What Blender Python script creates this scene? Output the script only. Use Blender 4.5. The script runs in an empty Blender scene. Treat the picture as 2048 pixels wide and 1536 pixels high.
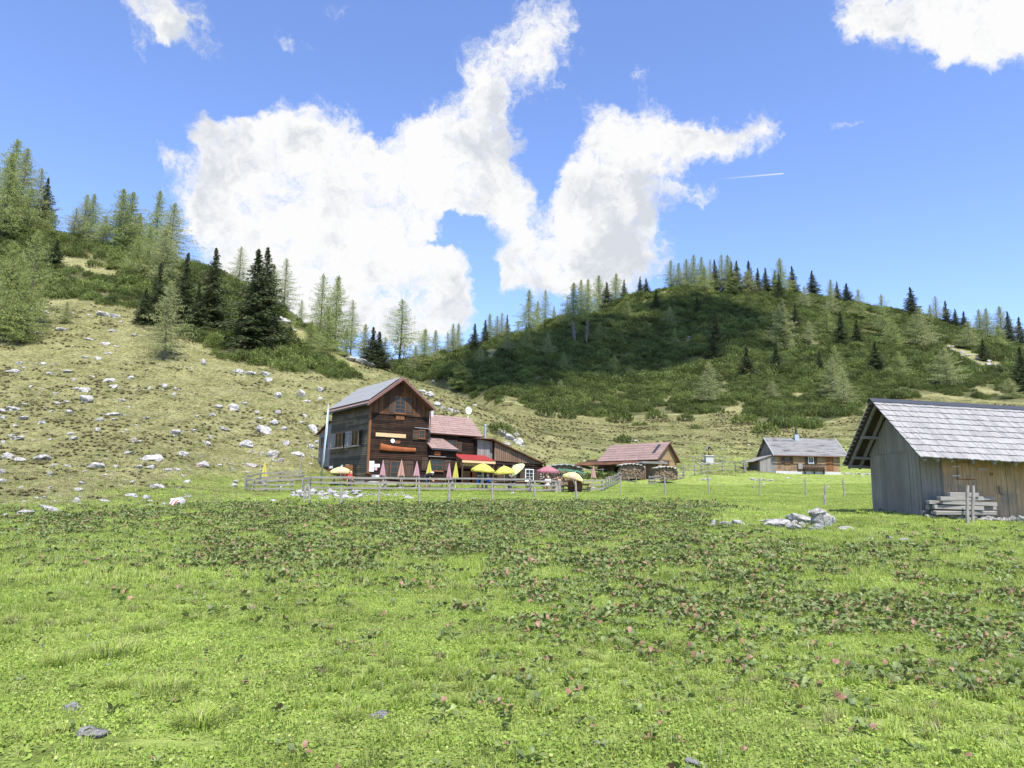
import bpy, bmesh, math, random
import numpy as np
from mathutils import Vector, Matrix
random.seed(7); rng = np.random.default_rng(11)
SC = bpy.context.scene; COL = SC.collection
R = math.radians
# ------------------------------------------------------------------ camera
EYE = 1.6; FPX = 1450.0; PITCH = R(9.09); ROLL = R(1.0)
_w = Vector((0, math.cos(PITCH), math.sin(PITCH)))
_u0 = Vector((0, -math.sin(PITCH), math.cos(PITCH))); _r0 = Vector((1, 0, 0))
CR = _r0*math.cos(ROLL) + _u0*math.sin(ROLL)
CU = -_r0*math.sin(ROLL) + _u0*math.cos(ROLL)
CP = Vector((0, 0, EYE))
cam_data = bpy.data.cameras.new('camera'); cam = bpy.data.objects.new('camera', cam_data); COL.objects.link(cam)
cam_data.sensor_width = 36; cam_data.lens = FPX/2048*36; cam_data.clip_end = 5000; cam_data.clip_start = 0.05
M = Matrix.Identity(4)
for i in range(3):
    M[i][0] = CR[i]; M[i][1] = CU[i]; M[i][2] = -_w[i]; M[i][3] = CP[i]
cam.matrix_world = M
SC.camera = cam
def proj(p):
    d = Vector(p) - CP; z = d.dot(_w)
    return 1024 + FPX*d.dot(CR)/z, 768 - FPX*d.dot(CU)/z
def ray(px, py):
    return (_w + CR*((px-1024)/FPX) + CU*((768-py)/FPX))
def at(px, py, Y):            # point seen at (px,py) lying at world depth Y
    d = ray(px, py); return CP + d*(Y/d.y)
def zat(x, y, row):           # height of the vertical through (x,y) that shows at image row
    k = (768-row)/FPX
    d = Vector((x, y, 0)) - Vector((0, 0, 0))
    # (p-c).CU = k (p-c).w ; p-c = (x,y,h)
    a = CU.x*x + CU.y*y; b = _w.x*x + _w.y*y
    h = (k*b - a)/(CU.z - k*_w.z)
    return EYE + h
# ------------------------------------------------------------------ light
SUN_AZ = R(20); SUN_EL = R(61)     # azimuth: to the right of straight behind the camera
S = Vector((math.sin(SUN_AZ)*math.cos(SUN_EL), -math.cos(SUN_AZ)*math.cos(SUN_EL), math.sin(SUN_EL)))
sl = bpy.data.lights.new('sun', 'SUN'); sl.energy = 4.6; sl.angle = R(0.5); sl.color = (1.0, 0.955, 0.88)
so = bpy.data.objects.new('sun', sl); COL.objects.link(so)
so.rotation_euler = S.to_track_quat('Z', 'Y').to_euler()
so.location = (20, -40, 80)
world = bpy.data.worlds.new('World'); SC.world = world; world.use_nodes = True
SC.view_settings.view_transform = 'Standard'; SC.view_settings.look = 'None'
SC.view_settings.exposure = 0.95; SC.view_settings.gamma = 1.0
SC.cycles.use_denoising = True
SC.cycles.max_bounces = 6; SC.cycles.diffuse_bounces = 2; SC.cycles.glossy_bounces = 2
SC.cycles.transparent_max_bounces = 24; SC.cycles.transmission_bounces = 4
SC.cycles.caustics_reflective = False; SC.cycles.caustics_refractive = False

class NT:
    def __init__(s, nt): s.nt = nt
    def n(s, t, **k):
        nd = s.nt.nodes.new(t)
        for a, b in k.items():
            if a == 'ins':
                for i, v in b.items():
                    if isinstance(v, bpy.types.NodeSocket): s.nt.links.new(v, nd.inputs[i])
                    else: nd.inputs[i].default_value = v
            else: setattr(nd, a, b)
        return nd
    def m(s, op, a, b=0.0, c=None, clamp=False):
        ins = {0: a, 1: b}
        if c is not None: ins[2] = c
        return s.n('ShaderNodeMath', operation=op, use_clamp=clamp, ins=ins).outputs[0]
    def mix(s, f, a, b):
        return s.n('ShaderNodeMix', data_type='RGBA', ins={0: f, 6: a, 7: b}).outputs[2]
    def ramp(s, f, stops):
        r = s.n('ShaderNodeValToRGB', ins={0: f}); e = r.color_ramp.elements
        while len(e) < len(stops): e.new(0.5)
        for k, (p, c) in enumerate(stops):
            e[k].position = p; e[k].color = c if len(c) == 4 else (*c, 1)
        return r.outputs[0]
    def noise(s, vec, scale, detail=4, rough=.55, dist=0.0, out='Fac'):
        return s.n('ShaderNodeTexNoise', ins={'Vector': vec, 'Scale': scale, 'Detail': detail, 'Roughness': rough, 'Distortion': dist}).outputs[out]

def build_world():
    nt = world.node_tree; nt.nodes.clear(); N = NT(nt)
    out = N.n('ShaderNodeOutputWorld'); bg = N.n('ShaderNodeBackground')
    sky = N.n('ShaderNodeTexSky', sky_type='NISHITA', sun_disc=False, sun_elevation=SUN_EL,
              altitude=1500, air_density=1.0, dust_density=0.35, ozone_density=2.6)
    sky.sun_rotation = math.atan2(S.x, S.y)
    tc = N.n('ShaderNodeTexCoord').outputs['Generated']
    D0 = N.n('ShaderNodeVectorMath', operation='NORMALIZE', ins={0: tc}).outputs[0]
    nv = N.noise(D0, 9.0, 5, .6, 0, 'Color')
    nv2 = N.noise(D0, 34.0, 4, .6, 0, 'Color')
    w1 = N.n('ShaderNodeVectorMath', operation='SUBTRACT', ins={0: nv, 1: (.5, .5, .5)}).outputs[0]
    w2 = N.n('ShaderNodeVectorMath', operation='SUBTRACT', ins={0: nv2, 1: (.5, .5, .5)}).outputs[0]
    D = N.n('ShaderNodeVectorMath', operation='MULTIPLY_ADD', ins={0: w1, 1: (.085,)*3, 2: D0}).outputs[0]
    D = N.n('ShaderNodeVectorMath', operation='MULTIPLY_ADD', ins={0: w2, 1: (.03,)*3, 2: D}).outputs[0]
    blobs = sorted(CLOUDS, key=lambda q: -q[4]); capped = False
    acc = None
    for (px, py, rx, ry, wt) in blobs:
        c = ray(px, py).normalized()
        ex = Vector((0, 0, 1)).cross(c) * -1; ex.normalize(); ey = ex.cross(c); ey.normalize()
        kx = FPX*1.0/rx; ky = FPX*1.0/ry
        # (px scale shrinks off axis)
        s = ray(px, py).length
        kx *= s; ky *= s
        a = N.n('ShaderNodeVectorMath', operation='DOT_PRODUCT', ins={0: D, 1: ex*kx}).outputs['Value']
        b = N.n('ShaderNodeVectorMath', operation='DOT_PRODUCT', ins={0: D, 1: ey*ky}).outputs['Value']
        aa = N.m('MULTIPLY', a, a)
        bb = N.m('SUBTRACT', b, float(c.dot(ey)*ky)); bb = N.m('MULTIPLY_ADD', bb, bb, aa)
        g = N.m('POWER', 0.36788, bb)
        if wt < 0 and not capped: acc = N.m('MINIMUM', acc, 1.22); capped = True
        acc = N.m('MULTIPLY', g, wt) if acc is None else N.m('MULTIPLY_ADD', g, wt, acc)
    sep = N.n('ShaderNodeSeparateXYZ', ins={0: D0})
    front = N.m('GREATER_THAN', sep.outputs[1], 0.05)
    # clouds elsewhere in the sky (behind the viewer) from plain noise
    back = N.m('MULTIPLY', N.m('SUBTRACT', N.noise(D0, 2.2, 6, .6), .52), 4.0)
    acc = N.mix(front, back, acc)
    fine = N.noise(D, 13.0, 10, .70)
    fine2 = N.noise(D, 60.0, 6, .7)
    f = N.m('ADD', acc, N.m('MULTIPLY', N.m('SUBTRACT', fine, .5), 2.5))
    f = N.m('ADD', f, N.m('MULTIPLY', N.m('SUBTRACT', fine2, .5), .75))
    dens = N.n('ShaderNodeMapRange', interpolation_type='SMOOTHSTEP', ins={0: f, 1: .40, 2: 1.12}).outputs[0]
    # brightness inside clouds: soft grey-blue hollows
    tone = N.noise(D, 6.0, 4, .5, .3)
    t2 = N.noise(D, 22.0, 7, .62)
    tone = N.m('ADD', N.m('MULTIPLY', tone, .62), N.m('MULTIPLY', t2, .38))
    edge = N.n('ShaderNodeMapRange', ins={0: f, 1: .9, 2: 2.1, 3: .09, 4: -.02}).outputs[0]
    tone = N.m('ADD', tone, edge)
    tn = N.n('ShaderNodeMapRange', interpolation_type='SMOOTHSTEP', ins={0: tone, 1: .45, 2: .585}).outputs[0]
    ccol = N.mix(tn, (.73, .765, .83, 1), (1.03, 1.03, 1.03, 1))
    # contrail: thin line between two directions
    a = ray(1428, 359).normalized(); b = ray(1567, 347).normalized()
    nrm = a.cross(b).normalized()
    off = N.m('ABSOLUTE', N.n('ShaderNodeVectorMath', operation='DOT_PRODUCT', ins={0: D0, 1: nrm}).outputs['Value'])
    t = (b-a).normalized(); ta = a.dot(t); tb = b.dot(t)
    along = N.n('ShaderNodeVectorMath', operation='DOT_PRODUCT', ins={0: D0, 1: t}).outputs['Value']
    al = N.n('ShaderNodeMapRange', ins={0: along, 1: ta, 2: tb}).outputs[0]
    inside = N.m('LESS_THAN', along, tb)
    line = N.n('ShaderNodeMapRange', ins={0: off, 1: .0012, 2: .0002}).outputs[0]
    trail = N.m('MULTIPLY', N.m('MULTIPLY', N.m('MULTIPLY', line, al), inside), .8)
    trail = N.m('MULTIPLY', trail, front)
    skyc = N.n('ShaderNodeVectorMath', operation='MULTIPLY', ins={0: sky.outputs[0], 1: SKY_TINT}).outputs[0]
    CK = 1.0/SKY_STR
    cc = N.n('ShaderNodeVectorMath', operation='MULTIPLY', ins={0: ccol, 1: (CK*CLOUD_V,)*3}).outputs[0]
    dens = N.m('MAXIMUM', dens, trail)
    col = N.mix(dens, skyc, cc)
    nt.links.new(col, bg.inputs[0]); bg.inputs[1].default_value = SKY_STR
    nt.links.new(bg.outputs[0], out.inputs[0])
SKY_STR = 0.14; SKY_TINT = (1.02, 1.02, 1.20); CLOUD_V = .495
CLOUDS = [ # image column, row, radii, weight
 (480,400,105,105,1.3),(560,330,100,70,1.2),(650,330,110,70,1.2),(700,430,150,120,1.3),(560,490,150,100,1.3),(700,540,150,100,1.2),
 (830,560,105,90,1.2),(890,590,60,45,.8),(800,640,120,45,.8),(650,620,140,60,1.0),(450,480,70,70,.9),
 (930,320,110,100,1.35),(975,390,80,70,1.1),(880,260,60,50,.8),(985,200,70,45,.72),(1050,130,95,65,.70),(1110,50,65,70,.62),(1010,50,60,55,.55),(960,150,40,40,.45),
 (1120,470,90,80,1.3),(1200,430,100,90,1.2),(1045,515,62,40,.9),(1260,480,65,55,1.0),(1150,560,140,50,1.1),(1200,520,120,60,.9),
 (1225,250,70,60,.95),(1320,215,80,50,.70),(1290,290,110,60,.95),(1400,280,90,42,.80),(1470,270,60,36,.62),(1540,260,42,50,.66),(1390,400,80,34,.66),(1290,370,70,50,.6),(1200,360,70,60,.8),
 (320,15,85,45,1.25),(275,90,32,42,.75),(360,60,45,30,.7),(1830,30,120,50,1.3),(1940,60,90,45,1.2),(2060,40,90,70,1.2),(1710,20,50,50,.8),
 (455,275,70,34,.62),(330,315,30,20,.6),(705,240,34,38,.66),(440,120,34,34,.52),(615,115,18,26,.46),(565,100,24,20,.42),(745,285,30,24,.6),(670,20,70,30,.45),(540,50,60,40,.30),(1680,255,24,24,.5),(1720,250,24,12,.45),(1280,130,20,12,.5),(1525,420,18,14,.45),
 (925,460,34,16,-1.5),(955,510,26,34,-1.4),(968,565,22,44,-1.5),(880,478,50,10,-.8),(1000,620,30,20,-.9),(1085,330,26,110,-.7),(985,620,22,20,.55)]
build_world()

# ------------------------------------------------------------------ scene helpers
def tag(o, label=None, cat=None, group=None, kind=None):
    if label: o['label'] = label
    if cat: o['category'] = cat
    if group: o['group'] = group
    if kind: o['kind'] = kind
    return o
def empty(name, loc=(0, 0, 0), rz=0, label=None, cat=None, group=None):
    o = bpy.data.objects.new(name, None); COL.objects.link(o)
    o.empty_display_size = .3
    o.location = loc; o.rotation_euler = (0, 0, rz)
    return tag(o, label, cat, group)
class MB:                      # mesh collector; local coordinates
    def __init__(s): s.v = []; s.f = []; s.mi = []; s.cur = 0
    def add(s, vs, fs):
        b = len(s.v); s.v += [tuple(v) for v in vs]
        for f in fs: s.f.append(tuple(b+i for i in f)); s.mi.append(s.cur)
    def box(s, c, size, rz=0, rx=0, ry=0, m=None):
        hx, hy, hz = size[0]/2, size[1]/2, size[2]/2
        mt = Matrix.Rotation(rz, 3, 'Z') @ Matrix.Rotation(ry, 3, 'Y') @ Matrix.Rotation(rx, 3, 'X')
        if m is not None: mt = m
        vs = [Vector(c) + mt @ Vector((x, y, z)) for x in (-hx, hx) for y in (-hy, hy) for z in (-hz, hz)]
        s.add(vs, [(0,1,3,2),(4,6,7,5),(0,4,5,1),(2,3,7,6),(0,2,6,4),(1,5,7,3)])
    def hexa(s, p):            # 8 points: bottom 4 (ccw), top 4
        s.add(p, [(3,2,1,0),(4,5,6,7),(0,1,5,4),(1,2,6,5),(2,3,7,6),(3,0,4,7)])
    def slab(s, quad, th):     # quad thickened along -normal by th (any ngon)
        q = [Vector(p) for p in quad]; n = (q[1]-q[0]).cross(q[-1]-q[0]).normalized()
        k = len(q); vs = q + [p - n*th for p in q]
        s.add(vs, [tuple(range(k)), tuple(range(2*k-1, k-1, -1))] + [(i, i+k, (i+1) % k + k, (i+1) % k) for i in range(k)])
    def tube(s, pts, rad, seg=8, cap=True, irr=0.0):
        pts = [Vector(p) for p in pts]
        if not hasattr(rad, '__len__'): rad = [rad]*len(pts)
        vs = []; n = len(pts); up0 = None
        for i, p in enumerate(pts):
            t = (pts[min(i+1, n-1)] - pts[max(i-1, 0)]).normalized()
            a = up0 if up0 is not None else (Vector((0,0,1)) if abs(t.z) < .9 else Vector((1,0,0)))
            x = t.cross(a).normalized(); y = x.cross(t).normalized(); up0 = y
            for k in range(seg):
                an = 2*math.pi*k/seg; r = rad[i]*(1 + irr*random.uniform(-1, 1))
                vs.append(p + x*math.cos(an)*r + y*math.sin(an)*r)
        fs = [(i*seg+k, i*seg+(k+1) % seg, (i+1)*seg+(k+1) % seg, (i+1)*seg+k) for i in range(n-1) for k in range(seg)]
        if cap: fs += [tuple(range(seg-1, -1, -1)), tuple(range((n-1)*seg, n*seg))]
        s.add(vs, fs)
    def mesh(s, name, smooth=False):
        me = bpy.data.meshes.new(name); me.from_pydata(s.v, [], s.f); me.update()
        if smooth: me.polygons.foreach_set('use_smooth', [True]*len(me.polygons))
        return me
    def build(s, name, mat, parent=None, label=None, smooth=False, bevel=0, loc=None):
        me = s.mesh(name, smooth)
        mats = mat if isinstance(mat, (list, tuple)) else [mat]
        for m_ in mats: me.materials.append(m_)
        if len(mats) > 1: me.polygons.foreach_set('material_index', s.mi)
        o = bpy.data.objects.new(name, me); COL.objects.link(o)
        if parent: o.parent = parent
        if label: o['label'] = label
        if loc is not None: o.location = loc
        if bevel:
            b = o.modifiers.new('bevel', 'BEVEL'); b.width = bevel; b.segments = 1; b.limit_method = 'ANGLE'
        return o
def copy_tree(o, parent=None):
    c = o.copy(); COL.objects.link(c)
    if parent: c.parent = parent
    for ch in list(o.children): copy_tree(ch, c)
    return c
def npmesh(name, V, F, mat, smooth=False):     # V (n,3) array, F list/array of quads or tris (m,k)
    me = bpy.data.meshes.new(name); F = np.asarray(F); k = F.shape[1]
    me.vertices.add(len(V)); me.vertices.foreach_set('co', np.asarray(V, dtype=np.float32).ravel())
    me.loops.add(F.size); me.loops.foreach_set('vertex_index', F.astype(np.int32).ravel())
    me.polygons.add(len(F)); me.polygons.foreach_set('loop_start', np.arange(0, F.size, k, dtype=np.int32))
    me.polygons.foreach_set('loop_total', np.full(len(F), k, dtype=np.int32))
    me.update(calc_edges=True)
    if smooth: me.polygons.foreach_set('use_smooth', np.ones(len(F), dtype=bool))
    if mat is not None:
        for m_ in (mat if isinstance(mat, (list, tuple)) else [mat]): me.materials.append(m_)
    return me

# ------------------------------------------------------------------ materials
MATS = {}
def newmat(name, rough=.8, spec=.25):
    m = bpy.data.materials.new(name); m.use_nodes = True; N = NT(m.node_tree)
    b = m.node_tree.nodes['Principled BSDF']; b.inputs['Roughness'].default_value = rough
    b.inputs['Specular IOR Level'].default_value = spec
    MATS[name] = m
    return m, N, b
def c4(c): return (c[0], c[1], c[2], 1)
def plain(name, c, rough=.7, metal=0, var=.15, scale=3.0, spec=.3, bump=0.0, trans=0.0):
    m, N, b = newmat(name, rough, spec)
    co = N.n('ShaderNodeTexCoord').outputs['Object']
    nz = N.noise(co, scale, 5, .6)
    col = N.mix(nz, c4([x*(1-var*1.6) for x in c]), c4([min(1, x*(1+var*1.6)) for x in c]))
    m.node_tree.links.new(col, b.inputs['Base Color'])
    b.inputs['Metallic'].default_value = metal
    if bump:
        bp = N.n('ShaderNodeBump', ins={'Strength': bump, 'Distance': .02, 'Height': N.noise(co, scale*6, 4, .6)})
        m.node_tree.links.new(bp.outputs[0], b.inputs['Normal'])
    return m
def wood(name, ca, cb, cc=None, axis=2, rough=.85, streak=14.0, stain=.5, fine=1.0):
    """weathered boards: colour per board (random per island), streaks along the grain axis, broad stains"""
    m, N, b = newmat(name, rough, .15)
    co = N.n('ShaderNodeTexCoord').outputs['Object']
    isl = N.n('ShaderNodeNewGeometry').outputs['Random Per Island']
    sc = [streak]*3; sc[axis] = .9
    off = N.n('ShaderNodeVectorMath', operation='MULTIPLY_ADD', ins={0: co, 1: tuple(sc), 2: (0, 0, 0)})
    io = N.n('ShaderNodeCombineXYZ', ins={0: N.m('MULTIPLY', isl, 37.0), 1: N.m('MULTIPLY', isl, 91.0), 2: 0})
    v = N.n('ShaderNodeVectorMath', operation='ADD', ins={0: off.outputs[0], 1: io.outputs[0]}).outputs[0]
    g = N.noise(v, 1.0*fine, 5, .65)
    st = N.noise(co, .9, 4, .6)
    f = N.m('ADD', N.m('MULTIPLY', g, .75), N.m('MULTIPLY', isl, .5)); f = N.m('SUBTRACT', f, .15, clamp=True)
    col = N.mix(f, c4(ca), c4(cb))
    if cc is not None:
        sf = N.n('ShaderNodeMapRange', ins={0: N.m('ADD', st, N.m('MULTIPLY', N.m('SUBTRACT', isl, .5), .25)), 1: .45, 2: .65}).outputs[0]
        col = N.mix(N.m('MULTIPLY', sf, stain), col, c4(cc))
    dk = N.n('ShaderNodeMapRange', ins={0: g, 1: .30, 2: .42, 3: .55, 4: 1.0}).outputs[0]
    col = N.n('ShaderNodeVectorMath', operation='SCALE', ins={0: col, 'Scale': dk}).outputs[0]
    m.node_tree.links.new(col, b.inputs['Base Color'])
    bp = N.n('ShaderNodeBump', ins={'Strength': .5, 'Distance': .01, 'Height': g})
    m.node_tree.links.new(bp.outputs[0], b.inputs['Normal'])
    return m
def leafmat(name, ca, cb, cc=None, pc=.3, trans=.25, rough=.6, obj=True, spec=.25):
    """foliage: colour by instance and by leaf, with some light passing through"""
    m, N, b = newmat(name, rough, spec)
    isl = N.n('ShaderNodeNewGeometry').outputs['Random Per Island']
    oi = N.n('ShaderNodeObjectInfo').outputs['Random']
    f = N.m('ADD', N.m('MULTIPLY', isl, .6), N.m('MULTIPLY', oi, .4))
    col = N.mix(f, c4(ca), c4(cb))
    if cc is not None:
        h = N.m('FRACT', N.m('MULTIPLY_ADD', isl, 7.13, N.m('MULTIPLY', oi, 3.7)))
        col = N.mix(N.m('LESS_THAN', h, pc), col, c4(cc))
    m.node_tree.links.new(col, b.inputs['Base Color'])
    if trans:
        tr = N.n('ShaderNodeBsdfTranslucent', ins={0: col})
        mx = N.n('ShaderNodeMixShader', ins={0: trans, 1: b.outputs[0], 2: tr.outputs[0]})
        m.node_tree.links.new(mx.outputs[0], m.node_tree.nodes['Material Output'].inputs[0])
    return m
# ------------------------------------------------------------------ terrain
def sY(Y): return np.sqrt(np.asarray(Y, dtype=float)**2 + 36.0)
CTRL = {  # image column: (depth, row) pairs; ('z', depth, height)
 -700: [('z',14,.3),(26,1050),(36,1005),(45,950),(55,880),(65,800),(80,700),(95,610),(110,540),(130,455),(155,380),(175,340),('d',40,-8),('d',120,-30)],
 -300: [('z',14,.2),(18,1108),(26,1064),(36,1025),(45,980),(55,910),(65,835),(80,740),(95,660),(110,590),(130,505),(155,425),(175,390),('d',40,-8),('d',120,-30)],
 0: [('z',13,.08),(18,1110),(26,1068),(36,1035),(45,1000),(55,940),(65,870),(80,780),(95,700),(110,630),(130,550),(155,475),(172,448),('d',30,-6),('d',110,-28)],
 150: [('z',13,.08),(18,1110),(26,1066),(36,1033),(45,1003),(55,948),(65,880),(80,795),(95,715),(110,642),(130,572),(152,498),(168,470),('d',30,-7),('d',110,-28)],
 300: [('z',13,.08),(18,1108),(26,1064),(36,1030),(46,1003),(56,957),(66,890),(80,812),(95,735),(110,665),(125,615),(145,548),(163,508),('d',30,-7),('d',110,-28)],
 420: [('z',13,.08),(18,1108),(26,1062),(36,1028),(46,1005),(57,972),(66,915),(80,838),(95,762),(108,705),(122,655),(140,585),(156,528),('d',30,-8),('d',110,-26)],
 500: [('z',13,.08),(18,1108),(26,1060),(36,1025),(46,1005),(57,983),(64,958),(75,892),(90,800),(105,726),(120,668),(138,600),(150,568),('d',30,-8),('d',110,-24)],
 600: [('z',13,.08),(18,1107),(26,1058),(36,1023),(46,1006),(57,985),(66,957),(76,895),(90,815),(105,750),(120,694),(138,632),('d',26,-8),('d',90,-22)],
 700: [('z',13,.08),(18,1107),(26,1057),(36,1022),(46,1006),(56,990),(60,976),(76,955),(84,880),(95,808),(108,757),(120,722),(131,700),('d',22,-7),('d',60,-12),(250,745)],
 800: [('z',13,.08),(18,1106),(26,1057),(36,1022),(46,1006),(57,990),(61,977),(76,958),(86,900),(97,838),(110,775),(122,743),('d',20,-7),('d',50,-11),(250,722),('d',80,-20)],
 900: [('z',13,.08),(18,1106),(26,1057),(36,1022),(46,1006),(58,990),(62,978),(78,958),(88,915),(98,860),(108,803),(119,776),('d',18,-7),('d',40,-9),(200,765),(265,708),('d',80,-20)],
 1000: [('z',13,.08),(18,1106),(26,1056),(36,1022),(46,1006),(60,984),(66,975),(80,958),(90,915),(100,868),(113,822),('d',14,-4),(150,812),(200,750),(250,695),(290,668),('d',80,-25)],
 1100: [('z',13,.08),(18,1106),(26,1056),(36,1022),(46,1006),(61,984),(70,973),(84,952),(94,920),(105,888),(116,868),(132,856),(150,838),(175,800),(210,750),(260,690),(330,634),('d',80,-30)],
 1240: [('z',13,.08),(18,1106),(26,1056),(36,1022),(46,1006),(62,984),(76,967),(88,948),(100,915),(112,893),(130,872),(152,848),(180,805),(215,755),(265,690),(330,622),(365,596),('d',80,-30)],
 1340: [('z',13,.08),(18,1106),(26,1056),(36,1023),(46,1006),(62,984),(76,967),(88,950),(100,920),(112,893),(130,868),(152,843),(180,800),(220,740),(280,670),(350,590),(375,574),('d',80,-30)],
 1450: [('z',13,.08),(18,1106),(26,1058),(34,1030),(46,1009),(62,987),(78,967),(90,950),(102,925),(115,895),(132,868),(154,840),(185,790),(230,725),(300,645),(365,576),('d',80,-30)],
 1600: [('z',13,.08),(18,1106),(26,1058),(34,1028),(46,1012),(60,990),(78,966),(92,950),(102,930),(115,902),(135,868),(160,835),(190,785),(240,722),(310,645),(378,578),('d',80,-30)],
 1700: [('z',13,.08),(18,1107),(25,1062),(32,1026),(44,1008),(60,988),(80,963),(94,946),(105,920),(118,890),(138,856),(165,818),(200,765),(260,700),(330,635),(375,603),('d',80,-30)],
 1800: [('z',13,.08),(18,1108),(24,1068),(29,1032),(38,1012),(60,988),(84,958),(100,925),(115,890),(135,848),(165,806),(200,762),(260,705),(330,650),(370,622),('d',80,-30)],
 1930: [('z',13,.08),(18,1110),(24,1070),(29,1037),(38,1018),(60,992),(84,958),(100,920),(115,880),(135,838),(165,795),(200,752),(260,708),(330,668),(365,655),('d',80,-30)],
 2048: [('z',13,.08),(18,1112),(24,1072),(29,1042),(38,1022),(60,995),(84,958),(100,915),(115,872),(135,830),(165,790),(200,760),(260,728),(330,702),(365,690),('d',80,-30)],
 2500: [('z',13,.08),(18,1120),(24,1085),(29,1055),(38,1030),(60,995),(84,950),(100,900),(115,850),(135,810),(165,780),(200,760),(260,735),(330,715),(365,705),('d',80,-30)],
}
NU, NY = 520, 560
US = np.linspace(-1.25, 1.25, NU)
def _ymap(t):   # parameter 0..1 -> depth -60..650, dense near the camera
    return -60 + 62*np.clip(t/.06, 0, 1) + np.where(t > .06, np.exp((t-.06)/.94*math.log(650/2.0))*2.0 - 2.0, 0)
TS = np.linspace(0, 1, NY); YS = _ymap(TS)
def _build_H():
    cols = []
    for c in sorted(CTRL):
        ys = [-60, 2, 8]; zs = [0, 0, 0]; us = []
        u0 = (c-1024)/FPX/math.cos(PITCH)
        lastz = 0
        for e in CTRL[c]:
            if e[0] == 'z': ys.append(e[1]); zs.append(e[2]); lastz = e[2]
            elif e[0] == 'd': ys.append(ys_l + e[1]); zs.append(z_l + e[2])
            else:
                p = at(c, e[1], e[0]); ys.append(e[0]); zs.append(p.z); ys_l, z_l = e[0], p.z
        ys.append(650); zs.append(zs[-1]-30)
        ys = np.array(ys, float); zs = np.array(zs, float)
        z = np.interp(YS, ys, zs)
        # smooth along depth in index space
        k = np.exp(-np.linspace(-2, 2, 13)**2); k /= k.sum()
        z = np.convolve(np.pad(z, 6, mode='edge'), k, 'valid')
        # image column -> u, depends on elevation
        uu = np.empty(NY)
        for j in range(NY):
            Y = max(YS[j], 2.0); h = z[j] - EYE
            a = (c-1024)/FPX     # X*CR.x + Y*CR.y + h*CR.z = a*(Y*_w.y + h*_w.z)
            X = (a*(Y*_w.y + h*_w.z) - Y*CR.y - h*CR.z)/CR.x
            uu[j] = X/sY(YS[j]) if YS[j] > 8 else X/Y*min(1, Y/float(sY(YS[j])))
        cols.append((uu, z))
    H = np.empty((NU, NY))
    for j in range(NY):
        xs = np.array([c[0][j] for c in cols]); zz = np.array([c[1][j] for c in cols])
        xs = np.maximum.accumulate(xs + np.arange(len(xs))*1e-6)
        H[:, j] = np.interp(US, xs, zz)
    k = np.exp(-np.linspace(-2, 2, 15)**2); k /= k.sum()
    P = np.pad(H, ((7, 7), (0, 0)), mode='edge')
    return sum(k[i]*P[i:i+NU] for i in range(15))
def vnoise(x, y, seed=0):      # smooth value noise, vectorised
    x = np.asarray(x, float); y = np.asarray(y, float)
    xi = np.floor(x); yi = np.floor(y); fx = x-xi; fy = y-yi
    fx = fx*fx*(3-2*fx); fy = fy*fy*(3-2*fy)
    def h(a, b):
        n = np.sin(a*127.1 + b*311.7 + seed*74.7)*43758.5453
        return n - np.floor(n)
    return (h(xi, yi)*(1-fx) + h(xi+1, yi)*fx)*(1-fy) + (h(xi, yi+1)*(1-fx) + h(xi+1, yi+1)*fx)*fy
def fbm(x, y, seed=0, o=4):
    s = 0; a = 1; t = 0
    for i in range(o):
        s = s + a*vnoise(x*2**i, y*2**i, seed+i); t += a; a *= .5
    return s/t
H0 = _build_H()
_X = US[:, None]*sY(YS)[None, :]; _Y = np.repeat(YS[None, :], NU, 0)
_amp = np.interp(_Y, [0, 10, 40, 60, 90, 150, 300], [.10, .16, .22, .25, .6, 1.6, 4.0])
_sc = np.interp(_Y, [0, 60, 100, 300], [6, 9, 14, 34])
H1 = H0 + (fbm(_X/9, _Y/9, 3) - .5)*np.interp(_Y, [-60, 3, 12, 45, 70, 90, 150], [.1, .12, .25, .3, .3, .8, 1.0]) \
        + (fbm(_X/36, _Y/36, 8) - .5)*np.interp(_Y, [0, 120, 220, 350], [0, 0, 5, 8])
# level the pads where buildings stand later on: handled by wall skirts
def ground(x, y):
    x = np.asarray(x, float); y = np.asarray(y, float)
    u = x/sY(y)
    # invert the depth map by interpolation
    j = np.interp(y, YS, np.arange(NY)); i = np.interp(u, US, np.arange(NU))
    j0 = np.clip(np.floor(j).astype(int), 0, NY-2); i0 = np.clip(np.floor(i).astype(int), 0, NU-2)
    fj = j-j0; fi = i-i0
    return (H1[i0, j0]*(1-fi)*(1-fj) + H1[i0+1, j0]*fi*(1-fj) + H1[i0, j0+1]*(1-fi)*fj + H1[i0+1, j0+1]*fi*fj)
def gz(x, y): return float(ground(x, y))
def hit(px, py, ymin=2.0, ymax=520, before=None):   # first terrain point on the ray through a pixel
    d = ray(px, py); d = d/d.y
    ys = np.exp(np.linspace(math.log(ymin), math.log(ymax), 2200))
    X = CP.x + d.x*ys; Z = CP.z + d.z*ys
    below = Z < ground(X, ys)
    k = int(np.argmax(below))
    if not below[k]: return None
    y = ys[k]; return Vector((d.x*y, y, gz(d.x*y, y)))
def gat(px, Y):               # ground point in image column px at depth Y
    z = 1.0
    for _ in range(6):
        a = (px-1024)/FPX; h = z-EYE
        X = (a*(Y*_w.y + h*_w.z) - Y*CR.y - h*CR.z)/CR.x
        z = gz(X, Y)
    return Vector((X, Y, z))
def projv(X, Y, Z):
    dz = Z-EYE
    w_ = Y*_w.y + dz*_w.z
    return 1024 + FPX*(X*CR.x + Y*CR.y + dz*CR.z)/w_, 768 - FPX*(X*CU.x + Y*CU.y + dz*CU.z)/w_
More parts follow.
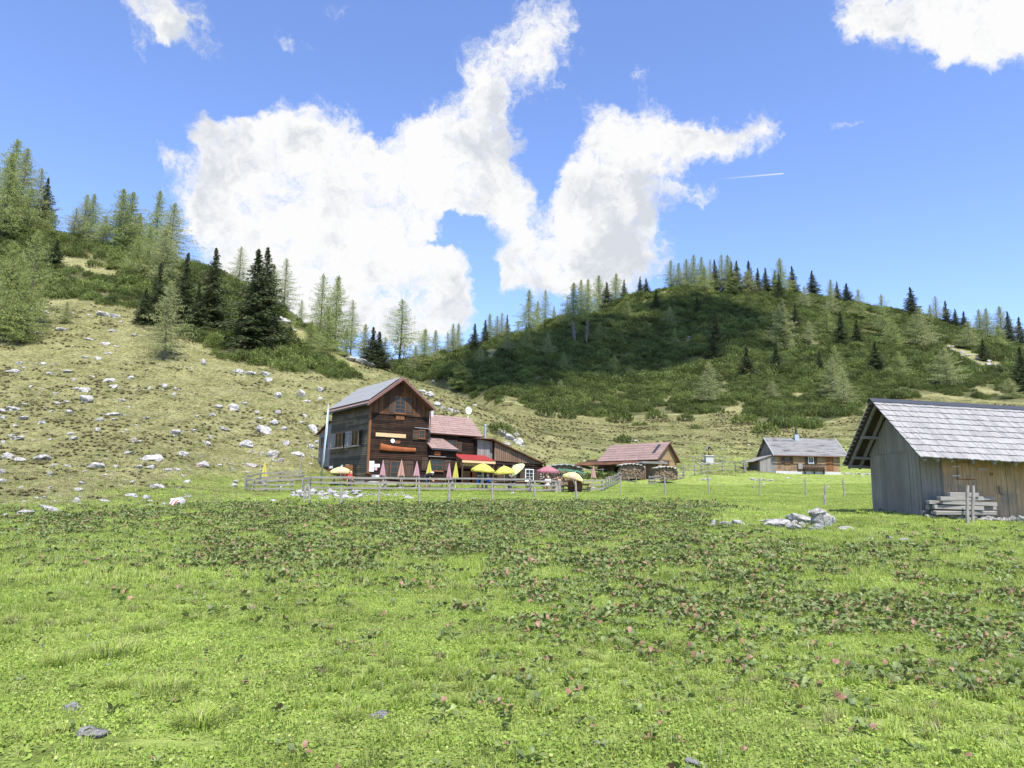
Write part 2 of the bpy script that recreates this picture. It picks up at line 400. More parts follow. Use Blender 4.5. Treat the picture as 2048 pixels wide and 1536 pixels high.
def inpoly(px, py, poly):
    px = np.asarray(px); py = np.asarray(py); c = np.zeros(px.shape, bool); n = len(poly)
    for i in range(n):
        x1, y1 = poly[i]; x2, y2 = poly[(i+1) % n]
        if y1 == y2: continue
        cond = ((y1 > py) != (y2 > py)) & (px < (x2-x1)*(py-y1)/(y2-y1) + x1)
        c ^= cond
    return c
# dryness of the pasture (0 lush green, 1 straw) is a property of the turf there
_PX, _PY = projv(_X, np.maximum(_Y, 1.0), H1)
_edge = np.interp(_PX, [0, 200, 350, 480, 600, 700, 1000, 1100, 1200, 1350, 1500, 1700, 2048], [1010, 1005, 985, 960, 950, 945, 940, 940, 915, 920, 915, 905, 930])
_jit = (fbm(_X/5, _Y/5, 21) - .5)*60 + (fbm(_X/1.6, _Y/1.6, 31) - .5)*30
DRY = np.clip((_edge - _PY + _jit)/75 + .45, 0, 1)
DRY = np.where(_Y < 40, np.clip((fbm(_X/3, _Y/3, 41)-.60)*1.5, 0, .25), DRY)

HOLES = [[(120,508),(150,515),(200,520),(232,545),(225,562),(190,548),(150,535),(120,528)], [(150,468),(185,470),(190,488),(160,486)],
 [(545,640),(575,632),(600,655),(650,685),(700,700),(755,722),(748,742),(700,742),(650,716),(610,700),(570,670)],
 [(1880,688),(1935,700),(2012,728),(2020,752),(1960,742),(1900,712)], [(1830,790),(1880,787),(1960,800),(1965,815),(1850,812)],
 [(1950,770),(2030,790),(2020,798),(1950,782)], [(1370,672),(1390,672),(1390,682),(1370,684)],
 [(965,702),(1002,698),(1004,712),(968,716)],[(1586,778),(1602,776),(1600,800),(1590,800)], [(1040,808),(1075,812),(1080,822),(1045,818)],[(1000,740),(1010,742),(1008,752),(1000,750)]]
def _bounds(px):
    bl = np.interp(px, [-400, 0, 60, 150, 270, 330, 380, 450, 560, 620, 700, 715, 716, 740, 741, 800, 860, 905, 960, 1000, 1010], [585, 590, 592, 605, 622, 640, 682, 718, 740, 752, 757, 752, 600, 600, 736, 745, 757, 772, 795, 812, 300])
    br = np.interp(px, [900, 960, 1000, 1050, 1100, 1170, 1240, 1330, 1400, 1480, 1520, 1600, 1680, 1700, 1760, 1840, 1900, 2048, 2500], [800, 800, 806, 822, 834, 842, 846, 838, 842, 822, 858, 866, 848, 836, 815, 800, 806, 818, 825])
    return bl, br
def terrain_mat():
    m, N, b = newmat('turf', .95, .05)
    co = N.n('ShaderNodeTexCoord').outputs['Object']
    dry = N.n('ShaderNodeAttribute', attribute_name='dry').outputs['Fac']
    n1 = N.noise(co, .35, 6, .6); n2 = N.noise(co, 2.2, 6, .65); n3 = N.noise(co, 9.0, 5, .7)
    mixn = N.m('ADD', N.m('MULTIPLY', n1, .35), N.m('ADD', N.m('MULTIPLY', n2, .4), N.m('MULTIPLY', n3, .25)))
    green = N.ramp(mixn, [(.34, (.09, .115, .028)), (.46, (.18, .235, .055)), (.56, (.25, .30, .08)), (.70, (.33, .33, .13))])
    straw = N.ramp(mixn, [(.34, (.085, .08, .04)), (.43, (.165, .16, .07)), (.54, (.235, .225, .105)), (.68, (.33, .30, .165))])
    d2 = N.m('ADD', dry, N.m('MULTIPLY', N.m('SUBTRACT', n2, .5), .9), clamp=True)
    col = N.mix(N.n('ShaderNodeMapRange', ins={0: d2, 1: .15, 2: .85}).outputs[0], green, straw)
    earth = N.n('ShaderNodeMapRange', ins={0: N.noise(co, 1.1, 7, .72), 1: .60, 2: .66}).outputs[0]
    col = N.mix(N.m('MULTIPLY', earth, N.m('MULTIPLY_ADD', dry, .6, .1)), col, (.16, .12, .075, 1))
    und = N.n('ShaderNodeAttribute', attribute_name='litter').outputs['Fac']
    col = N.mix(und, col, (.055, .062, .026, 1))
    wv = N.n('ShaderNodeTexVoronoi', ins={'Vector': co, 'Scale': 2.6}).outputs['Distance']
    tuft = N.n('ShaderNodeMapRange', ins={0: N.m('ADD', wv, N.m('MULTIPLY', n3, .5)), 1: .38, 2: .85, 3: .60, 4: 1.15}).outputs[0]
    col = N.n('ShaderNodeVectorMath', operation='SCALE', ins={0: col, 'Scale': tuft}).outputs[0]
    m.node_tree.links.new(col, b.inputs['Base Color'])
    hh = N.m('ADD', N.m('MULTIPLY', n3, .6), N.m('MULTIPLY', n2, .9))
    bp = N.n('ShaderNodeBump', ins={'Strength': .9, 'Distance': .22, 'Height': hh})
    m.node_tree.links.new(bp.outputs[0], b.inputs['Normal'])
    return m
def build_terrain():
    V = np.stack([_X, _Y, H1], -1).reshape(-1, 3)
    idx = np.arange(NU*NY).reshape(NU, NY)
    F = np.stack([idx[:-1, :-1], idx[1:, :-1], idx[1:, 1:], idx[:-1, 1:]], -1).reshape(-1, 4)
    me = npmesh('ground', V, F, terrain_mat(), True)
    at_ = me.attributes.new('dry', 'FLOAT', 'POINT'); at_.data.foreach_set('value', DRY.astype(np.float32).ravel())
    bl, br = _bounds(_PX)
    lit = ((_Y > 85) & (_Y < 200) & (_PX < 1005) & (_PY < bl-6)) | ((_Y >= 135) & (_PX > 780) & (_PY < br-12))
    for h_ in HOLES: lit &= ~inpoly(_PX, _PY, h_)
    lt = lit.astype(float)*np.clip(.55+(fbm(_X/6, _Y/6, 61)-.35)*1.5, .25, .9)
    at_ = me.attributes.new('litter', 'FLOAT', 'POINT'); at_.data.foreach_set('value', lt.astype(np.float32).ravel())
    o = bpy.data.objects.new('ground', me); COL.objects.link(o)
    tag(o, 'alpine pasture and hillsides', None, None, 'structure')
    return o
GROUND = build_terrain()
# ------------------------------------------------------------------ scattering (only for uncountable cover)
def scatter(name, protos, pts, rots, scales, pid, label, kind='stuff', cat='vegetation'):
    me = bpy.data.meshes.new(name); n = len(pts)
    me.vertices.add(n); me.vertices.foreach_set('co', np.asarray(pts, np.float32).ravel())
    a = me.attributes.new('rot', 'FLOAT_VECTOR', 'POINT'); a.data.foreach_set('vector', np.asarray(rots, np.float32).ravel())
    sc = np.asarray(scales, np.float32)
    if sc.ndim == 1: sc = np.repeat(sc[:, None], 3, 1)
    a = me.attributes.new('scl', 'FLOAT_VECTOR', 'POINT'); a.data.foreach_set('vector', sc.ravel())
    a = me.attributes.new('pid', 'INT', 'POINT'); a.data.foreach_set('value', np.asarray(pid, np.int32))
    ng = bpy.data.node_groups.new(name, 'GeometryNodeTree')
    ng.interface.new_socket('Geometry', in_out='INPUT', socket_type='NodeSocketGeometry')
    ng.interface.new_socket('Geometry', in_out='OUTPUT', socket_type='NodeSocketGeometry')
    nd = ng.nodes; L = ng.links
    gi = nd.new('NodeGroupInput'); go = nd.new('NodeGroupOutput'); jn = nd.new('GeometryNodeGeometryToInstance')
    for p in reversed(protos):
        oi = nd.new('GeometryNodeObjectInfo'); oi.inputs['Object'].default_value = p; oi.inputs['As Instance'].default_value = True
        L.new(oi.outputs['Geometry'], jn.inputs[0])
    ip = nd.new('GeometryNodeInstanceOnPoints'); ip.inputs['Pick Instance'].default_value = True
    def attr(nm, ty):
        x = nd.new('GeometryNodeInputNamedAttribute'); x.data_type = ty; x.inputs[0].default_value = nm; return x.outputs[0]
    L.new(gi.outputs[0], ip.inputs['Points']); L.new(jn.outputs[0], ip.inputs['Instance'])
    L.new(attr('pid', 'INT'), ip.inputs['Instance Index'])
    L.new(attr('rot', 'FLOAT_VECTOR'), ip.inputs['Rotation']); L.new(attr('scl', 'FLOAT_VECTOR'), ip.inputs['Scale'])
    L.new(ip.outputs[0], go.inputs[0])
    o = bpy.data.objects.new(name, me); COL.objects.link(o)
    mod = o.modifiers.new('scatter', 'NODES'); mod.node_group = ng
    return tag(o, label, None, None, kind)
def proto(name, me): return bpy.data.objects.new(name, me)

# ------------------------------------------------------------------ foliage prototypes
M_PINE = leafmat('mugo_needles', (.055, .085, .018), (.145, .185, .042), (.21, .245, .07), .2, .28)
_nt = NT(M_PINE.node_tree); _pb = M_PINE.node_tree.nodes['Principled BSDF']
_src = _pb.inputs['Base Color'].links[0].from_socket
_pp = _nt.n('ShaderNodeNewGeometry').outputs['Position']
_pv0 = _nt.n('ShaderNodeMapRange', ins={0: _nt.noise(_pp, .11, 5, .65), 1: .35, 2: .65, 3: .6, 4: 1.35}).outputs[0]
_pv = _pv0
_oi = _nt.n('ShaderNodeMapRange', ins={0: _nt.n('ShaderNodeObjectInfo').outputs['Random'], 3: .7, 4: 1.25}).outputs[0]
_sc = _nt.n('ShaderNodeVectorMath', operation='SCALE', ins={0: _src, 'Scale': _nt.m('MULTIPLY', _pv, _oi)}).outputs[0]
M_PINE.node_tree.links.new(_sc, _pb.inputs['Base Color'])
M_PINEWOOD = plain('mugo_wood', (.10, .075, .055), .9)
M_LARCH = leafmat('larch_needles', (.22, .285, .075), (.37, .43, .135), (.43, .46, .19), .25, .5)
M_LARCHG = leafmat('larch_needles_pale', (.29, .34, .12), (.43, .47, .19), (.40, .38, .22), .25, .5)
M_SPRUCE = leafmat('spruce_needles', (.036, .054, .019), (.078, .10, .034), (.12, .13, .05), .22, .15)
M_BARK = plain('bark', (.10, .088, .072), .95, var=.3, scale=8)
M_PALEBARK = plain('pale_bark', (.22, .20, .18), .9, var=.2, scale=6)

def quads_from(C, A, B):     # centre, half axes -> quad arrays
    V = np.stack([C-A-B, C+A-B, C+A+B, C-A+B], 1).reshape(-1, 3)
    F = np.arange(len(V)).reshape(-1, 4)
    return V, F
def rnd_unit(n):
    v = rng.normal(size=(n, 3)); return v/np.linalg.norm(v, axis=1, keepdims=True)
def mugo_mesh(name, nshoot=150, per=7):
    """low dome of upturned shoots, each a brush of needle bundles (radius 1, height ~.8)"""
    th = rng.uniform(0, 2*np.pi, nshoot); rr = np.sqrt(rng.uniform(0, 1, nshoot))*.95
    h = (1-rr**2.2)*.62*(.75+.5*rng.random(nshoot)) + .12
    h += .16*(vnoise(np.cos(th)*rr*3+5, np.sin(th)*rr*3+5, int(rng.integers(99)))-.3)
    base = np.stack([np.cos(th)*rr, np.sin(th)*rr, h], 1)
    out = np.stack([np.cos(th)*rr*.55, np.sin(th)*rr*.55, np.full(nshoot, 1.0)], 1) + rng.normal(size=(nshoot, 3))*.22
    out /= np.linalg.norm(out, axis=1, keepdims=True)
    Cs, As, Bs = [], [], []
    for k in range(per):
        t = rng.uniform(-.28, .16, nshoot)[:, None]
        c = base + out*t + rng.normal(size=(nshoot, 3))*.03
        a = out + rnd_unit(nshoot)*.75; a /= np.linalg.norm(a, axis=1, keepdims=True)
        b = np.cross(a, rnd_unit(nshoot)); b /= np.linalg.norm(b, axis=1, keepdims=True)
        L = rng.uniform(.055, .11, nshoot)[:, None]
        Cs.append(c); As.append(a*L); Bs.append(b*L*.30)
    V, F = quads_from(np.concatenate(Cs), np.concatenate(As), np.concatenate(Bs))
    # narrow the outer end so bundles read as pointed
    V = V.reshape(-1, 4, 3); mid = (V[:, 1]+V[:, 2])/2; V[:, 1] = mid+(V[:, 1]-mid)*.3; V[:, 2] = mid+(V[:, 2]-mid)*.3
    V = V.reshape(-1, 3)
    return npmesh(name, V, F, M_PINE)
def stems_mesh(name, n=9, r=.8, h=.5):
    mb = MB()
    for i in range(n):
        a = random.uniform(0, 6.28); q = random.uniform(.3, r)
        mb.tube([(0, 0, -.15), (math.cos(a)*q*.6, math.sin(a)*q*.6, h*.25), (math.cos(a)*q, math.sin(a)*q, h)], [.03, .022, .012], 5)
    me = mb.mesh(name); me.materials.append(M_PINEWOOD); return me
def conifer(kind, seed):
    """unit-height tree: trunk+limbs mesh, needle crown mesh"""
    rs = random.Random(seed)
    larch = kind != 'spruce'
    mb = MB()
    lean = [(0, 0, -.03)]; x = y = 0
    for k in range(1, 9):
        x += rs.uniform(-.006, .006); y += rs.uniform(-.006, .006); lean.append((x, y, k/8*.99))
    rad = [.0125*(1-k/8)**.8+.0012 for k in range(9)]; rad[0] = .018
    mb.tube(lean, rad, 7)
    def tr(z):
        z = min(max(z, 0), .985); k = z/.99*8; i = min(int(k), 7); f = k-i
        a = Vector(lean[i]); b = Vector(lean[i+1]); p = a.lerp(b, f); p.z = z; return p
    Cs, As, Bs = [], [], []
    z0 = {'larch': .10, 'open': .16, 'spruce': .03, 'narrow': .08}[kind]
    W = {'larch': .44, 'open': .42, 'spruce': .32, 'narrow': .22}[kind]
    nb = {'larch': 210, 'open': 140, 'spruce': 240, 'narrow': 220}[kind]
    az = rs.uniform(0, 6)
    gap = [(rs.uniform(.15, .9), rs.uniform(0, 6.28)) for _ in range(5)]
    for i in range(nb):
        q = (i+rs.random())/nb
        z = z0 + (1-z0)*q**1.05*.975
        az += 2.4 + rs.uniform(-.5, .5)
        t = (z-z0)/(1-z0)
        if kind == 'spruce': prof = (1-t)**1.02*min(1, .75+t*2)
        else: prof = (1-t)**.9*min(1, .55+t*2.2)
        L = W*prof*rs.uniform(.45, 1.15) + .005
        for gz_, ga in gap:
            if abs(z-gz_) < .05 and math.cos(az-ga) > .5: L *= .5
        dirv = Vector((math.cos(az), math.sin(az), 0))
        p0 = tr(z)
        if kind == 'spruce': sl0, sl1 = (-.15-.35*(1-t)), .25
        else: sl0, sl1 = (-.05-.25*(1-t)+.45*t), .12
        n = 5; pts = []
        for k in range(n):
            f = k/(n-1); pts.append(p0 + dirv*L*f + Vector((0, 0, L*(sl0*f + sl1*f*f))))
        if L > .04: mb.tube(pts, [.0032*(1-.2*k) * (L/W+.3) for k in range(n)], 3, cap=False)
        m = int({'larch': 125, 'open': 100, 'spruce': 115, 'narrow': 95}[kind]*(L/W*.85+.2))
        side = Vector((-dirv.y, dirv.x, 0))
        for k in range(m):
            f = rs.uniform(.12, 1.0)
            kk = f*(n-1); a = int(min(kk, n-2)); c = pts[a].lerp(pts[a+1], kk-a)
            sp = L*.36*(1-f*.6)*rs.uniform(-1, 1)
            c = c + side*sp + Vector((0, 0, -abs(rs.gauss(0, .012 if larch else .010)) - abs(sp)*.25))
            if larch:
                s = rs.uniform(.006, .0115)*(1-.35*t)
                ax = (dirv*rs.uniform(-.4, 1) + side*rs.uniform(-1, 1) + Vector((0, 0, rs.uniform(-1.1, .3)))).normalized()
                wd = .33
            else:
                s = rs.uniform(.009, .016)*(1-.5*t)
                ax = (dirv*1.0 + side*(1.2 if sp > 0 else -1.2) + Vector((0, 0, rs.uniform(-.9, -.1)))).normalized()
                wd = .36
            bx = ax.cross(Vector((rs.uniform(-1, 1), rs.uniform(-1, 1), rs.uniform(-1, 1)))).normalized()
            Cs.append(c); As.append(ax*s); Bs.append(bx*s*wd)
    V, F = quads_from(np.array([tuple(v) for v in Cs]), np.array([tuple(v) for v in As]), np.array([tuple(v) for v in Bs]))
    V = V.reshape(-1, 4, 3); mid = (V[:, 1]+V[:, 2])/2; V[:, 1] = mid+(V[:, 1]-mid)*.35; V[:, 2] = mid+(V[:, 2]-mid)*.35
    crown = npmesh('crown', V.reshape(-1, 3), F, {'spruce': M_SPRUCE}.get(kind, M_LARCH if seed % 2 else M_LARCHG))
    trunk = mb.mesh('trunk', True); trunk.materials.append(M_BARK)
    return trunk, crown
TREES = {'L': [conifer('larch', 1), conifer('larch', 2), conifer('larch', 3), conifer('open', 4), conifer('open', 5)],
         'N': [conifer('narrow', 7), conifer('narrow', 8)],
         'S': [conifer('spruce', 11), conifer('spruce', 12), conifer('spruce', 13)]}
def tree(kind, px, top, base, label, group=None, wide=1.0, var=None, before=None, cat=None, Y=None):
    p = hit(px, base) if Y is None else gat(px, Y)
    if p is None or p.y > 480:
        # ridge tree: stands on the crest of its column
        best = None
        for yy in np.linspace(60, 420, 500):
            g = gat(px, float(yy)) if False else None
        d = ray(px, base); d = d/d.y
        ys = np.linspace(90, 420, 900); X = CP.x + d.x*ys; Zt = ground(X, ys)
        _, rows = projv(X, ys, Zt); k = int(np.argmin(rows)); p = Vector((X[k], ys[k], Zt[k]))
    ztop = zat(p.x, p.y, top); h = max(1.5, ztop - p.z)
    v = TREES[kind]; i = random.randrange(len(v)) if var is None else var
    trunk, crown = v[i]
    nm = {'L': 'larch_tree', 'N': 'larch_tree', 'S': 'spruce_tree'}[kind]
    root = empty(nm, (p.x, p.y, p.z-.1), random.uniform(0, 6.28), label, cat or {'L': 'larch', 'N': 'larch', 'S': 'spruce'}[kind], group)
    w = h*wide*random.uniform(.92, 1.12)*(1.08 if kind == 'S' else 1.2)
    root.scale = (w, w, h)
    for nm2, me in (('trunk', trunk), ('crown', crown)):
        o = bpy.data.objects.new(nm2, me); COL.objects.link(o); o.parent = root
    return root

# ------------------------------------------------------------------ mugo pine thicket
MUGO = [proto('mugo_a', mugo_mesh('mugo_a')), proto('mugo_b', mugo_mesh('mugo_b')), proto('mugo_c', mugo_mesh('mugo_c', 120, 8))]
def build_thicket():
    n = 200000
    Y = rng.uniform(85, 420, n); u = rng.uniform(-1.0, 1.0, n)
    X = u*Y; Z = ground(X, Y)
    keep = rng.random(n) < Y/420.0      # uniform per area
    X, Y, Z = X[keep], Y[keep], Z[keep]
    px, py = projv(X, Y, Z)
    bl, br = _bounds(px)
    jit = (vnoise(X/5, Y/5, 5)-.5)*26
    left = (Y < 200) & (px < 1005) & (py < bl + jit*.5) & ~((px > 716) & (Y < 100))
    right = (Y >= 135) & (px > 780) & (py < br + jit)
    ok = (left & ~(right & (px > 1000))) | right
    for h_ in HOLES: ok &= ~inpoly(px, py, h_)
    ok &= ~(fbm(X/7, Y/7, 77) > np.where(Y < 200, .69, .64))
    # looser fringe on the right hill's foot
    fr = np.clip((br - py)/70, 0, 1); clump = vnoise(X/7, Y/7, 17)
    ok &= ~(right & ~left & (Y > 135) & (clump > .34 + fr*.9))
    clump2 = fbm(X/11, Y/11, 27); ok &= ~(left & (clump2 > .74) & (py < bl-40) & (py > 470))
    X, Y, Z = X[ok], Y[ok], Z[ok]; px = px[ok]
    # thin to spacing with a grid
    cell = np.where(Y < 200, 1.35, 2.5)
    key = np.stack([np.floor(X/cell), np.floor(Y/cell), cell*10], 1).astype(int)
    _, uidx = np.unique(key, axis=0, return_index=True)
    X, Y, Z, px = X[uidx], Y[uidx], Z[uidx], px[uidx]
    # cull what lies far outside any sideways view
    k = (px > -260) & (px < 2320); X, Y, Z = X[k], Y[k], Z[k]
    n = len(X)
    base = np.where(Y < 200, 1.45, 2.3)
    s = base*rng.uniform(.6, 1.3, n)*(.7+.6*vnoise(X/9, Y/9, 9))
    sc = np.stack([s, s, s*rng.uniform(.8, 1.25, n)], 1)
    rot = np.stack([rng.normal(0, .12, n), rng.normal(0, .12, n), rng.uniform(0, 6.28, n)], 1)
    print('mugo', n)
    scatter('mugo_pine_thicket', MUGO, np.stack([X, Y, Z-.15], 1), rot, sc, rng.integers(0, 3, n), 'dense dark green mugo pine thicket covering both hillsides')
build_thicket()
# single bushes standing apart on the grass
BUSH = [ # px, base row, width px, label
 (1248,886,42,'lone round mugo bush on the straw slope above the red-roofed barn'),
 (1000,868,62,'mugo bush on the white rock outcrop behind the hut wing'),
 (1090,834,50,'mugo bush left of the path of straw grass at the foot of the far hill'),
 (1135,838,44,'small mugo bush second from the left along the far hill foot'),
 (1240,845,66,'broad mugo bush nearest the middle of the far hill foot'),
 (1312,838,52,'mugo bush right of the broad one at the far hill foot'),
 (1372,842,40,'low mugo bush on the pale grass tongue of the far hill'),
 (1490,848,62,'mugo bush left of the thicket above the grey-roofed cabin'),
 (1530,868,64,'lowest mugo bush at the thicket edge above the grey-roofed cabin'),
 (1390,858,24,'tiny mugo bush alone on straw grass in front of the far hill'),
 (190,535,40,'small mugo bush in the straw clearing on the left hill'),
 (1105,822,36,'mugo bush behind others at the valley mouth'),
 (1060,818,34,'mugo bush on the edge of the valley mouth, left side'),
 (880,748,50,'mugo bush on the skyline ridge left of the bright young larch'),
 (1905,838,44,'mugo bush beside the straw clearing above the shingled barn'),
]
def bush(px, row, wpx, label):
    p = hit(px, row)
    if p is None: return
    root = empty('mugo_bush', (p.x, p.y, p.z-.1), 0, label, 'bush')
    w = wpx/FPX*p.y/2
    k = random.randrange(3)
    o = bpy.data.objects.new('foliage', MUGO[k].data); COL.objects.link(o); o.parent = root
    o.scale = (w, w*.9, w*.75+.25); o.rotation_euler = (0, 0, random.uniform(0, 6))
    st = bpy.data.objects.new('stem', STEMS); COL.objects.link(st); st.parent = root; st.scale = (w, w*.9, w*.75+.25)
STEMS = stems_mesh('stem')
for b_ in BUSH: bush(*b_)

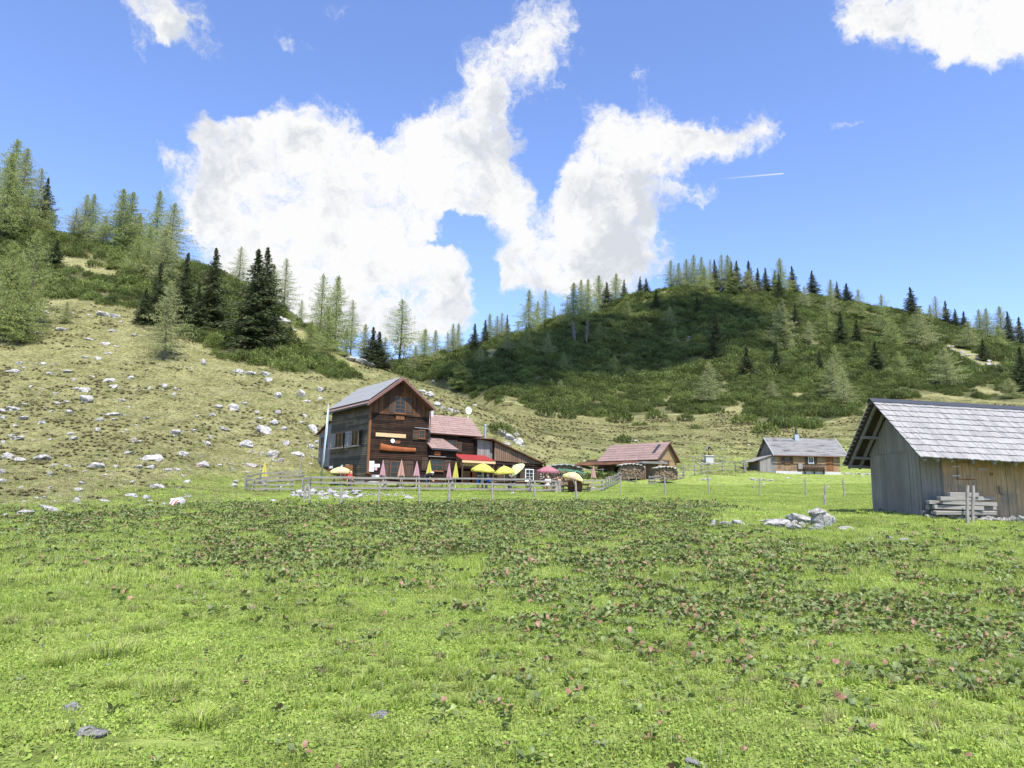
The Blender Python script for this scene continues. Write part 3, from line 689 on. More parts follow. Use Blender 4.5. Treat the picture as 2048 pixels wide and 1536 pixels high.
# ------------------------------------------------------------------ trees
GL = 'larches on the left hill'; GR = 'larches on the far hill'; GSL = 'spruces on the left hill'; GSR = 'spruces on the far hill'
T = [ # kind, px, top row, base row, width factor, label
 ('L',14,276,455,.8,'tallest larch at the left edge of the skyline'),
 ('L',32,292,470,.8,'larch right beside the tallest one at the left edge'),
 ('L',2,300,480,.8,'larch cut by the left picture edge on the skyline'),
 ('L',70,334,460,.9,'grey larch left of a dark spruce on the left skyline'),
 ('S',84,352,470,1.0,'dark spruce behind the grey larch on the left skyline'),
 ('L',50,370,480,1.0,'pale green larch low in front of the left skyline trees'),
 ('L',165,386,470,.9,'left one of a larch pair right of the skyline spruce'),
 ('L',181,385,472,.9,'right one of a larch pair right of the skyline spruce'),
 ('L',146,414,470,1.0,'short larch left of the skyline pair'),
 ('L',238,374,482,1.0,'broad larch at the middle of the left skyline'),
 ('L',256,380,484,1.0,'larch leaning against the broad one mid left skyline'),
 ('L',276,424,486,.8,'short narrow larch between the two big larch groups'),
 ('L',310,378,500,.8,'tall pointed larch, left of three above the thicket'),
 ('L',338,402,520,1.0,'round topped larch, right of the three above the thicket'),
 ('L',322,455,572,1.2,'wide pale larch below the three on the skyline'),
 ('L',292,450,560,1.0,'pale larch standing lower left of the wide one'),
 ('N',217,489,540,1.3,'small light larch beside the straw clearing on the left hill'),
 ('S',108,476,536,1.4,'small dark spruce left of the straw clearing'),
 ('L',5,478,682,.8,'leftmost larch of the near cluster at the picture edge'),
 ('L',24,500,684,.7,'larch with a pale trunk in the near cluster at left'),
 ('L',55,455,660,.8,'tallest larch of the near cluster at left'),
 ('L',34,540,690,.9,'lowest larch of the near cluster, trunk on the grass'),
 ('L',326,556,722,1.0,'solitary larch on the grassy slope with its shadow beside it'),
 ('S',285,572,650,1.3,'bushy spruce at the thicket edge left of the solitary larch'),
 ('S',312,520,650,1.0,'olive spruce behind the solitary larch on its left'),
 ('S',362,500,650,.9,'tall spruce behind the solitary larch on its right'),
 ('S',392,560,665,1.0,'short spruce between two tall ones on the left hill'),
 ('S',418,490,662,1.0,'pointed spruce midway between the solitary larch and the biggest spruce'),
 ('S',505,492,694,1.2,'biggest dark spruce on the left hill, left stem of two tops'),
 ('S',524,489,690,1.1,'right stem of the biggest two-topped dark spruce'),
 ('L',478,490,556,.9,'thin larch on the skyline left of the biggest spruce'),
 ('L',544,526,610,.8,'slim larch right behind the biggest spruce'),
 ('L',568,514,625,.8,'tall thin larch right of the biggest spruce'),
 ('L',600,598,650,.9,'small larch alone on the falling ridge'),
 ('L',637,544,690,.8,'tall larch, left one of two above the hut roof'),
 ('L',668,548,704,.8,'tall larch, right one of two above the hut roof'),
 ('L',652,610,722,.9,'pale larch in front of the two tall ones'),
 ('L',702,597,695,.8,'larch with bare lower trunk right of the tall pair'),
 ('L',728,645,708,.8,'thin sparse larch before the short dark spruces'),
 ('S',745,650,716,1.5,'short dark spruce, left of two on the ridge behind the hut'),
 ('S',756,660,718,1.5,'short dark spruce, right of two on the ridge behind the hut'),
 ('L',798,596,722,1.15,'large broad larch on the ridge right of the hut gable'),
 ('L',848,656,735,1.1,'larch right of the large broad one'),
 ('L',869,658,728,.8,'narrow larch above the lowest point of the skyline'),
 ('L',830,690,745,1.1,'low pale larch at the foot of the large broad one'),
 ('L',905,645,708,.8,'left one of two slim larches where the far hill begins'),
 ('L',916,645,706,.7,'right one of two slim larches where the far hill begins'),
 ('L',895,662,708,.7,'small thin larch where the far hill begins'),
 ('N',922,716,782,2.6,'bright yellow-green young larch in the valley mouth'),
 ('S',948,645,712,1.2,'black-green spruce at the left end of the far hill'),
 ('S',970,637,672,1.0,'small spruce behind others at the left end of the far hill'),
 ('L',979,625,672,.8,'small larch left of four at the left end of the far hill'),
 ('L',993,630,668,1.0,'second small larch at the left end of the far hill'),
 ('L',1004,623,666,1.0,'third small larch at the left end of the far hill'),
 ('S',1014,627,660,.7,'thin dark spruce at the end of the small larch row'),
 ('L',1036,640,664,.8,'tiny larch before the tall sparse one on the far hill'),
 ('L',1058,578,660,.8,'tall sparse larch with tiered branches on the far skyline'),
 ('L',1075,600,655,.7,'slim larch beside the tall tiered one'),
 ('L',1090,578,648,.8,'full larch right of the tall tiered one'),
 ('L',1108,611,640,.7,'tiny larch before the skyline rises steeply'),
 ('L',1147,563,660,.9,'tall larch over the bare white-stemmed trees'),
 ('L',1136,590,650,.9,'leaning larch left of the tall one over the bare trees'),
 ('L',1162,557,615,.7,'first slim larch right of the tall one on the skyline'),
 ('L',1176,556,608,.8,'second slim larch on the climbing skyline'),
 ('L',1198,549,602,.9,'larch standing apart in the gap of the climbing skyline'),
 ('S',1214,562,592,1.3,'squat spruce between two larches on the climbing skyline'),
 ('L',1232,545,590,1.0,'broad grey larch on the climbing skyline'),
 ('S',1248,557,584,.9,'slim spruce right of the broad grey larch'),
 ('S',1280,551,580,.9,'small spruce left of the broad dark one near the summit'),
 ('S',1292,555,592,1.3,'broad dark spruce below the summit, left side'),
 ('L',1343,518,572,1.1,'leftmost larch of the summit grove'),
 ('L',1358,524,572,.9,'second larch of the summit grove'),
 ('L',1374,516,565,.9,'third larch of the summit grove'),
 ('L',1388,507,562,.8,'fourth, pointed larch of the summit grove'),
 ('L',1404,512,560,.8,'fifth larch of the summit grove'),
 ('L',1420,517,562,.8,'sixth larch of the summit grove'),
 ('S',1430,517,562,.9,'spruce among the larches of the summit grove'),
 ('L',1445,506,566,.8,'tallest larch of the summit grove'),
 ('L',1457,507,566,.8,'last larch of the summit grove before the spruces'),
 ('L',1410,532,592,1.2,'pale larch in front of the summit grove'),
 ('S',1463,520,568,1.0,'left spruce of a pair right of the summit grove'),
 ('S',1474,519,572,1.0,'right spruce of a pair right of the summit grove'),
 ('S',1497,519,556,1.0,'dark spruce top behind the round pale larch'),
 ('L',1495,538,592,1.3,'round pale larch below the skyline right of the summit grove'),
 ('S',1516,534,575,1.0,'first of two equal spruces on the right shoulder'),
 ('S',1532,533,575,1.1,'second of two equal spruces on the right shoulder'),
 ('L',1562,514,592,.9,'tall larch on the right shoulder with a spruce beside it'),
 ('S',1550,539,572,1.0,'small spruce left of the tall shoulder larch'),
 ('S',1559,545,600,1.0,'spruce in front of the tall shoulder larch'),
 ('S',1586,530,582,1.1,'broad dark spruce right of the tall shoulder larch'),
 ('S',1626,539,588,1.2,'solitary spruce on the far skyline right of the summit'),
 ('L',1663,557,592,.8,'small larch on the falling skyline'),
 ('S',1675,561,595,1.0,'small spruce right of the small skyline larch'),
 ('S',1693,565,594,1.4,'squat spruce on the falling skyline'),
 ('N',1566,595,706,1.5,'tall narrow pale larch in the middle of the far hill'),
 ('S',1592,602,660,1.0,'dark spruce right of the tall narrow larch'),
 ('L',1663,575,632,1.1,'pale larch high on the right flank'),
 ('L',1655,610,672,1.1,'two-topped pale larch on the right flank'),
 ('S',1684,620,700,1.0,'spruce right of the two-topped larch'),
 ('L',1720,577,642,1.1,'broad pale larch above a spruce on the right flank'),
 ('S',1715,638,690,1.2,'spruce below the broad pale larch on the right flank'),
 ('L',1768,587,682,.9,'tall pale larch near the right skyline'),
 ('S',1824,572,622,1.3,'prominent dark spruce standing on the right skyline'),
 ('L',1845,612,700,1.1,'wide pale larch under the prominent skyline spruce'),
 ('L',1873,591,646,.9,'larch right of the prominent skyline spruce'),
 ('L',1862,608,650,.7,'thin larch just left of the skyline larch at right'),
 ('S',1894,599,644,1.0,'first of three spruces stepping down the right skyline'),
 ('S',1911,616,642,1.2,'second of three spruces stepping down the right skyline'),
 ('S',1928,621,644,1.4,'third of three spruces stepping down the right skyline'),
 ('L',1959,617,652,.9,'left of two small larches on the right skyline'),
 ('L',1974,615,652,1.0,'right of two small larches on the right skyline'),
 ('L',2003,610,660,1.0,'larch near the right end of the skyline'),
 ('S',2018,620,662,1.0,'spruce leaning on the larch near the right end'),
 ('S',2040,632,675,1.2,'spruce at the right end of the skyline'),
 ('S',1968,676,722,1.6,'dark spruce beside the white scree at right'),
 ('L',1895,692,776,1.2,'wide grey-green larch above the straw clearing at right'),
 ('S',2047,690,785,1.2,'tall dark spruce cut by the right picture edge'),
 ('L',2022,754,798,1.4,'young larch in the straw clearing at right'),
 ('S',1752,680,744,1.3,'broad spruce alone on the right flank above the shingled barn'),
 ('S',1495,690,758,1.4,'large spruce on the lower flank left of the narrow larch'),
 ('S',1553,684,745,1.3,'spruce at the foot of the tall narrow larch'),
 ('L',1418,720,812,1.0,'pale pyramid larch low on the far hill'),
 ('L',1675,688,792,.9,'tall pale larch behind the shingled barn gable, upper'),
 ('L',1690,738,818,1.1,'pale larch in front of it, lower one'),
 ('L',1668,712,796,.9,'thin trunked larch beside the two pale ones'),
 ('S',1427,655,722,1.0,'spruce in the cloud shadow above the pale pyramid larch'),
 ('S',1432,620,690,1.0,'upper spruce in the cloud shadow'),
 ('S',1313,577,622,1.0,'spruce at the upper edge of the cloud shadow'),
 ('L',1229,708,752,1.1,'small pale larch low on the left of the far hill'),
 ('L',1127,702,748,1.1,'small shaded larch low on the left of the far hill'),
 ('N',1121,757,786,2.4,'little larch at the foot of the far hill'),
 ('N',1295,640,680,2.2,'little larch alone in the cloud shadow'),
 ('L',1096,665,720,1.1,'shaded larch below the tiered skyline larch'),
 ('L',1053,650,708,.9,'shaded larch on the left flank of the far hill'),
 ('S',1090,640,668,1.0,'small spruce within the trees of the left flank'),
 ('L',770,672,722,1.0,'small larch left of the large broad one on the ridge'),
 ('L',1200,640,690,1.1,'shaded pale larch left of the cloud shadow centre'),
 ('L',1350,655,700,1.0,'faint larch in the middle of the cloud shadow'),
 ('L',1255,600,640,1.0,'larch below the squat spruce on the upper left flank'),
 ('L',1340,612,655,1.2,'round larch under the summit grove, left'),
 ('L',1545,760,800,1.2,'small larch near the foot of the far hill above the cabin'),
 ('L',1620,640,690,1.1,'grey-green larch between the narrow and the two-topped larch'),
 ('L',1790,640,700,1.1,'pale larch below the tall one near the right skyline'),
 ('L',1940,640,700,1.2,'pale larch beneath the two small ones on the right skyline'),
 ('L',2000,650,700,1.3,'pale larch under the right end of the skyline'),
 ('L',1800,700,760,1.1,'larch on the right flank right of the broad spruce'),
 ('L',1610,570,620,1.0,'larch below the broad shoulder spruce'),
 ('S',1640,700,745,1.2,'lone spruce left of the tall pale larch behind the barn'),
 ('L',960,690,735,1.0,'small shaded larch at the far left foot of the hill'),
 ('L',1015,660,712,1.0,'larch in the thicket under the small larch row'),
 ('S',1395,590,630,1.1,'spruce under the summit grove'),
 ('L',100,420,480,1.1,'pale larch right of the dark skyline spruce at left'),
 ('L',205,430,490,1.1,'low larch between the skyline pair and the broad larch'),
 ('L',270,470,560,1.1,'larch below the broad larch mid left'),
 ('L',130,600,648,.9,'little larch at the upper edge of the stony slope'),
 ('L',580,620,672,1.1,'small larch above the ridge rocks'),
 ('L',620,640,700,1.2,'low pale larch on the ridge left of the tall pair'),
 ('L',690,655,715,1.2,'bushy pale larch at the foot of the tall pair'),
]
for k_, (kd, px, tp, bs, wd, lb) in enumerate(T):
    near = px < 925
    tree(kd, px, tp, bs, lb, {'L': GL if near else GR, 'N': GL if near else GR, 'S': GSL if near else GSR}[kd], wd)
# bare white-stemmed deciduous clump in the far hill's shadow
def bare_tree(px, top, base, label):
    p = hit(px, base); h = zat(p.x, p.y, top) - p.z
    mb = MB(); tw = MB()
    for s_ in range(3):
        x, y = random.uniform(-.6, .6), random.uniform(-.4, .4); a = random.uniform(-.15, .15)
        mb.tube([(x, y, -.2), (x+a*h*.3, y, h*.35), (x+a*h*.7, y, h*.75), (x+a*h, y, h*.98)], [.16, .12, .07, .02], 6)
        for k in range(26):
            z = random.uniform(.25, .95); an = random.uniform(0, 6.28); L = h*.32*(1.1-z)
            b = Vector((x+a*h*z, y, h*z)); e = b + Vector((math.cos(an)*L*.6, math.sin(an)*L*.6, L*.9))
            tw.tube([b, b.lerp(e, .5)+Vector((0, 0, -.1)), e], [.04, .025, .01], 3)
    root = empty('bare_tree', p, 0, label, 'tree', 'bare deciduous trees')
    mb.build('trunk', M_PALEBARK, root); tw.build('branch', M_PALEBARK, root)
bare_tree(1150, 640, 688, 'bare white-stemmed tree on the shaded hill, left of two')
bare_tree(1172, 640, 690, 'bare white-stemmed tree on the shaded hill, right of two')
bare_tree(1262, 738, 760, 'small leafless grey bush-like tree near the foot of the far hill')
# ------------------------------------------------------------------ the passing cloud that shades the far hill
def cloud_shadow():
    pts = [hit(px, row) for px, row in ((905,725),(940,700),(1060,690),(1180,640),(1300,615),(1430,605),(1530,630),(1500,690),(1350,735),(1180,755),(1060,775),(960,790),(900,765))]
    pts = [p for p in pts if p is not None]
    poly = [p + S*((900 - p.z)/S.z) for p in pts]
    c = sum(poly, Vector())/len(poly)
    bm = bmesh.new(); n = 60; prev = None
    mb = MB()
    ang = []
    # lumpy pads laid over the outline
    rs = random.Random(4); k = 0
    P2 = [(p.x, p.y) for p in poly]
    xs = [p[0] for p in P2]; ys = [p[1] for p in P2]
    spots = []
    while len(spots) < 190:
        x = rs.uniform(min(xs)-8, max(xs)+8); y = rs.uniform(min(ys)-8, max(ys)+8)
        if bool(inpoly(np.array([x]), np.array([y]), P2)[0]): spots.append((x, y))
    bm2 = bmesh.new()
    for x, y in spots:
        r = rs.uniform(5, 14)
        mt = Matrix.Translation((x, y, 900 + rs.uniform(0, 6))) @ Matrix.Diagonal((r, r, r*.55, 1))
        bmesh.ops.create_icosphere(bm2, subdivisions=2, radius=1, matrix=mt)
    me = bpy.data.meshes.new('cloud'); bm2.to_mesh(me); bm2.free()
    me.polygons.foreach_set('use_smooth', [True]*len(me.polygons))
    m, N, b = newmat('cloud_vapour', 1, 0); b.inputs['Base Color'].default_value = (.9, .9, .92, 1)
    tr = N.n('ShaderNodeBsdfTransparent'); mx = N.n('ShaderNodeMixShader', ins={0: .38, 1: tr.outputs[0], 2: b.outputs[0]})
    m.node_tree.links.new(mx.outputs[0], m.node_tree.nodes['Material Output'].inputs[0])
    me.materials.append(m)
    o = bpy.data.objects.new('cloud', me); COL.objects.link(o)
    tag(o, 'white cumulus cloud drifting high over the valley', None, None, 'structure')
cloud_shadow()
# ------------------------------------------------------------------ meadow cover
M_GRASS = leafmat('grass_blades', (.22, .31, .045), (.42, .50, .12), (.50, .50, .25), .10, .5)
M_CLOVER = leafmat('clover', (.17, .26, .04), (.32, .42, .085), (.42, .45, .15), .08, .4)
M_STRAW = leafmat('dry_grass', (.19, .18, .075), (.42, .385, .20), (.21, .24, .075), .28, .35)
M_DOCK = leafmat('dock_leaf', (.07, .105, .028), (.22, .28, .085), (.24, .13, .085), .15, .25, rough=.5, spec=.35)
M_YEL = plain('yellow_petals', (.75, .6, .05), .6)
def blades(n, size, h0, h1, w, bend=.5, clump=None):
    if clump is None: x = rng.uniform(-size/2, size/2, n); y = rng.uniform(-size/2, size/2, n)
    else:
        k = rng.integers(0, clump, n); cx = rng.uniform(-size/2, size/2, clump); cy = rng.uniform(-size/2, size/2, clump)
        x = cx[k] + rng.normal(0, size*.022, n); y = cy[k] + rng.normal(0, size*.022, n)
    a = rng.uniform(0, 6.283, n); L = rng.uniform(h0, h1, n); ww = w*rng.uniform(.6, 1.3, n)
    lean = rng.uniform(.1, bend, n); d = np.stack([np.cos(a), np.sin(a), 0*a], 1); s = np.stack([-np.sin(a), np.cos(a), 0*a], 1)
    p0 = np.stack([x, y, np.full(n, -.01)], 1); up = np.array([0, 0, 1.0])
    p1 = p0 + (up*.6 + d*lean[:, None]*.35)*L[:, None]; p2 = p0 + (up*(1-lean[:, None]*.35) + d*lean[:, None]*1.1)*L[:, None]
    W = (s*ww[:, None]/2)
    V = np.stack([p0-W, p0+W, p1+W*.8, p1-W*.8, p2+W*.12, p2-W*.12], 1).reshape(-1, 3)
    b = np.arange(n)[:, None]*6
    F = np.concatenate([b+np.array([[0, 1, 2, 3]]), b+np.array([[3, 2, 4, 5]])])
    return V, F
def discs(n, size, r0, r1, zmax):
    c = np.stack([rng.uniform(-size/2, size/2, n), rng.uniform(-size/2, size/2, n), rng.uniform(.005, zmax, n)], 1)
    nr = rng.normal(size=(n, 3))*.4 + np.array([0, 0, 1.0]); nr /= np.linalg.norm(nr, axis=1, keepdims=True)
    a = np.cross(nr, rnd_unit(n)); a /= np.linalg.norm(a, axis=1, keepdims=True); b = np.cross(nr, a)
    r = rng.uniform(r0, r1, n)[:, None]; k = .7
    V = np.stack([c+a*r, c+(a+b)*r*k, c+b*r, c+(b-a)*r*k, c-a*r, c-(a+b)*r*k, c-b*r, c+(a-b)*r*k], 1).reshape(-1, 3)
    i = np.arange(n)[:, None]*8
    F = np.concatenate([i+np.array([[0, 1, 2, 3]]), i+np.array([[0, 3, 4, 7]]), i+np.array([[4, 5, 6, 7]])])
    return V, F
def joinm(name, parts):
    Vs, Fs, mi = [], [], []; o = 0; mats = []
    for (V, F, m) in parts:
        if m not in mats: mats.append(m)
        Vs.append(V); Fs.append(F+o); mi += [mats.index(m)]*len(F); o += len(V)
    me = npmesh(name, np.concatenate(Vs), np.concatenate(Fs), mats)
    me.polygons.foreach_set('material_index', mi); return me
NEARG = [proto('near_turf', joinm('near_turf', [(*blades(2100, 1.15, .025, .07, .005, .8), M_GRASS), (*discs(1500, 1.15, .005, .013, .035), M_CLOVER), (*blades(150, 1.15, .07, .14, .005, .7, 7), M_GRASS)])) for _ in range(4)]
NEARG += [proto('near_turf_long', joinm('near_turf_long', [(*blades(2300, 1.15, .03, .11, .006, .8, 40), M_GRASS), (*discs(900, 1.15, .006, .014, .035), M_CLOVER), (*blades(220, 1.15, .03, .10, .005, .9, 5), M_STRAW)])) for _ in range(2)]
MIDG = [proto('mid_turf', joinm('mid_turf', [(*blades(2600, 2.2, .04, .11, .011, .8), M_GRASS), (*discs(1200, 2.2, .01, .02, .04), M_CLOVER), (*blades(700, 2.2, .09, .19, .011, .7, 26), M_GRASS), (*blades(60, 2.2, .05, .12, .01, .9, 6), M_STRAW)])) for _ in range(4)]
FARG = [proto('far_turf', joinm('far_turf', [(*blades(2600, 3.4, .05, .12, .02, .8), M_GRASS), (*discs(900, 3.4, .015, .035, .05), M_CLOVER), (*blades(100, 3.4, .06, .14, .02, .9, 10), M_STRAW)])) for _ in range(3)]
DRYG = [proto('dry_turf', joinm('dry_turf', [(*blades(900, 3.6, .04, .14, .025, .9, 70), M_STRAW), (*blades(1300, 3.6, .03, .09, .022, .9), M_STRAW), (*blades(320, 3.6, .04, .12, .022, .9, 14), M_GRASS)])) for _ in range(3)]
def normal_rot(X, Y, e=.6):
    gx = (ground(X+e, Y)-ground(X-e, Y))/(2*e); gy = (ground(X, Y+e)-ground(X, Y-e))/(2*e)
    return gx, gy
def lay(y0, y1, step, umax=.86):
    xs, ys = [], []
    y = y0
    while y < y1:
        hw = umax*(y+step) + .6; x = np.arange(-hw, hw, step); xs.append(x); ys.append(np.full(len(x), y)); y += step
    X = np.concatenate(xs); Y = np.concatenate(ys)
    return X + rng.uniform(-.15, .15, len(X))*step, Y + rng.uniform(-.15, .15, len(X))*step
def place(name, protos, X, Y, sc, label, pid=None, dz=0.0, yaw=None):
    gx, gy = normal_rot(X, Y); n = len(X)
    yaw = rng.integers(0, 4, n)*math.pi/2 if yaw is None else yaw
    # euler XYZ: yaw last; tilt expressed in the yawed frame
    gxl = gx*np.cos(yaw) + gy*np.sin(yaw); gyl = -gx*np.sin(yaw) + gy*np.cos(yaw)
    rot = np.stack([np.arctan(gyl), -np.arctan(gxl), yaw], 1)
    if pid is None: pid = rng.integers(0, len(protos), n)
    print(name, n)
    return scatter(name, protos, np.stack([X, Y, ground(X, Y)+dz], 1), rot, sc, pid, label)
def patchvar(mat, sc, lo, hi, tint, amt):
    N = NT(mat.node_tree); b = mat.node_tree.nodes['Principled BSDF']; src = b.inputs['Base Color'].links[0].from_socket
    p = N.n('ShaderNodeNewGeometry').outputs['Position']
    k = N.n('ShaderNodeMapRange', ins={0: N.noise(p, sc, 6, .65), 1: .36, 2: .64, 3: lo, 4: hi}).outputs[0]
    t = N.n('ShaderNodeMapRange', ins={0: N.noise(p, sc*2.3, 5, .7), 1: .52, 2: .68, 4: amt}).outputs[0]
    c = N.mix(t, N.n('ShaderNodeVectorMath', operation='SCALE', ins={0: src, 'Scale': k}).outputs[0], c4(tint))
    mat.node_tree.links.new(c, b.inputs['Base Color'])
    for n_ in mat.node_tree.nodes:
        if n_.type == 'BSDF_TRANSLUCENT': mat.node_tree.links.new(c, n_.inputs[0])
patchvar(M_GRASS, .45, .84, 1.3, (.42, .40, .17), .55); patchvar(M_CLOVER, .45, .84, 1.3, (.36, .36, .13), .4); patchvar(M_DOCK, .8, .8, 1.3, (.22, .18, .085), .32); patchvar(M_STRAW, .5, .65, 1.2, (.20, .23, .07), .6)
X, Y = lay(2.6, 13.5, 1.0); _k = fbm(X/3.5, Y/3.5, 51) > .56
place('grass', NEARG, X, Y, rng.uniform(.92, 1.15, len(X)), 'short bright green grass and clover in the foreground', pid=np.where(_k, rng.integers(4, 6, len(X)), rng.integers(0, 4, len(X))))
X, Y = lay(13.5, 30, 1.9, .82)
place('grass', MIDG, X, Y, rng.uniform(.95, 1.15, len(X)), 'bright green meadow grass in the middle of the pasture')
X, Y = lay(30, 76, 2.9, .8); dd = np.interp(projv(X, Y, ground(X, Y))[1], [900, 2000], [1, 0])
px, py = projv(X, Y, ground(X, Y))
_e = np.interp(px, [0, 200, 350, 480, 600, 700, 1000, 1100, 1200, 1350, 1500, 1700, 2048], [1010, 1005, 985, 960, 950, 945, 940, 940, 915, 920, 915, 905, 930])
g = py > _e + (fbm(X/5, Y/5, 21)-.5)*60
place('grass', FARG, X[g], Y[g], rng.uniform(.9, 1.2, g.sum()), 'lush green grass of the far pasture around the huts')
X, Y = lay(42, 215, 3.1, .8); px, py = projv(X, Y, ground(X, Y))
_e = np.interp(px, [0, 200, 350, 480, 600, 700, 1000, 1100, 1200, 1350, 1500, 1700, 2048], [1010, 1005, 985, 960, 950, 945, 940, 940, 915, 920, 915, 905, 930])
bl, br = _bounds(px)
g = (py < _e + 28 + (fbm(X/5, Y/5, 21)-.5)*60) & ((py > np.where((px < 1010) & (Y < 130), np.where(px < 716, bl, 690), br)) | (Y > 130) & (py > br-8))
place('dry_grass', DRYG, X[g], Y[g], rng.uniform(.9, 1.2, g.sum()), 'straw coloured short mountain grass on the slopes')

M_HEATH = leafmat('heath_tufts', (.12, .11, .05), (.24, .20, .10), (.18, .19, .07), .3, .15)
HEATH = [proto('heath', joinm('heath', [(*blades(260, .9, .08, .26, .03, 1.0, 3), M_HEATH)])) for _ in range(3)]
n = 16000; Y = rng.uniform(46, 175, n); X = rng.uniform(-.8, .8, n)*Y; px, py = projv(X, Y, ground(X, Y)); bl, br = _bounds(px)
_e = np.interp(px, [0, 200, 350, 480, 600, 700, 1000, 1100, 1200, 1350, 1500, 1700, 2048], [1010, 1005, 985, 960, 950, 945, 940, 940, 915, 920, 915, 905, 930])
ok = (py < _e-6) & (((px < 1010) & (Y < 130) & (py > np.where(px < 716, bl, 690))) | ((Y > 90) & (px >= 1000) & (py > br-4))) & (rng.random(n) < np.clip((fbm(X/6, Y/6, 83)-.38)*3.2, .03, .75))
X, Y = X[ok], Y[ok]; s = rng.uniform(.5, 1.5, len(X))*np.interp(Y, [50, 150], [.8, 1.4])
place('heath_tufts', HEATH, X, Y, np.stack([s*1.5, s, s*.8], 1), 'low dark brown heath tufts dotting the straw slopes', yaw=rng.uniform(-.4, .4, len(X)))
# dock plants -------------------------------------------------------
def dock_mesh(nm, nl, L0, L1, up):
    Vs, Fs = [], []
    for i in range(nl):
        a = random.uniform(0, 6.283); L = random.uniform(L0, L1); W = L*random.uniform(.42, .6)
        el = random.uniform(*up); b0 = random.uniform(.02, .06)
        d = Vector((math.cos(a), math.sin(a), 0)); s = Vector((-math.sin(a), math.cos(a), 0))
        roll = random.uniform(-.8, .8); s = (s*math.cos(roll) + Vector((0, 0, 1))*math.sin(roll))
        base = d*random.uniform(.0, .07) + Vector((0, 0, b0))
        o = len(Vs); prof = [.12, .8, 1.0, .85, .5, .06]
        for k, w in enumerate(prof):
            t = k/5; e = el - t*t*1.1
            c = base + d*(L*t*math.cos(el)) + Vector((0, 0, L*(math.sin(el)*t - .35*t*t)))
            fold = .16*W*w
            Vs += [c - s*W*w/2 + Vector((0, 0, fold+random.uniform(-.004, .004))), c, c + s*W*w/2 + Vector((0, 0, fold+random.uniform(-.004, .004)))]
        for k in range(5):
            q = o+k*3
            Fs += [(q, q+1, q+4, q+3), (q+1, q+2, q+5, q+4)]
    return npmesh(nm, np.array([tuple(v) for v in Vs]), np.array(Fs), M_DOCK, True)
DOCK = [proto('dock', dock_mesh('dock', 7, .07, .13, (.25, 1.1))), proto('dock', dock_mesh('dock', 5, .06, .12, (.2, .9))), proto('dock', dock_mesh('dock', 9, .07, .15, (.3, 1.2))), proto('dock', dock_mesh('dock', 4, .05, .09, (.1, .8)))]
def dock_density(px, py, X, Y):
    A = [(330,1120),(470,1045),(640,1012),(1000,1006),(1420,1002),(1480,1040),(1500,1085),(1700,1104),(2060,1108),(2100,1340),(1700,1320),(1350,1290),(1180,1290),(1050,1230),(900,1150),(620,1150)]
    B = [(-50,1130),(330,1090),(620,1130),(900,1160),(1080,1290),(1350,1350),(1600,1400),(2100,1490),(2100,1330),(1300,1250),(800,1110)]
    P = [(0,1030),(220,1022),(430,1012),(620,1008),(640,1020),(330,1048),(330,1058),(100,1080),(0,1088)]
    d = np.where(inpoly(px, py, A), 1.0, 0.0); d = np.maximum(d, np.where(inpoly(px, py, B), .5, 0)); d = np.maximum(d, np.where(inpoly(px, py, P), .75, 0))
    d = np.maximum(d, np.interp(px, [-100, 500, 900, 2100], [.03, .08, .18, .26])*(py > 1140))
    barn = (py < 1105) & (py > 1045) & (px > 1500); d = np.maximum(d, np.where(barn, .12, 0))
    d = d*np.clip((py-998)/26, .12, 1)*(py > 996)*np.where(inpoly(px, py, [(1400,1015),(1700,1015),(1830,1085),(1500,1080),(1390,1062)]), 0, 1)
    return d
n = 150000
Y = np.sqrt(rng.uniform(3.5**2, 48**2, n)); X = rng.uniform(-.8, .8, n)*Y
keep = rng.random(n) < np.where(Y < 20, 1, np.interp(Y, [20, 48], [.75, .45]))
X, Y = X[keep], Y[keep]; Z = ground(X, Y); px, py = projv(X, Y, Z)
px = px + rng.normal(0, 34, len(X)); py = py + rng.normal(0, 1, len(X))*np.interp(Y, [6, 40], [34, 6])
den = dock_density(px + (fbm(X/2, Y/2, 71)-.5)*200, py + (fbm(X/2+50, Y/2, 72)-.5)*np.interp(Y, [4, 45], [120, 16]), X, Y)
cl = fbm(X/.9, Y/.9, 73)
ok = rng.random(len(X)) < np.clip(den*.95*np.clip((cl-.31)*4.0, .0, 1.0), 0, 1)
X, Y, Z = X[ok], Y[ok], Z[ok]; m = len(X); print('dock', m)
s = rng.uniform(.5, 1.2, m)*np.interp(Y, [4, 9, 20, 48], [.62, .82, 1.0, 1.4])
scatter('dock_plants', DOCK, np.stack([X, Y, Z+np.interp(Y, [8, 40], [.015, .06])], 1), np.stack([rng.normal(0, .1, m), rng.normal(0, .1, m), rng.uniform(0, 6.28, m)], 1), s, rng.integers(0, 4, m), 'broad dark green and reddish dock leaves covering the pasture')
# yellow dots of tiny flowers
fv = []
n = 260; Y = np.sqrt(rng.uniform(4**2, 14**2, n)); X = rng.uniform(-.3, .75, n)*Y
FL = [proto('flower', joinm('flower', [(*discs(5, .035, .005, .008, .015), M_YEL)]))]
scatter('yellow_flowers', FL, np.stack([X, Y, ground(X, Y)+.06], 1), np.zeros((n, 3)), np.ones(n), np.zeros(n), 'tiny yellow meadow flowers')
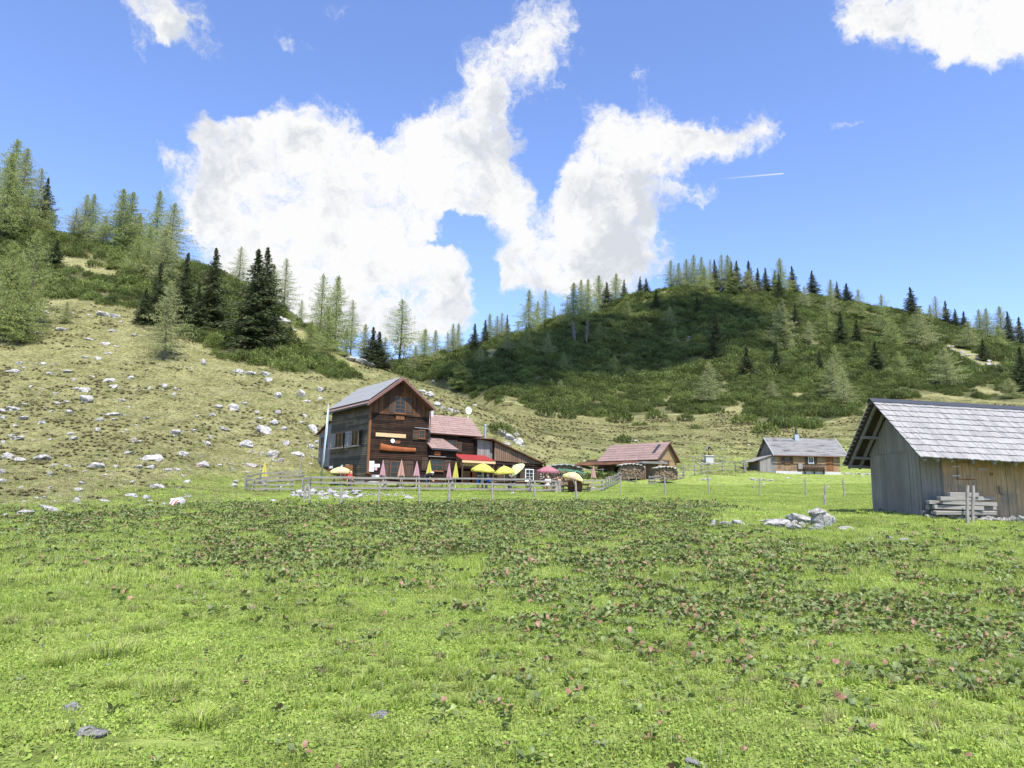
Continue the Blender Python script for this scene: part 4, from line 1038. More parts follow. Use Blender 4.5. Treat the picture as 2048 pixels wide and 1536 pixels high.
# the few big grass tussocks one can tell apart
def tussock_mesh(nm, n, L, r):
    a = rng.uniform(0, 6.283, n); rr = np.sqrt(rng.random(n))*r; x = np.cos(a)*rr; y = np.sin(a)*rr
    aa = a + rng.normal(0, .5, n); Ls = L*rng.uniform(.5, 1.1, n); ln = rng.uniform(.15, 1.0, n)
    d = np.stack([np.cos(aa), np.sin(aa), 0*a], 1); s = np.stack([-np.sin(aa), np.cos(aa), 0*a], 1); up = np.array([0, 0, 1.])
    p0 = np.stack([x, y, 0*x], 1); p1 = p0+(up*.7+d*ln[:, None]*.35)*Ls[:, None]*.6; p2 = p0+(up*(.95-ln[:, None]*.5)+d*ln[:, None])*Ls[:, None]
    W = s*.0035
    V = np.stack([p0-W, p0+W, p1+W*.8, p1-W*.8, p2+W*.1, p2-W*.1], 1).reshape(-1, 3); b = np.arange(n)[:, None]*6
    k = int(n*.8)
    F1 = np.concatenate([b[:k]+np.array([[0,1,2,3]]), b[:k]+np.array([[3,2,4,5]])]); F2 = np.concatenate([b[k:]+np.array([[0,1,2,3]]), b[k:]+np.array([[3,2,4,5]])])
    me = npmesh(nm, V, np.concatenate([F1, F2]), [M_GRASS, M_STRAW]); me.polygons.foreach_set('material_index', [0]*len(F1)+[1]*len(F2)); return me
TUS = [tussock_mesh('grass_tussock', 260, .19, .12), tussock_mesh('grass_tussock', 330, .22, .2)]
for px_, row_, w_, lb_ in [(290,1262,1.0,'small spiky grass tussock alone at left, above the pale pebble'), (485,1195,1.1,'grass tussock in the centre left of the meadow'),
    (230,1310,1.5,'wide dark green tussock at lower left, left half'), (120,1330,1.3,'dark green tussock near the left edge, lower left'),
    (400,1450,1.5,'largest tussock with dry straw blades, bottom left'), (330,1385,1.2,'tussock between the wide dark one and the largest one'),
    (240,1375,1.0,'loose tussock below the wide dark one'), (700,1440,.9,'tussock beside the flat grey stone at the bottom'),
    (830,1180,.9,'low tussock on the meadow right of centre left'), (1640,1050,.6,'tuft of grass by the meadow outcrop')]:
    p = hit(px_, row_)
    o = bpy.data.objects.new('grass_tussock', TUS[random.randrange(2)]); COL.objects.link(o); o.location = p; o.scale = (w_*.85, w_*.85, w_*.62); o.rotation_euler = (0, 0, random.uniform(0, 6))
    tag(o, lb_, 'grass tussock')
# ------------------------------------------------------------------ rocks
def rock_mat():
    m, N, b = newmat('limestone', .9, .15)
    co = N.n('ShaderNodeTexCoord').outputs['Object']; oi = N.n('ShaderNodeObjectInfo').outputs['Random']
    v = N.n('ShaderNodeVectorMath', operation='ADD', ins={0: co, 1: N.n('ShaderNodeCombineXYZ', ins={0: N.m('MULTIPLY', oi, 50.0), 1: 0, 2: 0}).outputs[0]}).outputs[0]
    n1 = N.noise(v, 1.6, 8, .68); n2 = N.noise(v, 6, 6, .7)
    col = N.ramp(n1, [(.30, (.075, .068, .06)), (.41, (.25, .235, .215)), (.50, (.42, .405, .38)), (.70, (.54, .525, .50))])
    ve = N.n('ShaderNodeTexVoronoi', feature='DISTANCE_TO_EDGE', ins={'Vector': N.n('ShaderNodeVectorMath', operation='MULTIPLY_ADD', ins={0: N.noise(v, 3, 4, .6, 0, 'Color'), 1: (.5,)*3, 2: v}).outputs[0], 'Scale': 2.2})
    cr = N.n('ShaderNodeMapRange', ins={0: ve.outputs['Distance'], 1: 0, 2: .05, 3: .35, 4: 1}).outputs[0]
    lich = N.n('ShaderNodeMapRange', ins={0: N.noise(v, 3.4, 6, .7), 1: .60, 2: .70}).outputs[0]
    col = N.mix(N.m('MULTIPLY', lich, .6), col, (.17, .155, .12, 1))
    col = N.n('ShaderNodeVectorMath', operation='SCALE', ins={0: col, 'Scale': cr}).outputs[0]
    m.node_tree.links.new(col, b.inputs['Base Color'])
    bp = N.n('ShaderNodeBump', ins={'Strength': .8, 'Distance': .12, 'Height': N.m('ADD', n2, n1)})
    m.node_tree.links.new(bp.outputs[0], b.inputs['Normal']); return m
M_ROCK = rock_mat()
M_WHITEPAINT = plain('white_paint', (.78, .78, .76), .7, var=.06)
M_REDPAINT = plain('red_paint', (.55, .05, .05), .7, var=.1)
def rock_mesh(seed, sub=3, flat=1.0, name='rock'):
    rs = np.random.default_rng(seed); bm = bmesh.new()
    bmesh.ops.create_icosphere(bm, subdivisions=sub, radius=1)
    me = bpy.data.meshes.new(name); bm.to_mesh(me); bm.free()
    n = len(me.vertices); co = np.empty(n*3, np.float32); me.vertices.foreach_get('co', co); V = co.reshape(-1, 3).astype(float)
    # chop by random planes, then roughen: angular limestone block
    for _ in range(11):
        d = rs.normal(size=3); d /= np.linalg.norm(d); h = rs.uniform(.48, .82)
        s = V@d; V -= np.outer(np.maximum(s-h, 0)*.93, d)
    for sc, am in ((1.7, .26), (4.0, .12), (9, .06)):
        ph = rs.uniform(0, 50)
        nz = vnoise(V[:, 0]*sc+ph, V[:, 1]*sc+V[:, 2]*sc*1.3+ph, int(ph))-.5
        V *= (1+nz*am*1.4)[:, None]
    V[:, 2] *= flat
    me.vertices.foreach_set('co', V.astype(np.float32).ravel()); me.update()
    me.materials.append(M_ROCK); return me
ROCKS = [rock_mesh(i) for i in range(9)]
LM = [(325,700,'the solitary larch'),(30,670,'the near larch cluster'),(350,1000,'the red and white painted boulder'),(545,905,'the big boulder above the terrace'),
 (640,900,'the hut wall'),(505,700,'the biggest spruce'),(170,790,'the split boulder on the slope'),(0,900,'the left picture edge'),(165,600,'the thicket edge at upper left'),
 (480,980,'the curved end of the fence'),(700,760,'the thicket tip'),(100,1020,'the two low rocks at the meadow edge')]
_used = {}
def rock_label(px, py, w):
    d = sorted((math.hypot(px-a, (py-b)*1.3), a, b, nm) for a, b, nm in LM)
    _, a, b, nm = d[0]
    dirs = ('left' if px < a else 'right') if abs(px-a) > abs(py-b)*1.2 else ('above' if py < b else 'below')
    txt = {'left': 'left of', 'right': 'right of', 'above': 'above', 'below': 'below'}[dirs] + ' ' + nm
    size = 'big' if w > 30 else 'middle-sized' if w > 21 else 'small'
    key = (size, txt); _used[key] = _used.get(key, 0)+1; k = _used[key]
    rank = {1: '', 2: 'second ', 3: 'third ', 4: 'fourth ', 5: 'fifth ', 6: 'sixth '}.get(k)
    return '%s%s pale limestone rock %s' % (rank or ('%dth ' % k), size, txt) if k > 1 else '%s pale limestone rock %s' % (size, txt)
def rock(px, row, w, h, label=None, group=None, sunk=.36, name='rock', Y=None):
    p = hit(px, row) if Y is None else gat(px, Y)
    if p is None: return None
    s = p.y/FPX*(1/math.cos(PITCH)); hw = w*s/2*.88; hh = h*s*.9
    o = bpy.data.objects.new(name, random.choice(ROCKS)); COL.objects.link(o)
    r = random.uniform(.85, 1.1)
    o.scale = (hw*1.18, hw*random.uniform(.75, 1.1), hh*.72*r); o.location = (p.x, p.y + hw*.2, p.z + hh*(.5-sunk)); o.rotation_euler = (random.uniform(-.25, .25), random.uniform(-.25, .25), random.uniform(-.35, .35) + random.choice([0, math.pi]))
    return tag(o, label or rock_label(px, row, w), 'rock', group)
A = [(70,515,90,35),(120,467,45,25),(272,473,45,28),(315,528,45,28),(390,247,75,30),(712,257,60,28),(250,275,80,25),(680,405,50,25),(535,427,50,25),(625,433,45,25),(590,552,40,15),(825,557,55,30),(700,575,85,35),(720,615,75,30),(495,628,55,28),(950,625,30,30),(1045,608,50,35),(1120,635,25,25),(1108,665,35,30),(350,662,45,15),(75,755,90,40),(0,770,60,40),(5,812,40,40),(145,820,75,30),(258,842,55,35),(450,778,60,30),(720,790,110,35),(628,830,60,25),(615,890,45,35),(725,828,60,15),(775,705,60,20),(1495,750,85,50),(1395,748,60,25),(1560,727,30,15),(1350,795,55,35),(1120,910,80,40),(1230,893,40,25),(1430,888,80,25),(1655,885,40,30),(1338,938,35,25),(1325,985,55,30),(1565,985,105,50),(450,918,55,25),(465,950,70,30),(855,965,40,35),(60,932,40,25),(110,948,90,30),(20,970,30,30),(815,1042,70,25),(35,1055,80,60),(120,1087,90,25),(260,1075,120,45),(980,1072,150,50),(1160,1048,75,40),(590,1120,130,50),(888,1132,50,25),(955,1130,60,35),(1065,1148,60,25),(1135,1145,50,25),(1605,1120,80,25),(340,1118,60,20),(430,1125,50,20),(10,1160,45,40),(10,1215,50,40),(315,1172,35,25),(1195,1225,60,25),(985,1250,120,45),(1505,1228,40,25),(500,1277,60,25),(525,1235,50,20),(943,1322,65,45),(955,1350,40,20),(1045,1370,40,30),(1195,1320,50,25),(1250,1382,28,20),(485,1345,55,35),(508,1320,28,15),(660,1348,80,20),(155,1425,125,40),(320,1407,130,40),(30,1437,35,25),(175,1505,40,15),(830,1310,80,30),(1170,1190,30,20),
 (665,150,90,40),(735,165,60,35),(200,128,60,30),(300,145,40,20),(565,160,40,15),(768,205,30,20),(860,290,45,20),(570,315,60,18),(670,340,60,30),(740,360,50,12),(1300,465,40,45),(1215,500,30,15),(1520,515,80,40),(1615,530,60,25),(440,520,70,20),(470,575,30,14),(265,630,30,15),(420,715,40,18),(155,735,40,20),(360,722,50,25),(1090,970,25,10),(930,820,60,18),(1260,810,30,16),(820,750,25,14)]
for cx, cy, w, h in A: rock(cx/3.2, 580+(cy+h*.4)/3.2, w/3.2, h/3.2*1.1)
rock(171, 580+652/3.2, 27, 17, 'upper half of the split boulder on the left slope'); rock(171, 580+715/3.2, 38, 21, 'lower dark-cracked half of the split boulder on the left slope')
for cx, cy, w, h in [(165,45,180,85),(630,25,90,55),(760,150,160,80),(925,70,90,60),(480,225,50,40),(570,235,100,45),(200,275,70,35),(280,292,80,40),(945,188,60,30),(350,150,70,40),(920,275,60,35),(60,472,70,40),(45,515,80,40)]:
    rock(460+cx/5.69, 880+(cy+h*.4)/5.69, w/5.69, h/5.69*1.1)
rock(546, 915, 32, 19, 'big rounded boulder above the terrace fence, left of the hut')
for cx, cy, w, h in [(160,220,60,40),(185,258,60,40),(400,350,60,60),(245,365,60,40),(525,325,50,40),(435,400,50,30),(25,420,40,20),(115,475,40,25),(250,478,40,40),(220,545,65,45),(165,590,120,60),(480,575,75,55),(410,545,40,25),(430,500,40,25),(290,585,50,30),(130,515,60,20),(505,610,35,40),(40,685,85,50),(300,675,60,45),(75,735,30,20),(470,700,60,40),(505,670,35,30),(150,150,60,30),(60,220,70,30)]:
    rock(480+cx/3.303, 680+(cy+h*.4)/3.303, w/3.303, h/3.303*1.1)
LM += [(722,725,'the ridge outcrop'),(860,790,'the rock band behind the hut roof'),(1020,875,'the outcrop behind the hut wing'),(1630,1045,'the tall meadow outcrop'),(300,640,'the spruces by the solitary larch'),(820,997,'the terrace fence front'),(1800,1070,'the shingled barn')]
for px, row, w, h in [(700,722,26,12),(722,728,30,17),(744,735,22,16),(690,712,16,10),(570,652,30,18),(585,662,24,14),(556,640,20,12),(812,750,14,7),(868,764,10,5),
   (845,785,20,11),(858,793,22,12),(872,812,20,13),(884,818,14,8),(898,822,18,9),(912,826,14,7),(950,812,10,5),(1005,872,22,14),(1020,880,26,14),(1036,888,22,16),(1012,890,18,10),(1030,872,16,8),(1046,894,12,8),(996,862,14,8),(940,842,10,6),
   (1272,884,16,6),(820,998,22,8),(934,998,12,4),(948,998,11,4),(1024,988,11,6),(1380,676,10,7),(1445,900,9,4),(1990,1105,15,10),(1672,1078,8,4)]:
    rock(px, row, w, h)
# scree at right
for i in range(26):
    t = random.random(); px = 1888+t*118; row = 696+t*42+random.uniform(-9, 10)
    rock(px, row, random.uniform(7, 17), random.uniform(4, 8), 'loose white block of the scree strip in the far thicket', 'scree blocks in the thicket')
# meadow outcrop
for cx, cy, w, h, lb in [(345,300,32,40,'leftmost white fin of the low brown outcrop'),(410,300,55,34,'middle white block of the low brown outcrop'),(490,290,85,38,'long white block at the right of the low brown outcrop'),
   (690,300,120,52,'flat white slab in the middle of the meadow outcrop'),(785,318,85,42,'white wedge in front of the tall meadow outcrop'),(640,285,90,20,'thin flat slab left of the middle slab'),
   (820,275,150,60,'grey sloping block left of the tall pinnacle'),(905,212,84,42,'mushroom-like cap stone on top of the pinnacle'),(935,275,125,110,'tall pinnacle block of the meadow outcrop'),(930,318,52,40,'small block at the foot of the pinnacle'),
   (890,328,62,22,'low stone in front of the pinnacle'),(1080,325,90,16,'long thin slab trailing right of the outcrop'),(1200,370,60,20,'dark-edged stone at the end of the trail'),(1315,375,50,24,'small angular stone right of the trail'),
   (1400,385,60,18,'brownish stone farthest right of the trail'),(985,280,50,60,'right shoulder block of the pinnacle')]:
    rock(1300+cx/2.738, 940+(cy+h*.35)/2.738, w/2.738*1.2, h/2.738*1.15, lb, None, .24)
o = [o for o in COL.objects if o.get('label', '').startswith('mushroom-like')][0]
pin = [o for o in COL.objects if o.get('label', '').startswith('tall pinnacle')][0]
o.location = (pin.location.x-.12, pin.location.y-.05, zat(pin.location.x, pin.location.y, 1024)); o.scale.z = .20; pin.scale.z *= 1.1; pin.scale.x *= .8; o.scale.x *= .75
for k in range(14):
    rock(random.choice([1535, 1560, 1585, 1600, 1615, 1640, 1660])+random.uniform(-12, 12), random.uniform(1046, 1060), random.uniform(7, 18), random.uniform(4, 11), 'jagged white fragment strewn among the blocks of the meadow outcrop', 'fragments of the meadow outcrop', .3)
# foreground stones
for px, row, w, h, lb in [(149,1418,40,20,'pale flat stone in the turf at lower left'),(185,1475,64,30,'dark-streaked limestone in the turf at bottom left'),(756,1436,42,18,'flat grey stone in the turf at bottom centre left'),
   (178,1274,13,6,'tiny pale pebble below the small tussock'),(32,1360,25,8,'small brown stone near the left edge'),(215,1334,18,8,'little pinkish stone by the dark tussocks'),(1394,1533,50,14,'white stone cut by the bottom picture edge'),(1195,1490,36,14,'mossy grey stone near the bottom edge')]:
    q = rock(px, row, w, h, lb, None, .42)
# painted boulders
q = rock(354, 1012, 38, 27, 'white boulder with two red painted stripes at the meadow edge')
q.name = 'painted_boulder'; q.rotation_euler = (0, 0, 0); q.data = ROCKS[2].copy()
def paint(o, cx, cz, w, h, mat, name, tilt=0, off=.02):
    """paint mark following the camera-facing side of the rock"""
    me = o.data; from mathutils.bvhtree import BVHTree
    vs = [v.co.copy() for v in me.vertices]; ps = [tuple(p.vertices) for p in me.polygons]; bv = BVHTree.FromPolygons(vs, ps)
    n = 7; G = {}; mb = MB(); V = []; F = []
    for i in range(n):
        for j in range(n):
            a = (i/(n-1)-.5)*w; b = (j/(n-1)-.5)*h; x = cx+a*math.cos(tilt)-b*math.sin(tilt); z = cz+a*math.sin(tilt)+b*math.cos(tilt)
            hit_ = bv.ray_cast(Vector((x, -5, z)), Vector((0, 1, 0)))
            y = hit_[0].y if hit_[0] is not None else -.3
            V.append((x, y-off, z))
    for i in range(n-1):
        for j in range(n-1): F.append((i*n+j, (i+1)*n+j, (i+1)*n+j+1, i*n+j+1))
    mb.add(V, F); return mb.build(name, mat, o)
paint(q, -.28, .12, .85, 1.0, M_WHITEPAINT, 'white_mark')
paint(q, -.42, .15, .16, .85, M_REDPAINT, 'red_stripe', -.35, .035); paint(q, -.05, .15, .16, .85, M_REDPAINT, 'red_stripe', -.35, .035)
q = rock(400, 934, 31, 19, 'grey boulder with a small red paint mark above the painted boulder')
q.name = 'marked_boulder'; q.rotation_euler = (0, 0, 0); q.data = ROCKS[4].copy(); paint(q, -.05, .0, .4, .12, M_REDPAINT, 'red_mark', .3, .03)
# small loose stones nobody could count
SM = [proto('pebble', rock_mesh(30+i, 1)) for i in range(4)]
n = 6500; Y = rng.uniform(40, 130, n); X = rng.uniform(-.8, .75, n)*Y; Z = ground(X, Y); px, py = projv(X, Y, Z)
bl, br = _bounds(px); dens = np.where(px < 660, .75, .16)*np.clip(vnoise(X/4, Y/4, 91)*2.4-.6, .03, 1)
ok = (rng.random(n) < dens) & (py > np.where((px < 1010), np.where(px < 716, bl, 735), br)) & (py < np.where(px < 650, 1030, 985)) & ~((px > 630) & (px < 1110) & (py > 930))
X, Y, Z = X[ok], Y[ok], Z[ok]; m = len(X); s = rng.gamma(1.3, .055, m)+.03; print('pebbles', m)
scatter('loose_stones', SM, np.stack([X, Y, Z+s*.1], 1), rng.uniform(-.4, .4, (m, 3)), np.stack([s*1.3, s, s*.7], 1), rng.integers(0, 4, m), 'small loose limestone fragments strewn over the slopes')
n = 60; 
# ------------------------------------------------------------------ building helpers
M_DARK = wood('dark_boards', (.012, .008, .006), (.034, .020, .014), (.06, .031, .019), 0, streak=22, stain=.6)
M_DARKV = wood('dark_vertical_boards', (.035, .019, .013), (.12, .060, .034), (.19, .088, .044), 2, streak=22, stain=.6)
M_GREYB = wood('grey_clapboards', (.045, .040, .033), (.135, .12, .098), (.26, .20, .12), 1, streak=18, stain=.35)
M_GREYV = wood('grey_vertical_boards', (.13, .125, .12), (.33, .315, .295), (.21, .15, .10), 2, streak=16, stain=.35)
M_BROWNV = wood('brown_vertical_boards', (.10, .065, .045), (.30, .21, .15), (.17, .085, .045), 2, streak=16, stain=.6)
M_SHUT = wood('shutter_wood', (.045, .032, .025), (.10, .068, .05), None, 2, streak=16)
M_TRIM = wood('trim_wood', (.13, .055, .026), (.24, .11, .05), None, 2, streak=12)
M_PALEW = wood('pale_wood', (.48, .33, .17), (.66, .48, .27), None, 0, streak=12)
M_ORW = wood('orange_wood', (.22, .065, .022), (.40, .13, .045), (.14, .05, .025), 0, streak=12)
M_TILE = wood('red_roof_tiles', (.21, .145, .125), (.29, .20, .175), None, 0, rough=.6, streak=4)
M_REDSHEET = plain('red_sheet_roof', (.30, .045, .04), .5, var=.1)
M_REDTRIM = plain('red_brown_metal', (.17, .085, .072), .55, var=.1)
M_BLACK = plain('dark_interior', (.012, .011, .010), .8)
M_METAL = plain('zinc_metal', (.42, .44, .45), .4, .6, .1)
M_DMETAL = plain('dark_metal', (.06, .065, .075), .45, .5, .1)
M_WHITE = plain('white_paint_wood', (.72, .72, .69), .55, var=.06)
M_PAPER = plain('paper', (.80, .80, .78), .8, var=.04)
M_PINKP = plain('pink_paper', (.70, .33, .36), .8, var=.05)
M_INK = plain('ink', (.30, .30, .32), .8, var=.05)
M_YSIGN = plain('yellow_sign', (.80, .55, .04), .6, var=.05)
M_STONE = plain('rubble_wall', (.40, .385, .36), .9, var=.3, scale=5, bump=.6)
M_PLASTER = plain('white_plaster', (.46, .445, .42), .9, var=.15, scale=3, bump=.3)
def glassmat():
    m, N, b = newmat('window_glass', .12, .3); b.inputs['Base Color'].default_value = (.02, .028, .026, 1); return m
M_GLASS = glassmat()
class Fr:
    """local frame of a building: x along the front, y to the back, z up; planes can be filled from image positions"""
    def __init__(s, px, Y, ang, zrow=None):
        p = gat(px, Y)
        if zrow: p.z = zat(p.x, p.y, zrow)
        s.o = p; s.a = ang; s.M = Matrix.Translation(p) @ Matrix.Rotation(ang, 4, 'Z'); s.I = s.M.inverted()
    def root(s, *a, **k): return empty(a[0], s.o, s.a, *a[1:], **k)
    def T(s, px, row, t):     # on plane y=t -> (x, z)
        c = s.I @ CP; d = (s.I.to_3x3() @ ray(px, row)); k = (t-c.y)/d.y; q = c + d*k; return q.x, q.z
    def S(s, px, row, x0):    # on plane x=x0 -> (y, z)
        c = s.I @ CP; d = (s.I.to_3x3() @ ray(px, row)); k = (x0-c.x)/d.x; q = c + d*k; return q.y, q.z
    def rT(s, x0, x1, r0, r1, t):
        m = (x0+x1)/2; a, _ = s.T(x0, (r0+r1)/2, t); b, _ = s.T(x1, (r0+r1)/2, t); _, z1 = s.T(m, r0, t); _, z0 = s.T(m, r1, t); return a, b, z0, z1
    def rS(s, x0, x1, r0, r1, x):
        m = (x0+x1)/2; a, _ = s.S(x0, (r0+r1)/2, x); b, _ = s.S(x1, (r0+r1)/2, x); _, z1 = s.S(m, r0, x); _, z0 = s.S(m, r1, x)
        return min(a, b), max(a, b), z0, z1
def pb(mb, pl, c, a0, a1, z0, z1, d0, d1):     # box on plane 't' (outward -y) or 's' (outward -x)
    if pl == 't': mb.box(((a0+a1)/2, c-(d0+d1)/2, (z0+z1)/2), (a1-a0, abs(d1-d0), z1-z0))
    else: mb.box((c-(d0+d1)/2, (a0+a1)/2, (z0+z1)/2), (abs(d1-d0), a1-a0, z1-z0))
def clap(mb, pl, c, a0, a1, z0, z1, step=.19, top=None):     # horizontal weatherboards, each a tilted strip
    z = z0
    while z < z1 - .01:
        zt = min(z+step*1.12, z1)
        segs = [(a0, a1)]
        if random.random() < .6:
            k = random.uniform(a0+.3*(a1-a0), a1-.3*(a1-a0)); segs = [(a0, k-.002), (k+.002, a1)]
        for (u0, u1) in segs:
            o0, o1 = .045, .012
            if pl == 't': P = [(u0, c, z), (u1, c, z), (u1, c-o0, z), (u0, c-o0, z), (u0, c, zt), (u1, c, zt), (u1, c-o1, zt), (u0, c-o1, zt)]; P = [P[3], P[2], P[1], P[0], P[7], P[6], P[5], P[4]]
            else: P = [(c-o0, u1, z), (c-o0, u0, z), (c, u0, z), (c, u1, z), (c-o1, u1, zt), (c-o1, u0, zt), (c, u0, zt), (c, u1, zt)]
            mb.hexa(P)
        z += step
def vboards(mb, pl, c, a0, a1, zb, zt, w=.2, d=.025, gap=.008, jit=.012):   # vertical boards; zb, zt are functions of a
    a = a0
    while a < a1 - .02:
        b = min(a + w*random.uniform(.75, 1.2), a1); o = d + random.uniform(0, jit)
        l, r = a+gap/2, b-gap/2
        z0l, z0r, z1l, z1r = zb(l), zb(r), zt(l), zt(r)
        if z1l-z0l > .02 or z1r-z0r > .02:
            if pl == 't': mb.hexa([(l, c-o, z0l), (r, c-o, z0r), (r, c, z0r), (l, c, z0l), (l, c-o, z1l), (r, c-o, z1r), (r, c, z1r), (l, c, z1l)])
            else: mb.hexa([(c-o, r, z0r), (c-o, l, z0l), (c, l, z0l), (c, r, z0r), (c-o, r, z1r), (c-o, l, z1l), (c, l, z1l), (c, r, z1r)])
        a = b
def courses(mb, bl, br, tr, tl, n, w=None, th=.03, ragged=0.0):    # roof covering in overlapping courses
    bl, br, tr, tl = map(Vector, (bl, br, tr, tl)); nr = (br-bl).cross(tl-bl).normalized()
    if nr.z < 0: nr = -nr
    for i in range(n):
        f0, f1 = i/n, (i+1.12)/n; f1 = min(f1, 1.0)
        L0, R0 = bl.lerp(tl, f0), br.lerp(tr, f0); L1, R1 = bl.lerp(tl, f1), br.lerp(tr, f1)
        m = 1 if w is None else max(1, int((R0-L0).length/w))
        ks = [0]
        for k in range(1, m): ks.append((k+random.uniform(-.25, .25))/m)
        ks.append(1.0)
        for k in range(len(ks)-1):
            a, b = ks[k], ks[k+1]
            r = random.uniform(-ragged, ragged); dn = (bl-tl).normalized()*r; lift = nr*(th*random.uniform(.9, 1.35))
            p = [L0.lerp(R0, a)+dn, L0.lerp(R0, b)+dn, L1.lerp(R1, b), L1.lerp(R1, a)]
            g = (p[1]-p[0])*.012
            p[0] += g; p[3] += g; p[1] -= g; p[2] -= g
            lo = [p[0]+nr*.002, p[1]+nr*.002, p[2]+nr*.001, p[3]+nr*.001]; hi = [p[0]+lift, p[1]+lift, p[2]+nr*th*.3, p[3]+nr*th*.3]
            mb.hexa(lo+hi)
def window(parent, pl, c, a0, a1, z0, z1, mats=(M_TRIM, M_TRIM), cols=2, rows=2, name='window', fw=.06, curtain=False):
    """frame ring + glazing bars (frame), pane"""
    f = MB()
    pb(f, pl, c, a0, a0+fw, z0, z1, -.02, .05); pb(f, pl, c, a1-fw, a1, z0, z1, -.02, .05)
    pb(f, pl, c, a0+fw, a1-fw, z1-fw, z1, -.02, .05); pb(f, pl, c, a0+fw, a1-fw, z0, z0+fw, -.02, .05)
    w = .03
    for k in range(1, cols): x = a0+fw+(a1-a0-2*fw)*k/cols; pb(f, pl, c, x-w/2, x+w/2, z0+fw, z1-fw, -.02, .035)
    for k in range(1, rows): z = z0+fw+(z1-z0-2*fw)*k/rows; pb(f, pl, c, a0+fw, a1-fw, z-w/2, z+w/2, -.018, .033)
    o = f.build(name, mats[0], parent)
    g = MB(); pb(g, pl, c, a0+fw*.5, a1-fw*.5, z0+fw*.5, z1-fw*.5, -.02, .012); g.build('pane', M_GLASS, o)
    s = MB(); pb(s, pl, c, a0-.06, a1+.06, z0-.07, z0-.003, 0, .12); s.build('sill', mats[1], o)
    return o
def shutter(parent, pl, c, a0, a1, z0, z1, mat=None, open_ang=0.0, hinge='l', label=None):
    mb = MB(); w = a1-a0; n = max(2, int(w/.14))
    def bx(x0, x1, y0, y1, d0, d1):
        ca, sa = math.cos(open_ang), math.sin(open_ang)
        def P(x, d, z):
            u = x if hinge == 'l' else w-x
            uu = u*ca - d*sa*0; dd = u*sa + d
            aa = (a0+uu) if hinge == 'l' else (a1-uu)
            return (aa, c-dd, z) if pl == 't' else (c-dd, aa, z)
        P8 = [P(x0, d1, y0), P(x1, d1, y0), P(x1, d0, y0), P(x0, d0, y0), P(x0, d1, y1), P(x1, d1, y1), P(x1, d0, y1), P(x0, d0, y1)]
        mb.hexa(P8)
    for k in range(n): bx(w*k/n+.004, w*(k+1)/n-.004, z0, z1, .03, .055)
    h = (z1-z0)
    for zz in (z0+h*.14, z1-h*.16): bx(.02, w-.02, zz-.04, zz+.04, .057, .08)
    return mb.build('shutter', mat or M_SHUT, parent, label)

# ------------------------------------------------------------------ main mountain hut
H = Fr(733, 64, R(35))
HR = H.root('mountain_hut', 'large dark brown wooden mountain hut with solar roof and low wings', 'hut')
W, _ = H.T(856, 900, 0)
e0, ez = H.T(735, 806, -.85); es, pz = H.T(807, 755, -.85); e1, e1z = H.T(872, 818, -.85)
T1, _ = H.S(661, 900, 0)
print('hut W %.2f T1 %.2f eave %.2f (%.2f) peak %.2f %.2f right %.2f %.2f' % (W, T1, ez, e0, es, pz, e1, e1z))
e0 = min(e0, -.25)
zL = lambda x: ez + (pz-ez)*(x-e0)/(es-e0)
zR_ = lambda x: pz + (e1z-pz)*(x-es)/(e1-es)
RT = .16
zroof = lambda x: (zL(x) if x < es else zR_(x)) - RT - .02
D = T1
BZ = -1.4
mb = MB()      # solid core just inside the cladding
mb.add([(0, 0, BZ), (W, 0, BZ), (W, 0, zroof(W)), (es, 0, zroof(es)), (0, 0, zroof(0)), (0, D, BZ), (W, D, BZ), (W, D, zroof(W)), (es, D, zroof(es)), (0, D, zroof(0))],
       [(0,1,2,3,4), (9,8,7,6,5), (0,5,6,1), (1,6,7,2), (4,9,5,0)])
mb.build('wall', M_DARK, HR)
_, zsp = H.T(800, 829, 0)
mb = MB(); clap(mb, 't', 0, .12, W, .35, zsp, .17); mb.build('gable_weatherboards', M_DARK, HR)
mb = MB(); vboards(mb, 't', -.05, .0, W, lambda a: zsp, zroof, .17, .03); pb(mb, 't', 0, 0, W, zsp-.1, zsp-.002, .05, .1); mb.build('gable_top_boards', M_DARKV, HR)
mb = MB(); clap(mb, 's', 0, 0.0, D, .35, zroof(0)-.03, .19); mb.build('side_weatherboards', M_GREYB, HR)
mb = MB(); pb(mb, 't', 0, -.06, .14, -.3, zroof(0), .03, .075); mb.build('corner_board', M_TRIM, HR)
mb = MB(); pb(mb, 's', 0, -.03, .12, -.3, zroof(0)-.05, .05, .08); mb.build('corner_board', M_GREYB, HR)
mb = MB(); pb(mb, 't', 0, 0.0, W, BZ, .35, .0, .06); pb(mb, 's', 0, -.05, D, BZ, .35, .0, .06); mb.build('plinth', M_STONE, HR)
# roof
tb = D + .35; f_ = -.85
def slopeR(nm, xa, za, xb, zb, t0, t1, mat, parent, n=16, th=RT):
    m = MB(); m.slab([(xa, t0, za), (xb, t0, zb), (xb, t1, zb), (xa, t1, za)] if xa < xb else [(xb, t0, zb), (xa, t0, za), (xa, t1, za), (xb, t1, zb)], th)
    o = m.build(nm, mat, parent)
    return o
rf = slopeR('roof', e0, ez, es, pz, f_, tb, M_REDTRIM, HR)
mb = MB(); mb.slab([(es, f_, pz), (e1, f_, e1z), (e1, tb, e1z), (es, tb, pz)], RT); r2 = mb.build('roof', M_REDTRIM, HR)
mb = MB(); courses(mb, (e1, f_, e1z), (e1, tb, e1z), (es, tb, pz), (es, f_, pz), 14, .9); mb.build('tiles', M_TILE, r2)
mb = MB(); courses(mb, (e0, tb, ez), (e0, f_, ez), (es, f_, pz), (es, tb, pz), 14, .9); mb.build('tiles', M_TILE, rf)
